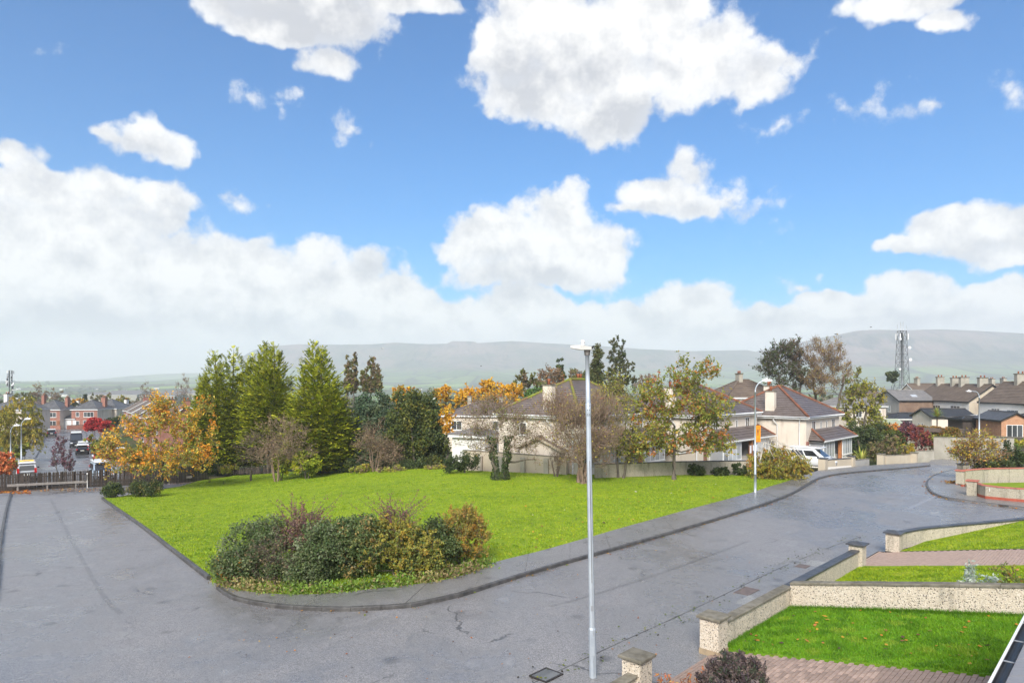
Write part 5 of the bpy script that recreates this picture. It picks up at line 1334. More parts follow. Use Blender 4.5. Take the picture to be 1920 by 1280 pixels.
GOLDOL = [(.27, .22, .028, 3), (.20, .18, .03, 3), (.35, .25, .03, 1), (.14, .15, .03, 2)]
RUST = [(.30, .11, .025, 2), (.22, .12, .04, 2), (.16, .10, .05, 2)]
BROWN = [(.16, .115, .07, 3), (.20, .14, .075, 2), (.12, .10, .05, 2)]
SCARLET = [(.36, .03, .03, 3), (.27, .025, .03, 3), (.42, .06, .035, 1)]
PURPLE = [(.11, .045, .065, 3), (.16, .06, .08, 2), (.075, .04, .05, 2)]
YELGRN = [(.25, .25, .035, 3), (.19, .21, .03, 3), (.33, .27, .03, 2)]

# ---- tall cypresses at the back of the green
CYP = [(.27, .29, .018, 4), (.17, .20, .016, 4), (.34, .335, .026, 3), (.07, .095, .014, 3)]
def cypress(label, px, Y, leaders, nspray, pal=CYP, group='tall cypress trees at the back of the green', low=.06, foot=None):
    base = G(*foot) if foot else on((px - CX) / FPX * Y, Y); Y = base.y
    t = thing('cypress_tree', label, 'tree', base, 0, group); Cs = []; Ds = []; Ls = []; Ws = []; Fs = []; cl = []; mb = MB(); cid = 0
    for (tx, ty, rpx, dy) in leaders:
        x = (tx - CX) / FPX * Y - base.x; Ht = HC - (ty - HY) / FPX * Y - base.z; Rm = rpx / FPX * Y * 1.12
        mb.tube([(x * .35, dy * .3, -.2), (x * .7, dy * .7, Ht * .4), (x, dy, Ht * .97)], [.24, .15, .02], 7)
        n = nspray
        u = 1 - np.sqrt(rng.rand(n) * (1 - low) ** 2 + 0); u = np.clip(u, low, .995); u = low + (1 - low) * (1 - np.sqrt(rng.rand(n)) ) ; u = np.clip(u, low, .99)
        prof = np.where(u < .22, .70 + .30 * u / .22, ((1 - u) / .78) ** .66)
        th = rng.uniform(0, 6.283, n); lump = 1 + .22 * np.sin(th * 3 + u * 13 + Rm) + .15 * np.sin(th * 7 - u * 23) + rng.normal(size=n) * .07
        lay = (u * 15 + np.sin(th * 2 + 1) * .8 + np.sin(th * 5) * .4) % 1.0; lump = lump * (1.12 - .34 * lay) 
        r = Rm * prof * lump * rng.uniform(.50, 1.04, n) ** .6
        o = np.stack([np.cos(th), np.sin(th), np.zeros(n)], 1)
        A = np.stack([x * (.5 + .5 * u) + r * np.cos(th), dy * (.5 + .5 * u) + r * np.sin(th) * .9, u * Ht], 1)
        tilt = .30 + 1.5 * u ** 3 + rng.normal(size=n) * .18
        d = norm(o + np.stack([np.zeros(n), np.zeros(n), tilt], 1)); k = 13
        side = norm(np.cross(d, np.array([0, 0, 1.0]))); 
        sl = (.40 + .34 * (1 - u)) * rng.uniform(.7, 1.25, n)
        for j in range(k):
            f = (j / (k - 1) - .5) * 2; along = rng.uniform(-.3, .75, n)
            dj = norm(d + side * (f * .8)[..., None] * np.ones((n, 1)) if np.ndim(f) else d + side * f * .85 + np.array([0, 0, -.28]) * abs(f) + rng.normal(size=(n, 3)) * .16)
            Cs.append(A + d * (sl * along)[:, None] + side * (f * sl * .32)[:, None] + np.array([0, 0, -.10]) * abs(f) * sl[:, None]); Ds.append(dj)
            Ls.append(sl * rng.uniform(.5, .85, n)); Ws.append(sl * rng.uniform(.14, .24, n)); Fs.append(norm(np.cross(side, d))); cl.append(np.arange(n) + cid)
        cid += n
    mb.build('trunk', MATS['bark'], t)
    C = np.concatenate(Cs); N = len(C)
    obj_np('crown', blades(C, np.concatenate(Ds), np.concatenate(Ls), np.concatenate(Ws), np.concatenate(Fs)), 4, tints(N, pal, np.concatenate(cl), .22), 'needle', t, 'stuff')
    return t
cypress('broad twin-topped yellow-green cypress beside the orange tree', 425, 66, [(405, 652, 46, -.3), (433, 646, 58, .8), (470, 662, 40, .6), (388, 700, 34, -1.2)], 1900, foot=(425, 886))
cypress('twin-spired cypress standing between the two broader ones', 508, 68, [(492, 640, 44, .5), (517, 642, 50, -.4)], 2100, foot=(510, 887), low=.22)
cypress('tallest yellow-green cypress with foliage down to the grass', 610, 67, [(585, 636, 52, .2), (607, 648, 60, -.9), (632, 712, 34, -1.3)], 2300, foot=(605, 888))
ptree('small_conifer', 'low feathery conifer growing at the foot of the tallest cypress', 'shrub', 575, 62.5, [(575, 868, 26, 22)], 40, 60, .34, CYP, .06, stems=3, mat='needle', aspect=3.0)
ptree('small_conifer', 'low green conifer below the gap in the cypresses', 'shrub', 525, 63, [(527, 872, 20, 18)], 34, 55, .32, CYP, .06, stems=3, mat='needle', aspect=3.0)

# ---- trees on and round the green
ptree('autumn_tree', 'round orange and gold autumn tree growing through the picket fence corner', 'tree', 303, 57, [(300, 790, 62, 40), (240, 838, 48, 34), (350, 842, 52, 44), (372, 785, 30, 34), (298, 862, 78, 26), (300, 757, 26, 14), (215, 845, 26, 26)], 190, 78, .19, ORANGE, .15, 3.6, 'bark', tw=7, twl=1.1, cr=.75, twr=.014)
ptree('clipped_bush', 'round glossy green bush at the corner of the green by the side road', 'bush', 213, 51, [(213, 921, 19, 12), (213, 915, 14, 10)], 60, 75, .11, DKGREEN + [(.14, .17, .03, 1)], .05, stems=4, cr=.28)
ptree('clipped_bush', 'long low dark bush under the orange tree', 'bush', 272, 51.5, [(258, 916, 18, 12), (285, 914, 20, 13)], 80, 75, .11, DKGREEN + [(.16, .13, .04, 1)], .05, stems=4, cr=.3)
ptree('bare_tree', 'small dark-trunked leafless tree in the gap between broad and twin-spired cypresses', 'tree', 471, 64, [(470, 840, 30, 30)], 34, 14, .14, BROWN, .13, 2.0, 'bark', tw=9, twig='twig_dark', cr=.7)
ptree('bare_tree', 'brown leafless many-stemmed bush in front of the twin-spired cypress', 'tree', 520, 62, [(530, 820, 46, 36), (510, 850, 40, 30), (560, 850, 26, 26)], 90, 22, .15, BROWN, .09, 2.4, 'twig', stems=4, tw=12, cr=.85, twr=.013)
ptree('evergreen_tree', 'blue-green evergreen below the brown poplars, beside the tallest cypress', 'tree', 700, 69, [(700, 775, 36, 38), (690, 820, 40, 50), (715, 850, 36, 34)], 190, 110, .25, BLUEGRN, .14, 4.0, stems=3)
ptree('bare_tree', 'brown twiggy thicket between the two evergreens', 'shrub', 702, 64.5, [(702, 830, 34, 40), (730, 850, 26, 26)], 80, 26, .15, BROWN, .07, 2.5, 'twig', stems=5, tw=12, cr=.8)
ptree('evergreen_tree', 'dark olive evergreen tree with dense rounded top behind the lawn', 'tree', 787, 66, [(790, 770, 38, 42), (775, 800, 48, 50), (800, 835, 40, 44), (765, 745, 24, 18), (750, 840, 34, 36)], 250, 120, .23, DKGREEN + OLIVE, .18, 4.2, stems=3)
ptree('shrub', 'spreading dark green shrub at the end of the stained wall', 'shrub', 873, 56.5, [(872, 866, 30, 18), (850, 874, 22, 10)], 60, 80, .14, DKGREEN, .05, stems=5)
for lab, px, w, Y in (('low yellow-green weeds at the lawn edge under the dark evergreen', 815, 24, 62), ('low brown bramble clump at the lawn edge before the brown thicket', 735, 26, 62.5), ('low bramble clump at the lawn edge by the picket fence end', 420, 26, 61.5), ('low weeds at the lawn edge between the tallest cypress and brown thicket', 670, 24, 64)):
    ptree('weed_clump', lab, 'weeds', px, Y, [(px, 880, w, 6), (px + 12, 877, w * .6, 7)], 30, 60, .15, YELGRN + BROWN, .02, stems=5, top=.4)
# dark undergrowth below the row
for lab, px, Y, w, h, pal in (('dark undergrowth under the broad cypress', 392, 63.5, 24, 12, DKGREEN), ('dark undergrowth between the tallest cypress and the blue-green evergreen', 655, 66.5, 22, 15, DKGREEN), ('dark undergrowth below the dark evergreen', 770, 64.5, 40, 13, DKGREEN)):
    ptree('undergrowth', lab, 'shrub', px, Y, [(px, 876, w, h)], 50, 70, .16, pal, .03, stems=5, top=.7)
tI, PI_ = ptree('ivy_tree', 'spreading leafless tree with ivy wrapped trunk before the stained wall', 'tree', 938, 51.5, [(930, 810, 58, 48), (895, 795, 32, 34), (962, 790, 40, 44), (990, 835, 26, 30), (915, 765, 36, 20), (880, 835, 24, 26)], 150, 13, .13, OLIVE + [(.30, .24, .04, 1)], .20, 2.6, 'bark', stems=2, tw=14, twig='twig', cr=.75, twr=.014)
n = 2600; zz = rng.rand(n) ** 1.3 * 3.4; aa = rng.uniform(0, 6.28, n); rr_ = .34 + .16 * rng.rand(n) + .22 * np.sin(zz * 2.0 + 1) ** 2
C = np.stack([np.cos(aa) * rr_ + zz * .10 * np.sign(np.cos(aa)), np.sin(aa) * rr_, zz], 1)
obj_np('ivy', blades(C, rng.normal(size=(n, 3)) + [0, 0, -.6], rng.uniform(.10, .17, n), rng.uniform(.08, .13, n), np.stack([np.cos(aa), np.sin(aa), zz * 0 + .3], 1)), 4, tints(n, DKGREEN), 'leaf', tI, 'stuff')
ptree('bare_tree', 'many-stemmed leafless tree with fine pinkish twigs on the lawn behind the lamp post', 'tree', 1090, 49.3, [(1075, 800, 74, 58), (1050, 770, 46, 40), (1120, 800, 52, 62), (1095, 850, 60, 34)], 220, 12, .13, [(.30, .25, .04, 2), (.20, .16, .05, 2), (.22, .10, .05, 1)], .15, 2.6, 'twig', stems=6, tw=22, twig='twig', cr=.85, twr=.013, upb=1.1)
ptree('autumn_tree', 'yellow-olive leafy tree between the lamp post and the maple', 'tree', 1160, 52.5, [(1165, 785, 34, 50), (1150, 740, 26, 40), (1175, 835, 34, 30), (1130, 760, 22, 40)], 120, 40, .15, YELGRN + OLIVE, .10, 4.0, 'bark', stems=2, tw=7, cr=.75)
MAPLE = [(.15, .17, .03, 4), (.22, .21, .035, 3), (.28, .20, .03, 2), (.34, .12, .03, 2), (.10, .12, .025, 2)]
ptree('maple_tree', 'large green and russet maple standing on the lawn before the cream houses', 'tree', 1264, 51.5, [(1300, 705, 48, 26), (1225, 735, 34, 34), (1290, 760, 70, 42), (1335, 790, 40, 44), (1225, 800, 44, 40), (1345, 836, 36, 18), (1205, 840, 36, 20), (1280, 830, 60, 26)], 230, 74, .19, MAPLE, .17, 4.2, 'bark', tw=6, cr=.7, twl=1.1, gap=.08)
ptree('bare_shrub', 'thin bare upright stems against the stained wall', 'shrub', 1043, 53.2, [(1043, 864, 13, 26)], 26, 3, .1, BROWN, .035, 2.0, 'twig_dark', stems=6, tw=6, cr=.5, upb=1.4)
for lab, px, ry in (('small green shrub against the pebbledash wall nearest the maple trunk', 1305, 12), ('dense dark green shrub between two others against the pebbledash wall', 1346, 13), ('dark green shrub against the pebbledash wall nearest the golden weeping bush', 1386, 13)):
    ptree('shrub', lab, 'shrub', px, 54.0, [(px, 880, 15, ry), (px + 8, 884, 12, 8)], 34, 60, .14, DKGREEN, .03, stems=5)
# weeping golden bush on the verge with pale birch limbs
tW, PW = ptree('weeping_tree', 'golden weeping bush with pale arched limbs on the corner of the green', 'bush', 1460, 52, [(1440, 872, 34, 24), (1480, 876, 34, 24), (1460, 862, 44, 22), (1424, 882, 18, 18), (1500, 882, 14, 18)], 190, 70, .17, GOLDOL + [(.30, .14, .03, 1)], .08, 1.8, 'birch_bark', stems=3, droop=.55, aspect=2.6, cr=.46, tw=5, twig='twig', twl=1.3)
mb = MB()
for k in range(7):
    a = Vector((random.uniform(-1.6, -.2), -.2, 1.2)); mb.tube([a, a + Vector((-.1 + k * .1, -.1, 1.3 + .1 * k)), a + Vector((.5 + k * .25, -.3, 1.25)), a + Vector((.9 + k * .3, -.5, .4))], [.05, .04, .025, .01], 5)
mb.build('limbs', MATS['birch_bark'], tW)

# ---- beyond the houses
BG = 'trees beyond the houses'
def bgtree(name, label, xb, Y, ells, nc, per, leaf, pal, **kw): return ptree(name, label, 'tree', xb, Y, ells, nc, per, leaf, pal, kw.pop('tr', .2), kw.pop('top', None), kw.pop('bark', 'bark'), kw.pop('stems', 1), BG, **kw)
for lab, px, cy, rx, ry in (('tall brown poplar nearest the tallest cypress', 652, 702, 6, 36), ('tall brown poplar second from the tallest cypress', 664, 698, 6, 36), ('short rusty poplar between the taller poplars', 685, 712, 8, 26), ('tallest olive poplar next to the slim outermost one', 697, 700, 6, 38), ('slim olive poplar furthest from the tallest cypress', 709, 712, 5, 28)):
    bgtree('poplar_tree', lab, px, 130, [(px, cy, rx, ry), (px, cy + ry * .6, rx * 1.3, ry * .5)], 60, 40, .40, BROWN + OLIVE, tw=5, cr=.6, upb=2.0, twr=.03)
bgtree('autumn_tree', 'yellow autumn tree behind the dark evergreen', 757, 125, [(755, 745, 20, 20)], 40, 70, .42, AMBER, tw=4, twr=.03)
bgtree('autumn_tree', 'deep orange round tree between the dark evergreen and golden group', 830, 122, [(830, 740, 17, 15)], 36, 75, .40, AMBER, tw=4, twr=.03)
bgtree('autumn_tree', 'golden autumn tree of the golden group nearest the deep orange tree', 880, 120, [(880, 748, 28, 20)], 50, 75, .40, AMBER, tw=4, twr=.03)
bgtree('autumn_tree', 'tall golden autumn tree between two others in the golden group', 925, 118, [(922, 742, 28, 26), (915, 730, 14, 16)], 60, 75, .40, AMBER, tw=6, twr=.03)
bgtree('autumn_tree', 'bright yellow round autumn tree beside the mossy roof', 962, 116, [(960, 742, 20, 26)], 50, 80, .38, AMBER, tw=4, twr=.03)
bgtree('autumn_tree', 'small orange and yellow tree at the corner of the evergreen and bungalow roof', 838, 78, [(838, 790, 14, 35)], 40, 50, .26, AMBER, tw=5)
bgtree('evergreen_tree', 'bushy olive tree with brown top behind the bright yellow autumn tree', 988, 120, [(985, 718, 20, 26), (1005, 730, 18, 22)], 60, 70, .42, OLIVE + BROWN, tw=4, twr=.03)
bgtree('evergreen_tree', 'green rounded tree against the mossy roof edge', 1005, 108, [(1008, 742, 22, 14)], 40, 70, .36, [(.06, .12, .03, 2), (.09, .15, .03, 2)])
bgtree('bare_tree', 'rusty birch group behind the mossy roof', 1035, 125, [(1032, 712, 26, 22)], 60, 30, .36, RUST + BROWN, tw=10, twr=.03, upb=1.0)
bgtree('small_conifer', 'small pointed dark conifer above the birches', 1050, 128, [(1050, 690, 7, 20), (1050, 705, 12, 14)], 40, 60, .34, DKGREEN, mat='needle')
bgtree('bare_tree', 'brown and olive leafless tree between the rusty birches and dark pine', 1078, 128, [(1078, 712, 18, 18)], 46, 30, .36, BROWN + OLIVE, tw=9, twr=.03, upb=1.0)
bgtree('pine_tree', 'dark olive pine partly behind the lamp head', 1120, 112, [(1118, 700, 18, 34), (1122, 662, 9, 20), (1110, 715, 22, 22)], 90, 70, .40, [(.055, .065, .02, 3), (.085, .08, .025, 2)], mat='needle', aspect=2.4)
bgtree('pine_tree', 'tall dark pine with open airy crown behind the mossy-ridged house', 1160, 112, [(1158, 665, 20, 32), (1165, 700, 28, 36), (1150, 730, 24, 22)], 120, 70, .36, [(.05, .062, .022, 3), (.075, .075, .03, 2)], mat='needle', aspect=2.4, tw=3, twr=.03)
bgtree('bare_tree', 'bare brown trees behind the maple', 1215, 120, [(1212, 725, 26, 22)], 50, 14, .34, BROWN, tw=12, twr=.025, upb=1.0)
bgtree('ivy_tree', 'ivy covered leaning tree with bare twig top above the bend house', 1462, 100, [(1445, 690, 22, 30), (1475, 705, 26, 34), (1465, 665, 22, 22)], 100, 26, .30, DKGREEN, tw=13, twr=.025, upb=.8, twig='twig_dark', tr=.3, twl=1.6)
bgtree('ivy_tree', 'upright ivy covered tree between the leaning ivy tree and golden-brown tree', 1500, 101, [(1498, 700, 20, 40), (1492, 660, 20, 20)], 80, 24, .30, DKGREEN + BROWN, tw=15, twr=.025, upb=1.2, twig='twig_dark', tr=.3, twl=1.6)
bgtree('bare_tree', 'tall golden-brown tree with fine twigs above the bend house', 1550, 100, [(1548, 665, 36, 34), (1555, 705, 40, 40), (1530, 720, 26, 28)], 150, 15, .26, [(.24, .17, .04, 3), (.18, .13, .05, 3), (.12, .11, .04, 2)], tw=20, twr=.022, upb=1.4, tr=.3, stems=2)
bgtree('willow_tree', 'tall feathery yellow-olive tree beside the porch of the bend house', 1612, 86, [(1605, 730, 24, 36), (1632, 760, 26, 44), (1590, 775, 18, 36), (1640, 800, 24, 30)], 170, 44, .24, YELGRN + OLIVE, tw=9, twr=.018, upb=1.2, stems=3)
bgtree('evergreen_tree', 'dark evergreen mass beside the porch of the bend house', 1612, 77.5, [(1605, 835, 22, 28), (1630, 828, 26, 24), (1600, 812, 16, 18)], 90, 80, .22, DKGREEN, stems=3)
bgtree('shrub', 'olive and brown shrub above the pale pillared wall', 1662, 71.5, [(1668, 842, 30, 22), (1645, 846, 18, 18)], 80, 60, .17, OLIVE + BROWN, stems=5, tw=4, tr=.05)
bgtree('shrub', 'neat orange-tipped yellow bush behind the pale pillared wall', 1700, 73, [(1700, 842, 15, 12)], 34, 70, .15, [(.35, .22, .02, 2), (.26, .22, .03, 2), (.12, .14, .03, 1)], stems=4, tr=.04)
bgtree('maple_tree', 'wine red japanese maple beside the tall stained wall', 1728, 77, [(1730, 832, 18, 26), (1718, 815, 18, 14)], 70, 60, .18, [(.20, .045, .04, 3), (.13, .035, .04, 3), (.27, .09, .05, 1)], stems=3, tr=.06, tw=4)
bgtree('shrub', 'dark purple smoke bush behind the red maple', 1704, 82, [(1706, 808, 18, 16)], 40, 70, .2, PURPLE, stems=4, tr=.05)
bgtree('shrub', 'bright orange shrub by the shed roof', 1678, 84, [(1676, 803, 18, 9)], 36, 60, .2, [(.46, .17, .03, 3), (.5, .26, .05, 2)], stems=4, tr=.05, tw=3)
bgtree('shrub', 'green climbing shrubs on the bank under the clipped hedge', 1760, 80, [(1765, 830, 34, 14), (1740, 820, 14, 12)], 60, 60, .2, OLIVE + YELGRN, stems=5, tr=.04)
bgtree('shrub', 'green garden shrubs below the olive willow', 1640, 82, [(1648, 815, 28, 22), (1680, 822, 22, 16)], 80, 60, .22, OLIVE + DKGREEN, stems=4, tr=.06)
bgtree('autumn_tree', 'many-stemmed pale-barked autumn tree behind the red coped wall', 1835, 51.5, [(1832, 835, 38, 26), (1812, 848, 24, 20), (1862, 852, 24, 20), (1835, 860, 40, 18)], 130, 34, .14, GOLDOL + RUST + [(.40, .24, .04, 2)], stems=5, tr=.07, top=2.2, bark='bark_pale', tw=8, cr=.55)
bgtree('evergreen_shrub', 'domed dark green conifer beside the many-stemmed autumn tree', 1895, 53, [(1895, 848, 20, 22), (1903, 868, 26, 16)], 60, 90, .14, DKGREEN + [(.10, .14, .03, 1)], stems=4, tr=.06)
bgtree('evergreen_shrub', 'low dark hedge shrub under the autumn tree', 1860, 51, [(1862, 872, 34, 13)], 50, 80, .13, DKGREEN, stems=5, tr=.04)
bgtree('shrub', 'yellow-green shrubs before the boarded screen wall', 1890, 76, [(1880, 828, 30, 9), (1915, 830, 20, 8)], 40, 60, .2, YELGRN, stems=5, tr=.04)
bgtree('evergreen_tree', 'rounded green tree beside the lattice mast', 1672, 200, [(1672, 704, 11, 11)], 30, 60, .6, DKGREEN)
# clipped rust hedge on its wall
hd = thing('hedge', 'long rust coloured clipped hedge above the grey block wall', 'hedge', D(1760, 803, 84.5), 0)
n = 5200; u = rng.rand(n); a = np.array(D(1722, 800, 86.8)); c = np.array(D(1797, 800, 82.6)); C = a + (c - a) * u[:, None]; C[:, 1] += rng.uniform(-.8, .8, n); C[:, 2] = .25 + rng.uniform(-.15, .95, n) + .12 * np.sin(u * 17); C -= np.array(hd.location)
obj_np('foliage', blades(C, rng.normal(size=(n, 3)), rng.uniform(.14, .26, n), rng.uniform(.1, .18, n)), 4, tints(n, [(.20, .12, .03, 3), (.27, .13, .03, 2), (.12, .13, .03, 2)]), 'leaf', hd, 'stuff')
MB().box((D(1760, 800, 84.7).x - hd.location.x, 0, -.2), (5.0, .9, .5), R(-40)).build('stems', MATS['twig_dark'], hd)
# sword-leaved plant and spiky palm
def spiky(label, base, n, L, pal, name='yucca_plant', cat='plant', trunk=0.0):
    t = thing(name, label, cat, base); a = rng.uniform(0, 6.28, n); e = rng.uniform(.25, 1.4, n); d = np.stack([np.cos(a) * np.cos(e), np.sin(a) * np.cos(e), np.sin(e)], 1); l = L * rng.uniform(.7, 1.15, n)
    o = np.array([0, 0, trunk]); p0 = o + d * .05; m = p0 + d * l[:, None] * .55; tip = p0 + d * l[:, None] + np.array([0, 0, -1]) * (l * .28 * np.cos(e))[:, None]
    w = norm(np.cross(d, [0, 0, 1.0])) * (L * .028); q = np.concatenate([np.stack([p0 - w * .6, p0 + w * .6, m + w, m - w], 1), np.stack([m - w, m + w, tip + w * .1, tip - w * .1], 1)], 0)
    tt = tints(n, pal); obj_np('leaves', q, 4, np.concatenate([tt, tt]), 'leaf', t, 'stuff')
    MB().tube([(0, 0, -.2), (0, 0, max(.12, trunk))], .09 if trunk else .05, 7).build('stem', MATS['bark'], t); return t
spiky('yellow striped sword-leaved plant beside the bend house', on(37.0, 72.2), 60, 1.7, [(.42, .40, .10, 3), (.25, .30, .05, 2)])
spiky('spiky palm in the garden of the cream extension', D(1757, 786, 96) - Vector((0, 0, .9)), 90, 1.6, [(.16, .22, .04, 3), (.35, .25, .04, 1)], trunk=1.2)

# ---- left estate planting
EG = 'trees and shrubs of the far estate'
def eg(name, label, xb, Y, ells, nc, per, leaf, pal, **kw): return ptree(name, label, kw.pop('cat', 'tree'), xb, Y, ells, nc, per, leaf, pal, kw.pop('tr', .16), kw.pop('top', None), kw.pop('bark', 'bark'), kw.pop('stems', 1), EG, **kw)
eg('willow_tree', 'large golden-olive weeping willow beside the far street', 40, 92, [(48, 765, 28, 30), (20, 790, 30, 36), (60, 800, 18, 34), (5, 810, 24, 34), (40, 815, 34, 24)], 190, 70, .27, GOLDOL, droop=.8, aspect=2.6, tw=4, twr=.02, twl=1.6)
eg('maple_tree', 'scarlet japanese maple in front of the cream house end', 180, 119, [(180, 792, 15, 8), (193, 797, 18, 10), (172, 800, 14, 9)], 70, 70, .28, SCARLET, stems=3, tr=.1)
eg('shrub', 'fiery orange bush in the corner garden just behind the picket fence', 8, 64, [(5, 862, 20, 16), (14, 876, 16, 14)], 70, 60, .17, [(.55, .17, .06, 3), (.5, .24, .10, 2), (.40, .11, .05, 2)], cat='bush', stems=4, tr=.05, tw=4)
eg('bare_shrub', 'purple leafed bush with bare twig tips behind the picket fence', 115, 62.5, [(114, 858, 18, 20), (120, 872, 22, 12), (112, 835, 12, 18)], 80, 24, .13, PURPLE, cat='bush', stems=6, tr=.04, tw=10, twig='twig_dark', upb=1.2)
spiky('green cordyline palm by the far street below the scarlet maple', on((190 - CX) / FPX * 104, 104), 90, 1.7, [(.14, .17, .06, 3), (.2, .2, .07, 1)], trunk=1.3)
eg('shrub', 'dark rounded shrub below the cordyline palm', 192, 100, [(190, 832, 14, 11), (203, 840, 14, 12)], 40, 60, .24, DKGREEN + OLIVE, cat='shrub', stems=4, tr=.06)
eg('evergreen_tree', 'dark green tree beside the cream house end', 216, 150, [(214, 790, 12, 9)], 34, 60, .34, DKGREEN)
eg('small_conifer', 'dark conifer behind the golden weeping willow', 9, 120, [(8, 778, 9, 16), (8, 788, 13, 10)], 40, 60, .34, DKGREEN, mat='needle')
eg('shrub', 'round clipped bush behind the brick wall of the garage house', 139, 190, [(139, 793, 8, 5)], 26, 60, .34, OLIVE, cat='bush', stems=3)
eg('shrub', 'low yellow garden shrubs between the orange bush and willow', 30, 76, [(28, 868, 18, 8), (10, 880, 14, 8)], 40, 50, .2, YELGRN, cat='shrub', stems=5, tr=.03)
eg('shrub', 'hedge plants along the footpath under the golden willow', 42, 88, [(44, 838, 12, 9), (36, 848, 12, 9)], 40, 50, .22, OLIVE + YELGRN, cat='shrub', stems=5, tr=.03)
eg('shrub', 'mixed shrubs along the maple side footpath', 184, 92, [(178, 838, 10, 10), (190, 850, 12, 10), (168, 822, 8, 8)], 50, 50, .24, OLIVE + YELGRN + SCARLET[:1], cat='shrub', stems=5, tr=.03)
for i, (lab, px, cy, rx, ry, Y, pal, tw, per) in enumerate((
 ('bare brown tree behind the brown roofed willow house', 72, 738, 18, 15, 240, BROWN, 12, 16), ('grey-brown bare tree between the willow house and the brick bay house', 106, 740, 13, 12, 250, BROWN, 10, 16), ('olive tree behind the brick house', 40, 748, 22, 9, 235, OLIVE, 3, 60),
 ('small orange tree behind the turning head', 146, 754, 15, 6, 230, AMBER, 3, 70), ('brown rounded tree behind the garage house', 190, 746, 18, 10, 240, BROWN + OLIVE, 5, 50), ('yellow-brown tree behind the cream house end', 228, 756, 14, 14, 220, GOLDOL, 5, 50),
 ('dark pointed tree behind the garage house', 160, 745, 5, 9, 260, DKGREEN, 0, 60), ('thin bare tree rising behind the orange tree', 276, 735, 14, 18, 210, BROWN, 10, 3), ('bare thin tree between the orange tree and the broad cypress', 345, 722, 16, 24, 200, BROWN, 10, 3), ('green tree at the foot of the phone mast', 12, 760, 16, 8, 210, DKGREEN, 0, 60),
 ('orange tree at the foot of the phone mast', 28, 762, 9, 5, 215, AMBER, 0, 60), ('brown thicket behind the far terrace', 255, 758, 18, 10, 260, BROWN, 8, 30))):
    eg('background_tree', lab, px, Y, [(px, cy, rx, ry), (px, cy + ry, rx * .9, ry)], 44, per, .5, pal, tw=tw, twr=.035, upb=1.0, stems=1)

# far woods and hedgerow trees, one mass
def far_wood():
    n = 2400; C = []; S = []; T = []
    Y = np.exp(rng.uniform(math.log(210), math.log(3200), n)); px = rng.uniform(-80, 2000, n)
    # keep the trees in loose belts
    belt = np.sin(Y * .011 + px * .006) + np.sin(px * .021 + Y * .0023) + rng.normal(size=n) * .6
    ok = belt > .1; Y = Y[ok]; px = px[ok]; X = (px - CX) / FPX * Y; n = len(Y)
    Z = zt_np(X, Y) - .5 + np.clip((Y - 250) / 900, 0, 1) * (np.sin(X * .006 + 1.3) * 2.2 + np.sin(Y * .004 + X * .0017) * 2.6)
    per = 26; R_ = rng.uniform(2.2, 4.5, n) * (1 + Y / 2500); Hh = rng.uniform(3.5, 8, n) * (1 + Y / 5000)
    idx = np.repeat(np.arange(n), per); d = norm(rng.normal(size=(n * per, 3))) * (rng.rand(n * per, 1) ** .4)
    P = np.stack([X[idx] + d[:, 0] * R_[idx], Y[idx] + d[:, 1] * R_[idx], Z[idx] + Hh[idx] * (.55 + .5 * d[:, 2])], 1)
    pal = [(.075, .075, .035, 3), (.10, .085, .05, 3), (.05, .065, .03, 3), (.14, .11, .05, 1)]
    s = R_[idx] * rng.uniform(.45, .8, n * per)
    o = obj_np('woodland', blades(P, rng.normal(size=P.shape), s, s * .7), 4, tints(n * per, pal, idx), 'leaf', None, 'stuff'); tag(o, 'brown and green belts of distant trees and hedgerows on the plain', 'woodland')
far_wood()

# ================================================================== FOREGROUND PLANTING
SH = 'shrubs of the planted corner of the green'
def shrub(label, x, y, ells, nc, per, leaf, pal, **kw):
    y -= .8; base = on(x, y, .12); t = thing(kw.pop('name', 'shrub'), label, kw.pop('cat', 'shrub'), base, 0, kw.pop('group', SH))
    nc = int(nc * 1.35); P = grow(t, [(e[0], e[1], e[2] * 1.12, e[3] * 1.22, e[3] * 1.05, e[4] * 1.12) for e in ells], nc, kw.pop('tr', .03), kw.pop('top', .9), kw.pop('bark', 'twig_dark'), kw.pop('stems', 6))
    crown(t, P, kw.pop('cr', .26), per, leaf, pal, **kw); return t
def arching(t, n, L, spread, pal, z0=.9):
    """long arching berberis wands with small leaves"""
    A = np.stack([rng.uniform(-.5, .5, n), rng.uniform(-.4, .4, n), np.full(n, z0)], 1); a = rng.uniform(0, 6.28, n)
    out = np.stack([np.cos(a), np.sin(a), np.zeros(n)], 1) * (spread * rng.uniform(.2, 1, n))[:, None]; l = L * rng.uniform(.55, 1.1, n)
    B = A + out * .35 + np.array([0, 0, 1]) * (l * .6)[:, None]; C = A + out + np.array([0, 0, 1]) * (l * .95)[:, None]
    obj_np('wands', np.concatenate([prisms(A, B, np.full(n, .011), np.full(n, .008)), prisms(B, C, np.full(n, .008), np.full(n, .003))], 0), 4, None, 'twig_dark', t, 'stuff')
    m = 34; i = np.repeat(np.arange(n), m); u = rng.uniform(0, 1, n * m)[:, None]; P = np.where(u < .5, A[i] + (B[i] - A[i]) * u * 2, B[i] + (C[i] - B[i]) * (u * 2 - 1)) + rng.normal(size=(n * m, 3)) * .03
    obj_np('wand_leaves', blades(P, rng.normal(size=P.shape), rng.uniform(.045, .085, n * m), rng.uniform(.03, .055, n * m)), 4, tints(n * m, pal), 'leaf', t, 'stuff')
GRN = [(.085, .115, .040, 3), (.060, .090, .030, 3), (.13, .15, .05, 1)]
GRYGRN = [(.13, .15, .075, 3), (.09, .115, .05, 3), (.06, .085, .035, 2)]
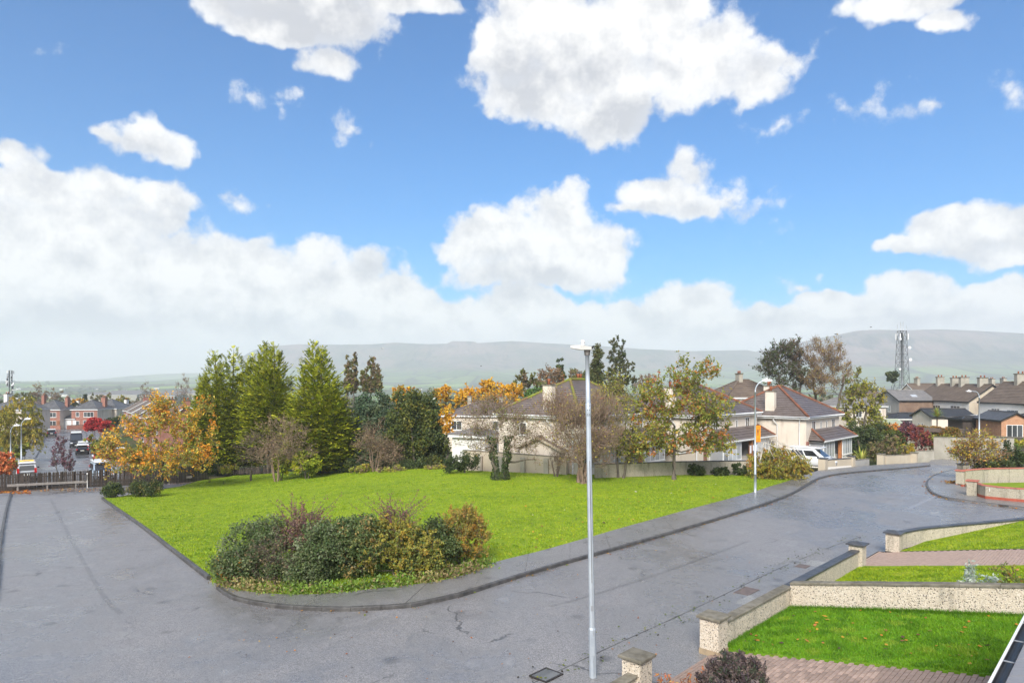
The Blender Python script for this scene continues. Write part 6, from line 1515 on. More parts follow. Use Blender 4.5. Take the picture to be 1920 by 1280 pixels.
YEL = [(.24, .21, .035, 3), (.18, .17, .03, 3), (.30, .20, .03, 1), (.12, .14, .03, 2)]
PRP = [(.16, .065, .075, 3), (.20, .085, .07, 2), (.11, .055, .06, 2)]
s1 = shrub('dark grey-green shrub of the corner planting nearest the side road', -9.2, 25.2, [(0, 0, .95, 1.05, .95), (-.3, -.4, .6, .8, .6), (.5, .1, 1.2, .8, .7)], 150, 70, .085, GRYGRN + GRN)
s2 = shrub('purple leafed berberis with tall arching wands beside the dark grey-green shrub', -7.7, 25.8, [(0, 0, 1.0, 1.15, 1.0), (.3, -.3, 1.3, .9, .7)], 120, 42, .07, PRP + BROWN, tw=5, twig='twig_dark', twr=.007); arching(s2, 60, 1.9, 1.4, PRP)
s3 = shrub('brown bare-stemmed shrub in front of the purple berberis', -8.1, 24.4, [(0, 0, .75, .8, .7)], 70, 26, .06, BROWN + GRN, tw=7, twig='twig_dark', twr=.007)
s4 = shrub('leafy mid-green shrub with pale new growth in the corner planting', -6.6, 24.7, [(0, 0, .85, 1.0, .85), (.3, .3, 1.2, .8, .6)], 150, 70, .095, GRN + GRYGRN)
s5 = shrub('tall dark green laurel-like shrub beside the yellow-olive shrub', -5.5, 25.0, [(0, 0, .95, .95, .95), (-.2, .2, 1.35, .7, .5)], 140, 70, .10, GRN + [(.20, .15, .05, 1)])
s6 = shrub('yellow-olive shrub with orange tinged leaves in the corner planting', -4.1, 25.1, [(0, 0, .85, 1.15, .85), (.5, -.1, .8, .9, .75), (-.2, .2, 1.2, .8, .5)], 180, 66, .085, YEL, tw=3, twig='twig', twr=.006)
s7 = shrub('berberis with long bare purple wands leaning over the yellow shrub', -4.4, 26.2, [(0, 0, .9, .9, .9)], 70, 34, .07, PRP + BROWN + OLIVE, tw=5, twig='twig_dark', twr=.007); arching(s7, 52, 1.9, 1.7, PRP)
s8 = shrub('small dark green shrub between the yellow and orange shrubs', -2.75, 25.7, [(0, 0, .75, .75, .75), (0, .2, 1.1, .5, .5)], 90, 70, .085, GRN + DKGREEN)
s9 = shrub('upright orange-gold privet of the corner planting furthest from the side road', -1.9, 26.4, [(0, 0, .95, .85, .95), (.35, .1, .8, .7, .75), (.1, 0, 1.4, .6, .45)], 130, 60, .075, [(.30, .17, .03, 3), (.22, .18, .035, 3), (.14, .13, .03, 2)], tw=4, twig='twig', twr=.006, upb=1.4)
s10 = shrub('low spreading green shrub between the bare-stemmed and mid-green shrubs', -7.3, 24.55, [(0, -.1, .5, .95, .5)], 80, 70, .08, GRN + GRYGRN)
s11 = shrub('low olive shrub in front of the small dark green shrub', -3.3, 25.2, [(0, -.1, .5, .95, .5)], 80, 66, .08, YEL + GRN)
s12 = shrub('small leafy seedling shrub of the corner planting beside the side road kerb', -9.9, 24.9, [(0, 0, .45, .6, .42)], 50, 66, .08, GRN + [(.45, .2, .04, 1)])
# low weeds and grass along the foot of the planting
L0 = LAWN_IN
wp = []
for i in range(1, len(L0) - 1):
    if L0[i].x < -.9: wp.append(L0[i])
n = 4200; i = rng.randint(0, len(wp), n); off = rng.uniform(-.05, .6, n); base = np.array([[p.x, p.y] for p in wp])[i]
jit = rng.normal(size=(n, 2)) * .25; X = base[:, 0] + jit[:, 0]; Y = base[:, 1] + off + jit[:, 1] * .4
C = np.stack([X, Y, zt_np(X, Y) + .14 + rng.rand(n) ** 2 * .32], 1)
o = obj_np('ground_cover', blades(C, rng.normal(size=(n, 3)) + [0, 0, .8], rng.uniform(.06, .16, n), rng.uniform(.03, .08, n)), 4, tints(n, [(.13, .20, .03, 3), (.09, .14, .03, 3), (.24, .20, .08, 2), (.17, .13, .06, 2)], i), 'leaf', None, 'stuff'); tag(o, 'weeds and dry grass along the foot of the corner planting', 'weeds')

TG = 1.0
# grass blades on the lawns
def grass(name, label, poly, n, h, zf, pal, clump=.5, wid=.012, bias=None):
    poly = [(p[0], p[1]) for p in poly]; xs = [p[0] for p in poly]; ys = [p[1] for p in poly]
    P = []; tot = 0
    while tot < n:
        q = np.stack([rng.uniform(min(xs), max(xs), n), rng.uniform(min(ys), max(ys), n)], 1)
        if bias is not None: q = q[rng.rand(n) < bias(q)]
        q = q[in_poly(q, poly)]; P.append(q); tot += len(q)
    P = np.concatenate(P)[:n]; Z = np.array([zf(x, y) for x, y in P]) if not getattr(zf, 'vec', False) else zf(P[:, 0], P[:, 1])
    patch = np.sin(P[:, 0] * 2.1 + np.sin(P[:, 1] * 1.7) * 2) * np.sin(P[:, 1] * 2.6 + P[:, 0] * .8)
    hh = h * rng.uniform(.6, 1.4, n) * (1 + .35 * patch); a = rng.uniform(0, 6.28, n); w = np.stack([np.cos(a), np.sin(a), a * 0], 1) * (wid * rng.uniform(.7, 1.4, n))[:, None]
    b0 = np.stack([P[:, 0], P[:, 1], Z - .01], 1); lean = rng.normal(size=(n, 3)) * .5; lean[:, 2] = 1; tip = b0 + lean * hh[:, None]
    o = obj_np(name, np.stack([b0 - w, b0 + w, tip], 1), 3, tints(n, pal, ((np.floor(P[:, 0] / .3) * 73 + np.floor(P[:, 1] / .45) * 151).astype(int) % 4001), .22), 'leaf', None, 'stuff'); return tag(o, label, 'grass')
def zl(x, y): return zt_np(x, y) + .10 + .025 * np.sin(x * .35 + 1) * np.sin(y * .27)
zl.vec = True
LG = [(.26, .36, .012, 4), (.32, .41, .016, 3), (.15, .25, .010, 3), (.38, .42, .03, 1)]
grass('grass', 'short bright green grass covering the open green', lawn_poly, 170000, .055, zl, LG, wid=.022, bias=lambda q: np.clip(26 / q[:, 1], .15, 1) ** 1.5)
NG = [(.13, .30, .012, 4), (.18, .36, .014, 4), (.09, .22, .01, 2), (.26, .38, .03, 1)]
def zg1(x, y):
    d = (x - WL0.x) * PD.x + (y - WL0.y) * PD.y; return zt_np(x, y) + np.maximum(0, d - .15) * RISE + .08
zg1.vec = True
grass('grass', 'lush green grass of the lawn beside the brick drive', gpoly([(.32, .24), (K2 - .1, .24), (K2 - .1, 7.4), (.17, 7.4), (.16, 1.2)]), 90000, .06, zg1, NG, wid=.010)
grass('grass', 'green grass of the next garden beyond the dividing wall', gpoly([(K2 + .15, .26), (11.3, .26), (11.3, .8), (11.2, 8.8), (K2 + .2, 8.8)]), 60000, .05, zg1, LG, wid=.014)
grass('grass', 'green grass behind the long curving wall', [Vector((16.2, 27.75)), Vector((17.6, 28.95)), Vector((18.9, 29.4)), Vector((23.5, 31.1)), Vector((30, 33.6)), Vector((30, 26)), wl(15.0, 8), wl(14.95, .6)], 40000, .05, (lambda f: (setattr(f, 'vec', True), f)[1])(lambda x, y: np.maximum(zg1(x, y) - .02, zt_np(x, y) + .12)), LG, wid=.016)
# tufts along the foot of the dividing wall and front wall, longer and darker grass
def edge_tufts(label, a, c, n, h):
    u = rng.rand(n); X = a.x + (c.x - a.x) * u + rng.normal(size=n) * .05; Y = a.y + (c.y - a.y) * u + rng.normal(size=n) * .05; Z = zg1(X, Y)
    hh = h * rng.uniform(.4, 1.3, n); an = rng.uniform(0, 6.28, n); w = np.stack([np.cos(an), np.sin(an), an * 0], 1) * .012; b0 = np.stack([X, Y, Z - .02], 1); ln = rng.normal(size=(n, 3)) * .45; ln[:, 2] = 1
    o = obj_np('grass', np.stack([b0 - w, b0 + w, b0 + ln * hh[:, None]], 1), 3, tints(n, [(.08, .20, .01, 3), (.12, .26, .012, 2)]), 'leaf', None, 'stuff'); tag(o, label, 'grass')
edge_tufts('longer, darker grass along the foot of the dividing wall', wl(K2 - .22, .3), wl(K2 - .22, 6.5), 5000, .13)
edge_tufts('longer, darker grass along the inside of the front wall', wl(.4, .34), wl(K2 - .3, .34), 3500, .11)

# fallen leaves
def litter(label, pts, size, pal, z=.02):
    P = np.array(pts); n = len(P); C = np.stack([P[:, 0], P[:, 1], P[:, 2] + z + rng.rand(n) * .01], 1); a = rng.uniform(0, 6.28, n)
    d = np.stack([np.cos(a), np.sin(a), rng.normal(size=n) * .15], 1); s = size * rng.uniform(.6, 1.3, n)
    o = obj_np('fallen_leaves', blades(C, d, s, s * .75, np.tile([0, 0, 1.0], (n, 1))), 4, tints(n, pal), 'leaf', None, 'stuff'); return tag(o, label, 'leaves')
FL = [(.50, .20, .03, 3), (.55, .32, .04, 2), (.28, .10, .03, 2), (.10, .06, .04, 2)]
pts = []
while len(pts) < 60:
    p = wl(rng.uniform(.4, K2 - .3), rng.uniform(.4, 6.0)); pts.append((p.x, p.y, gz(p.x, p.y) + .09))
litter('scattered orange and brown leaves on the lawn beside the brick drive', pts, .10, FL)
pts = []
for i in range(14):
    p = wl(rng.uniform(.9, 3.8), rng.uniform(.6, 2.6)); pts.append((p.x, p.y, gz(p.x, p.y) + .10))
litter('larger orange maple leaves on the lawn beside the brick drive', pts, .13, [(.60, .28, .03, 3), (.62, .20, .05, 2)])
pts = []
for k in range(420):
    p = rkl[rng.randint(0, len(rkl))]; q = p + Vector((rng.normal() * .18, rng.normal() * .18 - .12)); pts.append((q.x, q.y, zt(q.x, q.y) + .01))
litter('orange leaves gathered along the curved kerb by the red coped walls', pts, .13, FL)
pts = []
for k in range(240):
    p = G(1790, 908); pts.append((p.x + rng.normal() * .35, p.y + rng.normal() * .5, zt(p.x, p.y) + .12 + rng.rand() * .05))
litter('heap of orange leaves at the foot of the red coped pillar', pts, .15, FL)
pts = []
for k in range(360):
    p = KERB_C[rng.randint(4, len(KERB_C) - 2)]; q = p + Vector((rng.normal() * .10 + .05, rng.normal() * .10 - .10)); pts.append((q.x, q.y, zt(q.x, q.y) + .008))
litter('sparse leaves and moss in the gutter of the green kerb', pts, .08, FL + [(.16, .2, .03, 3)])
pts = []
for k in range(700):
    p = G(rng.uniform(0, 420), 0 + rng.uniform(905, 926)) if False else G(rng.uniform(-40, 60), rng.uniform(918, 926)); pts.append((p.x, p.y, zt(p.x, p.y) + .01 + rng.rand() * .04))
litter('drift of red-orange leaves at the free end of the timber rail', pts, .16, [(.50, .13, .02, 3), (.45, .20, .03, 2)])
pts = []
for k in range(360):
    p = G(rng.uniform(60, 290), rng.uniform(915, 921)); pts.append((p.x, p.y, zt(p.x, p.y) + .01))
litter('brown leaves lying under the timber rail', pts, .13, FL)
pts = []
for k in range(160):
    p = G(rng.uniform(960, 1500), rng.uniform(905, 1040))
    if in_poly(np.array([[p.x, p.y]]), lawn_poly)[0]: pts.append((p.x, p.y, zt(p.x, p.y) + .17))
litter('scattered pale leaves under the maple on the green', pts, .15, FL + [(.6, .6, .5, 1)])
pts = []
for k in range(150):
    p = G(rng.uniform(300, 1500), rng.uniform(1010, 1275)); pts.append((p.x, p.y, zt(p.x, p.y) + .012))
litter('few small leaves lying on the wet road', pts, .06, FL)

# moss tufts along the near flush kerb
pts = []
for k in range(420):
    p = near_kl[rng.randint(0, len(near_kl))]; q = p + Vector((rng.normal() * .35 * U.x, rng.normal() * .35 * U.y)); pts.append((q.x + rng.normal() * .02, q.y + rng.normal() * .02, zt(q.x, q.y) + .03))
litter('moss and weeds in the flush kerb joint outside the garden walls', pts, .07, [(.10, .14, .02, 3), (.2, .22, .03, 2), (.05, .04, .02, 2)])

TG = 1.45
# ---- front bed: purple hebe, rusty fern tips, silver plant, roses
hb_ = wl(-2.78, 2.0)
t = thing('hebe_bush', 'rounded dark purple-brown bush on the brick drive beside the walled lawn', 'bush', (hb_.x, hb_.y, gz(hb_.x, hb_.y)))
P = grow(t, [(0, 0, .42, .68, .62, .42), (.15, .1, .55, .5, .5, .3), (-.3, .1, .4, .45, .45, .32)], 190, .02, .4, 'twig_dark', 8)
crown(t, P, .12, 46, .075, [(.060, .045, .050, 4), (.095, .07, .065, 3), (.045, .055, .035, 2), (.16, .12, .10, 1)], upb=1.5, aspect=2.8, tw=6, twig='twig_dark', twr=.004)
fb_ = wl(-3.45, .95)
t = thing('fern_plant', 'rusty brown fern tips behind the end pillar', 'plant', (fb_.x, fb_.y, gz(fb_.x, fb_.y)))
n = 22; a = np.stack([rng.uniform(-.5, .7, n), rng.uniform(-.3, .3, n), np.zeros(n)], 1); b_ = a + np.stack([rng.normal(size=n) * .15, rng.normal(size=n) * .12, rng.uniform(.3, .62, n)], 1)
obj_np('stems', prisms(a, b_, np.full(n, .008), np.full(n, .003)), 4, None, 'twig_dark', t, 'stuff')
m = 30; i = np.repeat(np.arange(n), m); u = rng.uniform(.35, 1, n * m)[:, None]; C = a[i] + (b_[i] - a[i]) * u + rng.normal(size=(n * m, 3)) * .03
obj_np('fronds', blades(C, rng.normal(size=C.shape) + [0, 0, .4], rng.uniform(.06, .12, n * m), rng.uniform(.02, .035, n * m)), 4, tints(n * m, [(.30, .10, .04, 3), (.20, .08, .04, 2), (.36, .2, .06, 1)]), 'leaf', t, 'stuff')
sp_ = wl(K2 + .9, 4.9)
t = thing('silver_plant', 'silvery felted plant beside the dividing wall', 'plant', (sp_.x, sp_.y, gz(sp_.x, sp_.y) + .05)); P = grow(t, [(0, 0, .4, .55, .5, .4), (-.3, 0, .25, .4, .4, .25), (-.25, .1, .75, .12, .12, .35)], 70, .012, .35, 'felt_pale', 6); crown(t, P, .13, 34, .09, [(.34, .38, .33, 3), (.27, .32, .27, 2), (.2, .25, .18, 1)], upb=.9, aspect=2.4)
rs_ = wl(K2 + .9, 6.1)
t = thing('rose_bush', 'rose bush with red and pink flowers beside the silvery plant', 'bush', (rs_.x, rs_.y, gz(rs_.x, rs_.y) + .05)); P = grow(t, [(0, 0, .55, .5, .5, .5), (.2, 0, 1.1, .35, .3, .35), (-.8, 0, .8, .35, .3, .4)], 60, .012, .6, 'twig_dark', 6); crown(t, P, .14, 26, .07, [(.11, .15, .03, 3), (.20, .17, .04, 2), (.30, .16, .05, 1)], tw=4, twig='twig_dark', twr=.005)
simple('petal_red', (.62, .03, .02), (.5, .02, .02), 6, .5); simple('petal_pink', (.72, .22, .30), (.66, .18, .26), 6, .5)
for k, (dx, dz, m_) in enumerate(((-.15, .78, 'petal_red'), (.05, .42, 'petal_red'), (-.05, .40, 'petal_red'), (.15, 1.35, 'petal_pink'), (.3, 1.2, 'petal_pink'), (.28, .30, 'petal_red'))):
    mb = MB()
    for j in range(7):
        an = j * .9; c0 = Vector((dx, -.25, dz)); o_ = Vector((math.cos(an), math.sin(an), .5)) * .055; mb.add([c0, c0 + o_ + Vector((-o_.y, o_.x, 0)) * .7, c0 + o_ * 1.3 + Vector((0, 0, .03)), c0 + o_ - Vector((-o_.y, o_.x, 0)) * .7], [(0, 1, 2, 3)])
    mb.build('flower', MATS[m_], t)

# ================================================================== STREET FURNITURE, FENCES, VEHICLES
def lamp_bulk(mb): return mb
# ---- lamp post in front of us
b0 = G(1112, 1270); tp = Vector((D(1101, 660, b0.y).x, b0.y, 7.5))
lamp = thing('street_lamp', 'tall galvanised lamp post with flat straight lantern beside the low capped pillar', 'street lamp', b0)
def at_z(z): return b0 + (tp - b0) * ((z - b0.z) / (tp.z - b0.z))
def loc(p): return Vector(p) - b0
mb = MB(); mb.tube([loc(at_z(-.2)), loc(at_z(1.12)), loc(at_z(1.17))], [.088, .086, .068], 8, smooth=False); mb.build('base_section', MATS['galvanised'], lamp)
mb = MB(); mb.tube([loc(at_z(1.15)), loc(at_z(6.02))], [.069, .056], 8, smooth=False); mb.build('column', MATS['galvanised'], lamp)
mb = MB(); mb.tube([loc(at_z(6.0)), loc(at_z(6.01)), loc(at_z(6.31)), loc(at_z(6.32))], [.058, .064, .064, .055], 10); slv = mb.build('sleeve', MATS['galvanised'], lamp)
for k in range(3):
    for a in (-1.9, -1.2):
        mb = MB(); q = loc(at_z(6.06 + k * .1)); mb.tube([q + Vector((math.cos(a), math.sin(a), 0)) * .06, q + Vector((math.cos(a), math.sin(a), 0)) * .075], .009, 6); mb.build('bolt', MATS['dark_plastic'], slv)
mb = MB(); mb.tube([loc(at_z(6.3)), loc(at_z(7.45))], [.054, .046], 10); mb.build('upper_column', MATS['antenna_white'] if False else MATS['galvanised'], lamp)
hd_ = loc(at_z(7.45)); out = Vector((-1, .12, 0)).normalized(); sd_ = Vector((-out.y, out.x, 0))
mb = MB(); mb.tube([hd_ - Vector((0, 0, .04)), hd_ + Vector((0, 0, .1))], [.062, .078], 10); mb.build('bracket', MATS['dark_plastic'], lamp)
def hbox(o, a0, a1, w0, w1, z0, z1, z0b, z1b, mat, name, par):
    vs = []
    for a, w, lo, hi in ((a0, w0, z0, z1), (a1, w1, z0b, z1b)):
        for s, z in ((-1, lo), (1, lo), (.8, hi), (-.8, hi)): vs.append(o + out * a + sd_ * (s * w) + Vector((0, 0, z)))
    m2 = MB(); m2.add(vs, [(0, 1, 2, 3), (7, 6, 5, 4), (0, 4, 5, 1), (1, 5, 6, 2), (2, 6, 7, 3), (3, 7, 4, 0)]); return m2.build(name, MATS[mat], par)
head = hbox(hd_, -.10, .16, .07, .12, .09, .16, .09, .20, 'lamp_casing', 'lantern', lamp)
hbox(hd_, .161, .38, .115, .09, .10, .20, .14, .19, 'lamp_casing', 'lantern_panel', lamp)
hbox(hd_, .17, .37, .10, .085, .085, .099, .125, .138, 'lamp_lens', 'lens', lamp)
mb = MB(); mb.lathe(hd_ + out * .10 + Vector((0, 0, .19)), [(.05, 0), (.05, .04), (.035, .05), (.048, .055), (.048, .10), (.03, .125)], 12); mb.build('photocell', MATS['antenna_white'], lamp)
mb = MB(); mb.tube([hd_ - out * .09 + Vector((0, 0, .13)), hd_ - out * .15 + Vector((0, 0, .17)), hd_ - out * .17 + Vector((0, 0, .11))], [.035, .03, .012], 7); mb.build('hinge', MATS['paint_black'], lamp)
mb = MB(); mb.box((loc(at_z(.75)).x, loc(at_z(.75)).y - .082, .75), (.075, .012, .45), 0, .004); mb.build('access_door', MATS['galvanised'], lamp)
mb = MB(); mb.box((loc(at_z(1.6)).x, loc(at_z(1.6)).y - .068, 1.62), (.05, .006, .12)); mb.build('number_label', MATS['flashing'], lamp)
mb = MB(); q = [loc(at_z(z)) + Vector((.004, -.068, 0)) for z in (2.2, 2.9, 3.6, 4.3, 5.0)]; mb.tube(q, .006, 5); mb.build('stain_cable', MATS['dark_plastic'], lamp)

# ---- swan-neck lamps
def swan(label, base, H, arm, reach, r=.07, group='swan-neck street lamps', mat='galvanised'):
    t = thing('street_lamp', label, 'street lamp', base, 0, group); a = Vector(arm).normalized()
    mb = MB(); mb.tube([(0, 0, -.3), (0, 0, 1.3)], r * 1.25, 10); mb.build('base_section', MATS[mat], t)
    mb = MB(); mb.tube([(0, 0, 1.25), (0, 0, H - .75)], [r, r * .75], 10); mb.build('column', MATS[mat], t)
    k = 8; pts = [Vector((0, 0, H - .8))] + [Vector((0, 0, H - .75)) + a * (.55 * (1 - math.cos(i / k * math.pi / 2))) + Vector((0, 0, .7 * math.sin(i / k * math.pi / 2))) for i in range(1, k + 1)] + [Vector((0, 0, H)) + a * reach]
    mb = MB(); mb.tube(pts, r * .6, 8); mb.build('arm', MATS[mat], t)
    e = Vector((0, 0, H)) + a * reach; s = Vector((-a.y, a.x, 0)); vs = []
    for f, w, lo, hi in ((0, .07, -.05, .05), (.18, .14, -.08, .10), (.62, .10, -.05, .07)):
        for q, z in ((-1, lo), (1, lo), (.75, hi), (-.75, hi)): vs.append(e + a * f + s * (q * w) + Vector((0, 0, z)))
    mb = MB(); mb.add(vs, [(0, 1, 2, 3), (11, 10, 9, 8)] + [(4 * i + j, 4 * i + 4 + j, 4 * i + 4 + (j + 1) % 4, 4 * i + (j + 1) % 4) for i in range(2) for j in range(4)]); ln_ = mb.build('lantern', MATS['antenna_white'], t)
    mb = MB(); mb.lathe(e + a * .3 + Vector((0, 0, .09)), [(.05, 0), (.05, .09), (.03, .11)], 8); mb.build('photocell', MATS['antenna_white'], ln_)
    return t
b2 = G(1416, 926); Hl = (HC - (713 - HY) / FPX * b2.y) - b2.z
l2 = swan('swan-neck lamp carrying the orange sign at the edge of the green', b2, Hl, (1, -.15, 0), .42)
sgn = thing('warning_sign', 'upright orange panel with black figures strapped to the lamp at the green', 'sign', b2 + Vector((.16, -.12, 0)) )
sz0 = HC - (828 - HY) / FPX * b2.y - b2.z; sz1 = HC - (797 - HY) / FPX * b2.y - b2.z; sw = .29
mb = MB(); mb.box((0, 0, (sz0 + sz1) / 2), (sw, .02, sz1 - sz0), 0, .004); mb.build('panel', MATS['sign_orange'], sgn)
hh = sz1 - sz0
def blk(name, x0, x1, z0, z1, mat):
    m2 = MB(); m2.box(((x0 + x1) / 2, -.013, (z0 + z1) / 2), (x1 - x0, .004, z1 - z0)); m2.build(name, MATS[mat], sgn)
fig = MB()
def figure(cx, z, s):
    fig.lathe((cx, -.016, z + .86 * s), [(.0, -.07 * s), (.07 * s, 0), (.0, .07 * s)], 8)
    fig.add([(cx - .07 * s, -.016, z + .42 * s), (cx + .07 * s, -.016, z + .42 * s), (cx + .09 * s, -.016, z + .76 * s), (cx - .09 * s, -.016, z + .76 * s)], [(0, 1, 2, 3)])
    for d in (-1, 1): fig.add([(cx + d * .02 * s, -.016, z + .42 * s), (cx + d * .07 * s, -.016, z + .42 * s), (cx + d * .11 * s, -.016, z), (cx + d * .06 * s, -.016, z)], [(0, 1, 2, 3)])
figure(-.03, sz0 + hh * .38, .50); figure(.07, sz0 + hh * .66, .20)
fig.build('figures', MATS['sign_ink'], sgn); 
for k, (a, w) in enumerate(((.93, .20), (.89, .16), (.20, .17), (.155, .20), (.08, .18), (.05, .12))): blk('lettering', -w / 2, w / 2, sz0 + hh * a - .012, sz0 + hh * a + .010, 'sign_ink_faint')
for z in (sz0 + .12, sz1 - .12):
    mb = MB(); mb.tube([(-.16, .12 - .03, z), (-.08, .03, z), (0, .015, z)], .012, 5); mb.build('strap', MATS['steel_grey'], sgn)
p3_ = D(1836, 850, 80); p3_.z = zt(p3_.x, p3_.y)
swan('swan-neck lamp rising behind the many-stemmed autumn tree', p3_, HC - (733 - HY) / FPX * 80 - p3_.z, (-1, -.1, 0), 1.0, .09)
for lab, px, top, Y in (('shorter swan-neck lamp beside the orange bush of the far estate', 20, 797, 76), ('taller swan-neck lamp behind the taxi of the far estate', 40, 785, 74)):
    x = (px - CX) / FPX * Y; b_ = on(x, Y); swan(lab, b_, HC - (top - HY) / FPX * Y - b_.z, (1, .1, 0), .35, .07)

# ---- road gully
gq = G(1024, 1267); gr = thing('drain_grate', 'iron gully grate set against the flush kerb', 'drain', (gq.x, gq.y, zt(gq.x, gq.y)), AZU)
mb = MB()
for (cx, cy_, sx, sy) in ((0, .24, .62, .05), (0, -.24, .62, .05), (.29, 0, .04, .43), (-.29, 0, .04, .43)): mb.box((cx, cy_, .03), (sx, sy, .03))
mb.build('frame', MATS['iron'], gr); MB().box((0, 0, .009), (.54, .43, .012)).build('pit', MATS['paint_black'], gr)
bm_ = MB().box((0, 0, 0), (.022, .43, .022)).mesh('bar', MATS['steel_grey'])
for k in range(11): piece('bar', bm_, gr, (-.25 + k * .05, 0, .031))

# ---- picket fence and timber rail at the end of the side road
pm = MB()
w, h = .095, 1.0
pm.add([(-w / 2, -.012, 0), (w / 2, -.012, 0), (w / 2, -.012, .93), (0, -.012, 1.0), (-w / 2, -.012, .93), (-w / 2, .012, 0), (w / 2, .012, 0), (w / 2, .012, .93), (0, .012, 1.0), (-w / 2, .012, .93)], [(0, 1, 2, 3, 4), (9, 8, 7, 6, 5), (0, 5, 6, 1), (1, 6, 7, 2), (2, 7, 8, 3), (3, 8, 9, 4), (4, 9, 5, 0)])
pick_dark = pm.mesh('picket', MATS['fence_wood']); pick_grey = pm.mesh('picket', MATS['fence_wood_grey'])
def fence(label, a, c, h0, h1, me, mat, gap=.128, miss=.02, lean=.02, mend=()):
    a, c = Vector(a), Vector(c); d = (c - a); L = d.length; d.normalize(); az = math.atan2(d.y, d.x)
    t = thing('picket_fence', label, 'fence', on(a.x, a.y)); n = int(L / gap)
    for k in range(n):
        if random.random() < miss: continue
        p = a + d * (k * gap); z = zt(p.x, p.y); u = k / n; hh = lerp(h0, h1, u) * random.uniform(.965, 1.02)
        o = piece('picket', me, t, (p.x - a.x, p.y - a.y, z - zt(a.x, a.y) + .03), az); o.rotation_euler = (random.gauss(0, lean), random.gauss(0, lean), az); o.scale = (random.uniform(.93, 1.07), 1, hh)
    for f in (.28, .78):
        mb = MB(); m = 8
        for j in range(m):
            p = a + d * (L * j / m); q = a + d * (L * (j + 1) / m); nn = Vector((-d.y, d.x)) * .035
            zp, zq = zt(p.x, p.y) + lerp(h0, h1, j / m) * f, zt(q.x, q.y) + lerp(h0, h1, (j + 1) / m) * f
            mb.tube([(p.x + nn.x, p.y + nn.y, zp), (q.x + nn.x, q.y + nn.y, zq)], .04, 4, False)
        mb.build('rail', MATS[mat], t, True)
    for j in range(int(L / 2.4) + 1):
        p = a + d * min(L, j * 2.4) + Vector((-d.y, d.x)) * .1; mb = MB(); mb.box((p.x, p.y, zt(p.x, p.y) + lerp(h0, h1, j * 2.4 / L) * .47), (.1, .1, lerp(h0, h1, j * 2.4 / L) * .98), az); mb.build('post', MATS[mat], t, True)
    return t, a, d
F0 = G(-60, 925).to_2d(); F1 = G(335, 906).to_2d(); F2 = G(394, 900).to_2d()
tf, fa, fd = fence('long dark brown picket fence closing the end of the side road', F0, F1, 1.42, 1.62, pick_dark, 'fence_wood', .106)
fence('grey weathered section of close-set pickets beside the broad cypress', F1 + (F2 - F1) * .02, F2, 1.66, 1.70, pick_grey, 'fence_wood_grey', .105, 0, .01)
fence('low broken dark picket fence in the shade under the cypresses', G(438, 889).to_2d(), G(520, 887).to_2d(), .75, .7, pick_dark, 'fence_wood', .14, .12, .06)
rl = thing('timber_rail', 'long weathered plank rail on short posts before the picket fence', 'rail', G(14, 921)); ra, rb_ = G(13, 922).to_2d(), G(360, 904).to_2d()
n = 7
for k in range(n):
    p = ra.lerp(rb_, k / n); q = ra.lerp(rb_, (k + 1) / n); d = (q - p).normalized(); az = math.atan2(d.y, d.x); m = (p + q) / 2; zc = (zt(p.x, p.y) + zt(q.x, q.y)) / 2 + .52
    o_ = piece('plank', MB().box((0, 0, 0), ((q - p).length - .012, .05, .20), 0, .008).mesh('plank', MATS['rail_wood']), rl, Vector((m.x, m.y, zc)) - Vector(rl.location), az); o_.rotation_euler = (0, -math.atan2(zt(q.x, q.y) - zt(p.x, p.y), (q - p).length), az)
    pp = p.lerp(q, .35); MB().box((pp.x - d.y * .06, pp.y + d.x * .06, zt(pp.x, pp.y) + .28), (.11, .09, .72), az).build('post', MATS['rail_wood'], rl, True)
mk = G(162, 912); mp = thing('marker_post', 'thin white marker post against the picket fence', 'post', (fa + fd * ((Vector((mk.x, mk.y)) - fa).dot(fd))).to_3d() + Vector((0, -.12, zt(mk.x, mk.y)))); MB().tube([(0, 0, -.3), (0, 0, 1.25)], [.032, .03], 7).build('post', MATS['paint_white'], mp); MB().box((0, -.01, 1.3), (.09, .05, .12)).build('reflector', MATS['upvc_white'], mp)

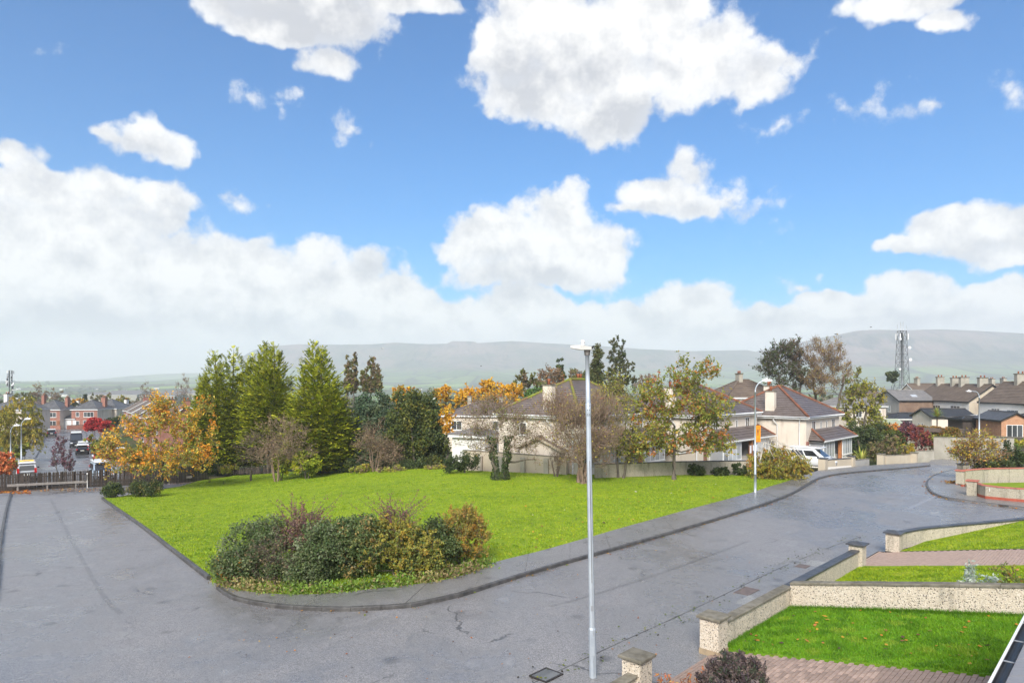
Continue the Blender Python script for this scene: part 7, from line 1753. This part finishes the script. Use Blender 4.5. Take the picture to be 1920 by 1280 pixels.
# ---- vehicles
def car(label, P, rz, paint_m, kind='hatch', cat='car', name='parked_car', group='vehicles parked in the far street', sign=False, roof=None, top=False):
    t = thing(name, label, cat, P, rz, group)
    if kind == 'van': L, W, H, belt = 5.4, 1.98, 2.45, 1.25
    elif kind == 'mpv': L, W, H, belt = 4.4, 1.8, 1.78, 1.05
    else: L, W, H, belt = 4.25, 1.78, 1.46, .95
    hw = W / 2; Y = lambda f: (f - .5) * L
    st = {'hatch': [(0, .84, .42, .80), (.03, .93, .30, .93), (.12, .98, .22, belt), (.35, 1, .2, belt), (.68, 1, .2, belt - .02), (.72, .99, .2, belt - .04), (.90, .96, .22, .80), (.97, .88, .28, .70), (1, .74, .36, .58)],
          'mpv': [(0, .86, .40, .95), (.02, .95, .30, 1.02), (.12, .99, .22, belt), (.35, 1, .2, belt), (.72, 1, .2, belt), (.78, .99, .2, belt - .03), (.92, .95, .24, .88), (.98, .86, .3, .76), (1, .74, .38, .62)],
          'van': [(0, .94, .40, 1.2), (.01, .99, .32, belt), (.12, 1, .25, belt), (.5, 1, .25, belt), (.78, 1, .25, belt), (.84, .98, .25, belt - .04), (.94, .94, .28, 1.02), (.985, .86, .34, .88), (1, .76, .42, .70)]}[kind]
    mb = MB(); m = 8; vs = []
    for f, w, z0, z1 in st:
        y = Y(f); x = hw * w
        vs += [(-x * .86, y, z0), (-x, y, z0 + .16), (-x, y, z1 - .12), (-x * .93, y, z1), (x * .93, y, z1), (x, y, z1 - .12), (x, y, z0 + .16), (x * .86, y, z0)]
    fs = [(i * m + k, i * m + (k + 1) % m, (i + 1) * m + (k + 1) % m, (i + 1) * m + k) for i in range(len(st) - 1) for k in range(m)] + [tuple(range(m)), tuple((len(st) - 1) * m + k for k in range(m - 1, -1, -1))]
    mb.add(vs, fs, True); body = mb.build('body', MATS[paint_m], t)
    b0_, b1_, t0, t1 = {'hatch': (.03, .73, .13, .50), 'mpv': (.015, .79, .06, .56), 'van': (.005, .86, .012, .72)}[kind]; wb, wt_ = hw * .93, hw * (.70 if kind == 'hatch' else .78 if kind == 'mpv' else .86)
    zb = belt - .03
    base = [(-wb, Y(b0_), zb), (wb, Y(b0_), zb), (wb, Y(b1_), zb), (-wb, Y(b1_), zb)]; top = [(-wt_, Y(t0), H), (wt_, Y(t0), H), (wt_, Y(t1), H), (-wt_, Y(t1), H)]
    mid = [tuple(lerp(a, c, .86) for a, c in zip(p, q)) for p, q in zip(base, top)]; topi = [(p[0] * .88, lerp(p[1], 0, .05), H + .03) for p in top]
    mb = MB(); vs = base + mid + topi; mb.add(vs, [(i, (i + 1) % 4, 4 + (i + 1) % 4, 4 + i) for i in range(4)] + [(4 + i, 4 + (i + 1) % 4, 8 + (i + 1) % 4, 8 + i) for i in range(4)] + [(8, 9, 10, 11)], False); mb.build('cabin', MATS[roof or paint_m], t)
    def pane(name, i, u0, u1, v0, v1, outd):
        a, c, c2, a2 = Vector(base[i]), Vector(base[(i + 1) % 4]), Vector(mid[(i + 1) % 4]), Vector(mid[i]); n_ = (c - a).cross(a2 - a).normalized(); n_ = n_ if n_.dot(Vector(outd)) > 0 else -n_
        def q(u, v): return a.lerp(c, u).lerp(a2.lerp(c2, u), v) + n_ * .012
        m2 = MB(); m2.slab([q(u0, v0), q(u1, v0), q(u1, v1), q(u0, v1)], n_, .01); m2.build(name, MATS['car_glass'], t)
    pane('rear_window', 0, .10, .90, .14, .90, (0, -1, 0)); pane('windscreen', 2, .07, .93, .10, .95, (0, 1, 0))
    for i, o_ in ((1, (1, 0, 0)), (3, (-1, 0, 0))):
        spans = ((.08, .47), (.51, .86)) if kind != 'van' else ((.64, .90),)
        if i == 3: spans = tuple((1 - b_, 1 - a_) for a_, b_ in spans)
        for u0, u1 in spans: pane('side_window', i, u0, u1, .16, .92, o_)
    wm = MB(); r = .32 if kind != 'van' else .36
    for fx in (-1, 1):
        for fy in (.17, .80):
            m2 = MB(); vs = []; kk = 14
            for x in (0, .2): vs += [(fx * (hw - .19 + x), Y(fy) + r * math.cos(2 * math.pi * j / kk), r + r * math.sin(2 * math.pi * j / kk)) for j in range(kk)]
            m2.add(vs, [(j, (j + 1) % kk, kk + (j + 1) % kk, kk + j) for j in range(kk)] + [tuple(range(kk)), tuple(kk + j for j in range(kk))]); wl_ = m2.build('wheel', MATS['tyre'], t)
            m3 = MB(); m3.add([(fx * (hw + .016), Y(fy) + r * .62 * math.cos(2 * math.pi * j / kk), r + r * .62 * math.sin(2 * math.pi * j / kk)) for j in range(kk)], [tuple(range(kk))]); m3.build('rim', MATS['rim'], wl_)
    hz_ = belt * .78
    for s in (-1, 1):
        m2 = MB(); m2.box((s * hw * .72, Y(.985), hz_ * .90), (.36, .22, .17), 0, .03); m2.build('headlight', MATS['lamp_clear'], t)
        m2 = MB(); m2.box((s * hw * .80, Y(.012), hz_ + (.14 if kind == 'hatch' else .30)), (.20, .14, .20 if kind == 'hatch' else .50), 0, .03); m2.build('tail_light', MATS['lamp_red'], t)
        m2 = MB(); m2.box((s * (hw + .09), Y(.66 if kind != 'van' else .76), belt + .08), (.20, .10, .14), 0, .03); m2.build('mirror', MATS['paint_black'], t)
    MB().box((0, Y(0) - .012, .72), (.50, .03, .12)).build('number_plate', MATS['plate'], t); MB().box((0, Y(1) + .012, .48), (.50, .03, .12)).build('number_plate', MATS['plate'], t)
    MB().box((0, Y(.99), .60 if kind != 'van' else .78), (1.0, .10, .14), 0, .02).build('grille', MATS['paint_black'], t)
    MB().box((0, Y(.0) - .005, .44), (W * .82, .10, .16), 0, .03).build('bumper', MATS['dark_plastic'] if paint_m != 'car_black' else MATS['paint_black'], t)
    if top: MB().box((0, Y(.36), H + .10), (W * .80, L * .66, .16), 0, .05).build('roof_panel', MATS['car_white'], t)
    if sign:
        sg = MB(); sg.box((0, Y(.35), H + .16), (1.15, .26, .22), 0, .04); sgo = sg.build('taxi_sign', MATS['taxi_yellow'], t); MB().box((0, Y(.35) - .133, H + .16), (.5, .004, .09)).build('lettering', MATS['sign_ink'], sgo)
    return t
AZF = math.atan2(LW.y, LW.x) - math.pi / 2
def onroad(px, Y): x = (px - CX) / FPX * Y; return Vector((x, Y, zt(x, Y) - .07))
car('silver people carrier taxi with yellow roof sign seen from behind over the fence', onroad(50, 70), AZF + R(3), 'car_silver', 'mpv', 'taxi', 'taxi', sign=True)
car('black hatchback seen from behind parked on the maple side', onroad(154, 107), AZF, 'car_black')
car('white hatchback parked just beyond the black hatchback', onroad(155.5, 113), AZF, 'car_white')
car('black van with pale roof facing down the far street', onroad(143, 121), AZF + math.pi, 'car_black', 'van', 'van', 'parked_van', roof='car_black', top=True)
car('dark navy car at the turning head end of the street', onroad(97, 150), AZF, 'car_navy')
car('pale blue-white car behind the picket fence next to the orange tree', onroad(190, 69.5), AZF + math.pi + R(6), 'car_blue', 'mpv')
car('red car glimpsed through the orange tree leaves', onroad(206, 96), AZF + R(90), 'car_red')
wc = Vector((29.3, 68.0)) - U * 3.6 + PD * 2.0
car('white car on the drive behind the golden weeping bush', (wc.x, wc.y, zt(wc.x, wc.y) + .02), AZU + R(180), 'car_white', 'mpv', group='cars outside the cream houses')

# ---- masts
def lattice(label, base, H, w0, w1, legs=4, dishes=(), mat='steel_grey', name='lattice_mast'):
    t = thing(name, label, 'mast', base); n = 11
    cn = [(-1, -1), (1, -1), (1, 1), (-1, 1)]
    def P(k, u): w = lerp(w0, w1, u ** .8) / 2; return Vector((cn[k][0] * w, cn[k][1] * w, H * u))
    for k in range(4):
        mb = MB(); mb.tube([P(k, i / 6) for i in range(7)], [lerp(.16, .09, i / 6) for i in range(7)], 5); mb.build('leg', MATS[mat], t)
    br_ = MB()
    for i in range(n):
        for k in range(4):
            k2 = (k + 1) % 4; u, v = i / n, (i + 1) / n
            br_.tube([P(k, u), P(k2, v)], .055, 3); br_.tube([P(k2, u), P(k, v)], .055, 3); br_.tube([P(k, v), P(k2, v)], .06, 3)
    o_ = br_.build('bracing', MATS[mat], t); o_['kind'] = 'stuff'
    MB().tube([(0, 0, 0), (0, 0, H * .98)], .32, 6).build('cable_ladder', MATS[mat], t)
    for u, sx, r in dishes:
        p = P(1 if sx > 0 else 0, u) + Vector((sx * .4, -.5, 0)); mb = MB(); k = 12; vs = [(p.x + r * math.cos(2 * math.pi * j / k), p.y - .25, p.z + r * math.sin(2 * math.pi * j / k)) for j in range(k)] + [(p.x + r * .6 * math.cos(2 * math.pi * j / k), p.y + .2, p.z + r * .6 * math.sin(2 * math.pi * j / k)) for j in range(k)]
        mb.add(vs, [tuple(range(k)), tuple(range(2 * k - 1, k - 1, -1))] + [(j, (j + 1) % k, k + (j + 1) % k, k + j) for j in range(k)]); mb.build('dish', MATS['antenna_white'], t)
    for k in range(4):
        q = P(k, 1); mb = MB(); mb.tube([q - Vector((0, 0, 1.5)), q + Vector((0, 0, random.uniform(1.5, 3.2)))], .07, 5); mb.build('whip_aerial', MATS['antenna_white'], t)
        q = P(k, .93) * 1.0; mb = MB(); mb.box((q.x * 1.25, q.y * 1.25, q.z), (.35, .25, 2.1)); mb.build('panel_antenna', MATS['antenna_white'], t)
    return t
m1 = D(1691, 720, 235); zb = zt(m1.x, m1.y); lattice('tall grey lattice telecom mast behind the terraces', (m1.x, m1.y, zb), HC - (620 - HY) / FPX * 235 - zb, 4.6, 2.0, dishes=[(.80, 1, .5), (.66, 1, .55), (.9, -1, .4), (.3, -1, .5), (.55, -1, .4)])
m2_ = D(20, 740, 250); zb = zt(m2_.x, m2_.y); H2 = HC - (694 - HY) / FPX * 250 - zb
mt = thing('phone_mast', 'slim phone mast crowded with white antennas above the far estate', 'mast', (m2_.x, m2_.y, zb)); 
for dx in (-.55, .55): MB().tube([(dx, 0, -.5), (dx * .8, 0, H2)], [.22, .16], 6).build('leg', MATS['steel_grey'], mt)
for k in range(12): MB().tube([(-.55, 0, H2 * k / 12), (.5, 0, H2 * (k + .5) / 12), (-.5, 0, H2 * (k + 1) / 12)], .07, 4).build('brace', MATS['steel_grey'], mt)
for k in range(16):
    z = H2 * random.uniform(.62, 1.0); sx = random.choice((-1, 1)) * random.uniform(.6, 1.3); MB().box((sx, -.3, z), (.45, .3, random.uniform(.9, 1.9)), 0, .03).build('panel_antenna', MATS[random.choice(('antenna_white', 'flashing'))], mt)
for sx, z in ((1.1, .42), (-.9, .55), (1.0, .70)):
    mb = MB(); mb.lathe((sx, -.5, H2 * z), [(.0, -.45), (.35, -.3), (.45, 0), (.35, .3), (0, .45)], 9); mb.build('dish', MATS['antenna_white'], mt)

# ---- birds
def bird(label, p, span, rz, flap, mat, group=None, perched=False):
    t = thing('bird', label, 'bird', p, rz, group); L = span * .42
    mb = MB(); mb.tube([(0, -L * .5, 0), (0, -L * .25, 0), (0, 0, -.01), (0, L * .3, .0), (0, L * .44, .015), (0, L * .58, .01)], [.012 * span, .05 * span, .075 * span, .06 * span, .04 * span, .004], 8); mb.build('body', MATS[mat], t)
    for s in (-1, 1):
        mb = MB()
        if perched: mb.add([(s * .05 * span, L * .25, .05 * span), (s * .085 * span, 0, .02 * span), (s * .03 * span, -L * .75, 0), (s * .02 * span, -L * .2, .07 * span)], [(0, 1, 2, 3)])
        else: mb.add([(0, L * .18, .02), (s * span * .22, L * .26, flap * span * .16), (s * span * .5, -L * .06, flap * span * .12), (s * span * .24, -L * .12, flap * span * .14), (0, -L * .2, .02)], [(0, 1, 3, 4), (1, 2, 3)])
        mb.build('wing', MATS[mat], t)
    mb = MB(); mb.add([(-.03 * span, -L * .45, 0), (.03 * span, -L * .45, 0), (.06 * span, -L * .75, 0), (-.06 * span, -L * .75, 0)], [(0, 1, 2, 3)]); mb.build('tail', MATS[mat], t)
    return t
bird('white gull gliding over the hills beside the poplars', D(717, 653, 95), 1.0, R(70), .8, 'feather_white')
bird('small dark bird flying low against the hills', D(902, 686, 120), .7, R(60), .6, 'feather_black')
bird('dark bird gliding above the hill behind the lattice mast', D(1633, 613, 150), 1.0, R(80), .4, 'feather_black')
bird('crow perched on the top of the golden-brown tree', D(1567, 626, 100), .8, R(60), 0, 'feather_black', perched=True)
bird('crow perched a little below on a side twig of the golden-brown tree', D(1577, 631, 100.2), .8, R(-30), 0, 'feather_black', perched=True)

# ---- porch roof of the house next door, with its gutter
zE = 3.4; e0 = Vector((5.0, 7.2)); e0 = e0 + PD * 0
eA = Vector((5.38, 7.70)) + PD * .17
nb = thing('porch_roof', 'grey tiled porch roof with white gutter of the house beside the brick drive', 'roof', (eA.x, eA.y, zE - 2.3), AZU)
# local: x along U, y away (V_), house lies towards -y
Ln = 5.2; pitch = math.tan(R(24))
tile = MB(); tw_, tl = .325, .36
tile.add([(0, 0, 0), (tw_ - .012, 0, 0), (tw_ - .012, -tl * 1.06, tl * 1.06 * pitch - .02), (0, -tl * 1.06, tl * 1.06 * pitch - .02), (0, 0, -.022), (tw_ - .012, 0, -.022), (tw_ - .012, -tl * 1.06, tl * 1.06 * pitch - .042), (0, -tl * 1.06, tl * 1.06 * pitch - .042)], [(0, 3, 2, 1), (0, 1, 5, 4), (4, 5, 6, 7), (0, 4, 7, 3), (1, 2, 6, 5)])
tme = tile.mesh('roof_tile', MATS['roof_tile_near'])
rfp = MB(); rfp.slab([(-1.2, 0, 2.3 - .05), (Ln, 0, 2.3 - .05), (Ln, -3.4, 2.3 - .05 + 3.4 * pitch), (-1.2, -3.4, 2.3 - .05 + 3.4 * pitch)], (0, pitch, 1), .08); rfp.build('roof_deck', MATS['roof_black'], nb)
for r_ in range(9):
    for k in range(-4, int(Ln / tw_) + 0):
        x = k * tw_ + (tw_ / 2 if r_ % 2 else 0)
        piece('roof_tile', tme, nb, (x, -r_ * tl + .03, 2.3 + .02 + r_ * tl * pitch + random.uniform(0, .004)))
mb = MB(); mb.box((Ln / 2 - .6, -.03, 2.3 - .17), (Ln + 1.2, .03, .22)); mb.build('fascia', MATS['upvc_white'], nb)
gv = MB(); k = 8; prof = [(.045 + .062 - .062 * math.cos(math.pi * j / k), 2.265 - .062 * math.sin(math.pi * j / k)) for j in range(k + 1)]; prof = prof + [(prof[-1][0] + .022, prof[-1][1] + .006), (prof[-1][0] + .022, prof[-1][1] - .03)]
def sweep(mb, prof, x0, x1): n_ = len(prof); mb.add([(x0, y, z) for y, z in prof] + [(x1, y, z) for y, z in prof], [(j, j + 1, n_ + j + 1, n_ + j) for j in range(n_ - 1)])
sweep(gv, prof[:-2], -1.2, Ln); gv.build('gutter', MATS['paint_black'], nb)
lip = MB(); yo = prof[k][0]; lip.box((Ln / 2 - .6, yo + .013, 2.252), (Ln + 1.2, .028, .05)); lip.build('gutter_lip', MATS['upvc_white'], nb)
lip2 = MB(); sweep(lip2, [(p[0] + (.004 if j > 3 else -.002), p[1] - .006) for j, p in enumerate(prof[:-2])], -1.2, Ln); lip2.build('gutter_shell', MATS['upvc_white'], nb)
for j in range(7): MB().box((-.8 + j * .9, .105, 2.268), (.016, .13, .012)).build('gutter_bracket', MATS['flashing'], nb)
MB().box((Ln / 2 - .4, -1.9, .65), (Ln + .4, 3.0, 2.7)).build('wall', MATS['render_cream'], nb)
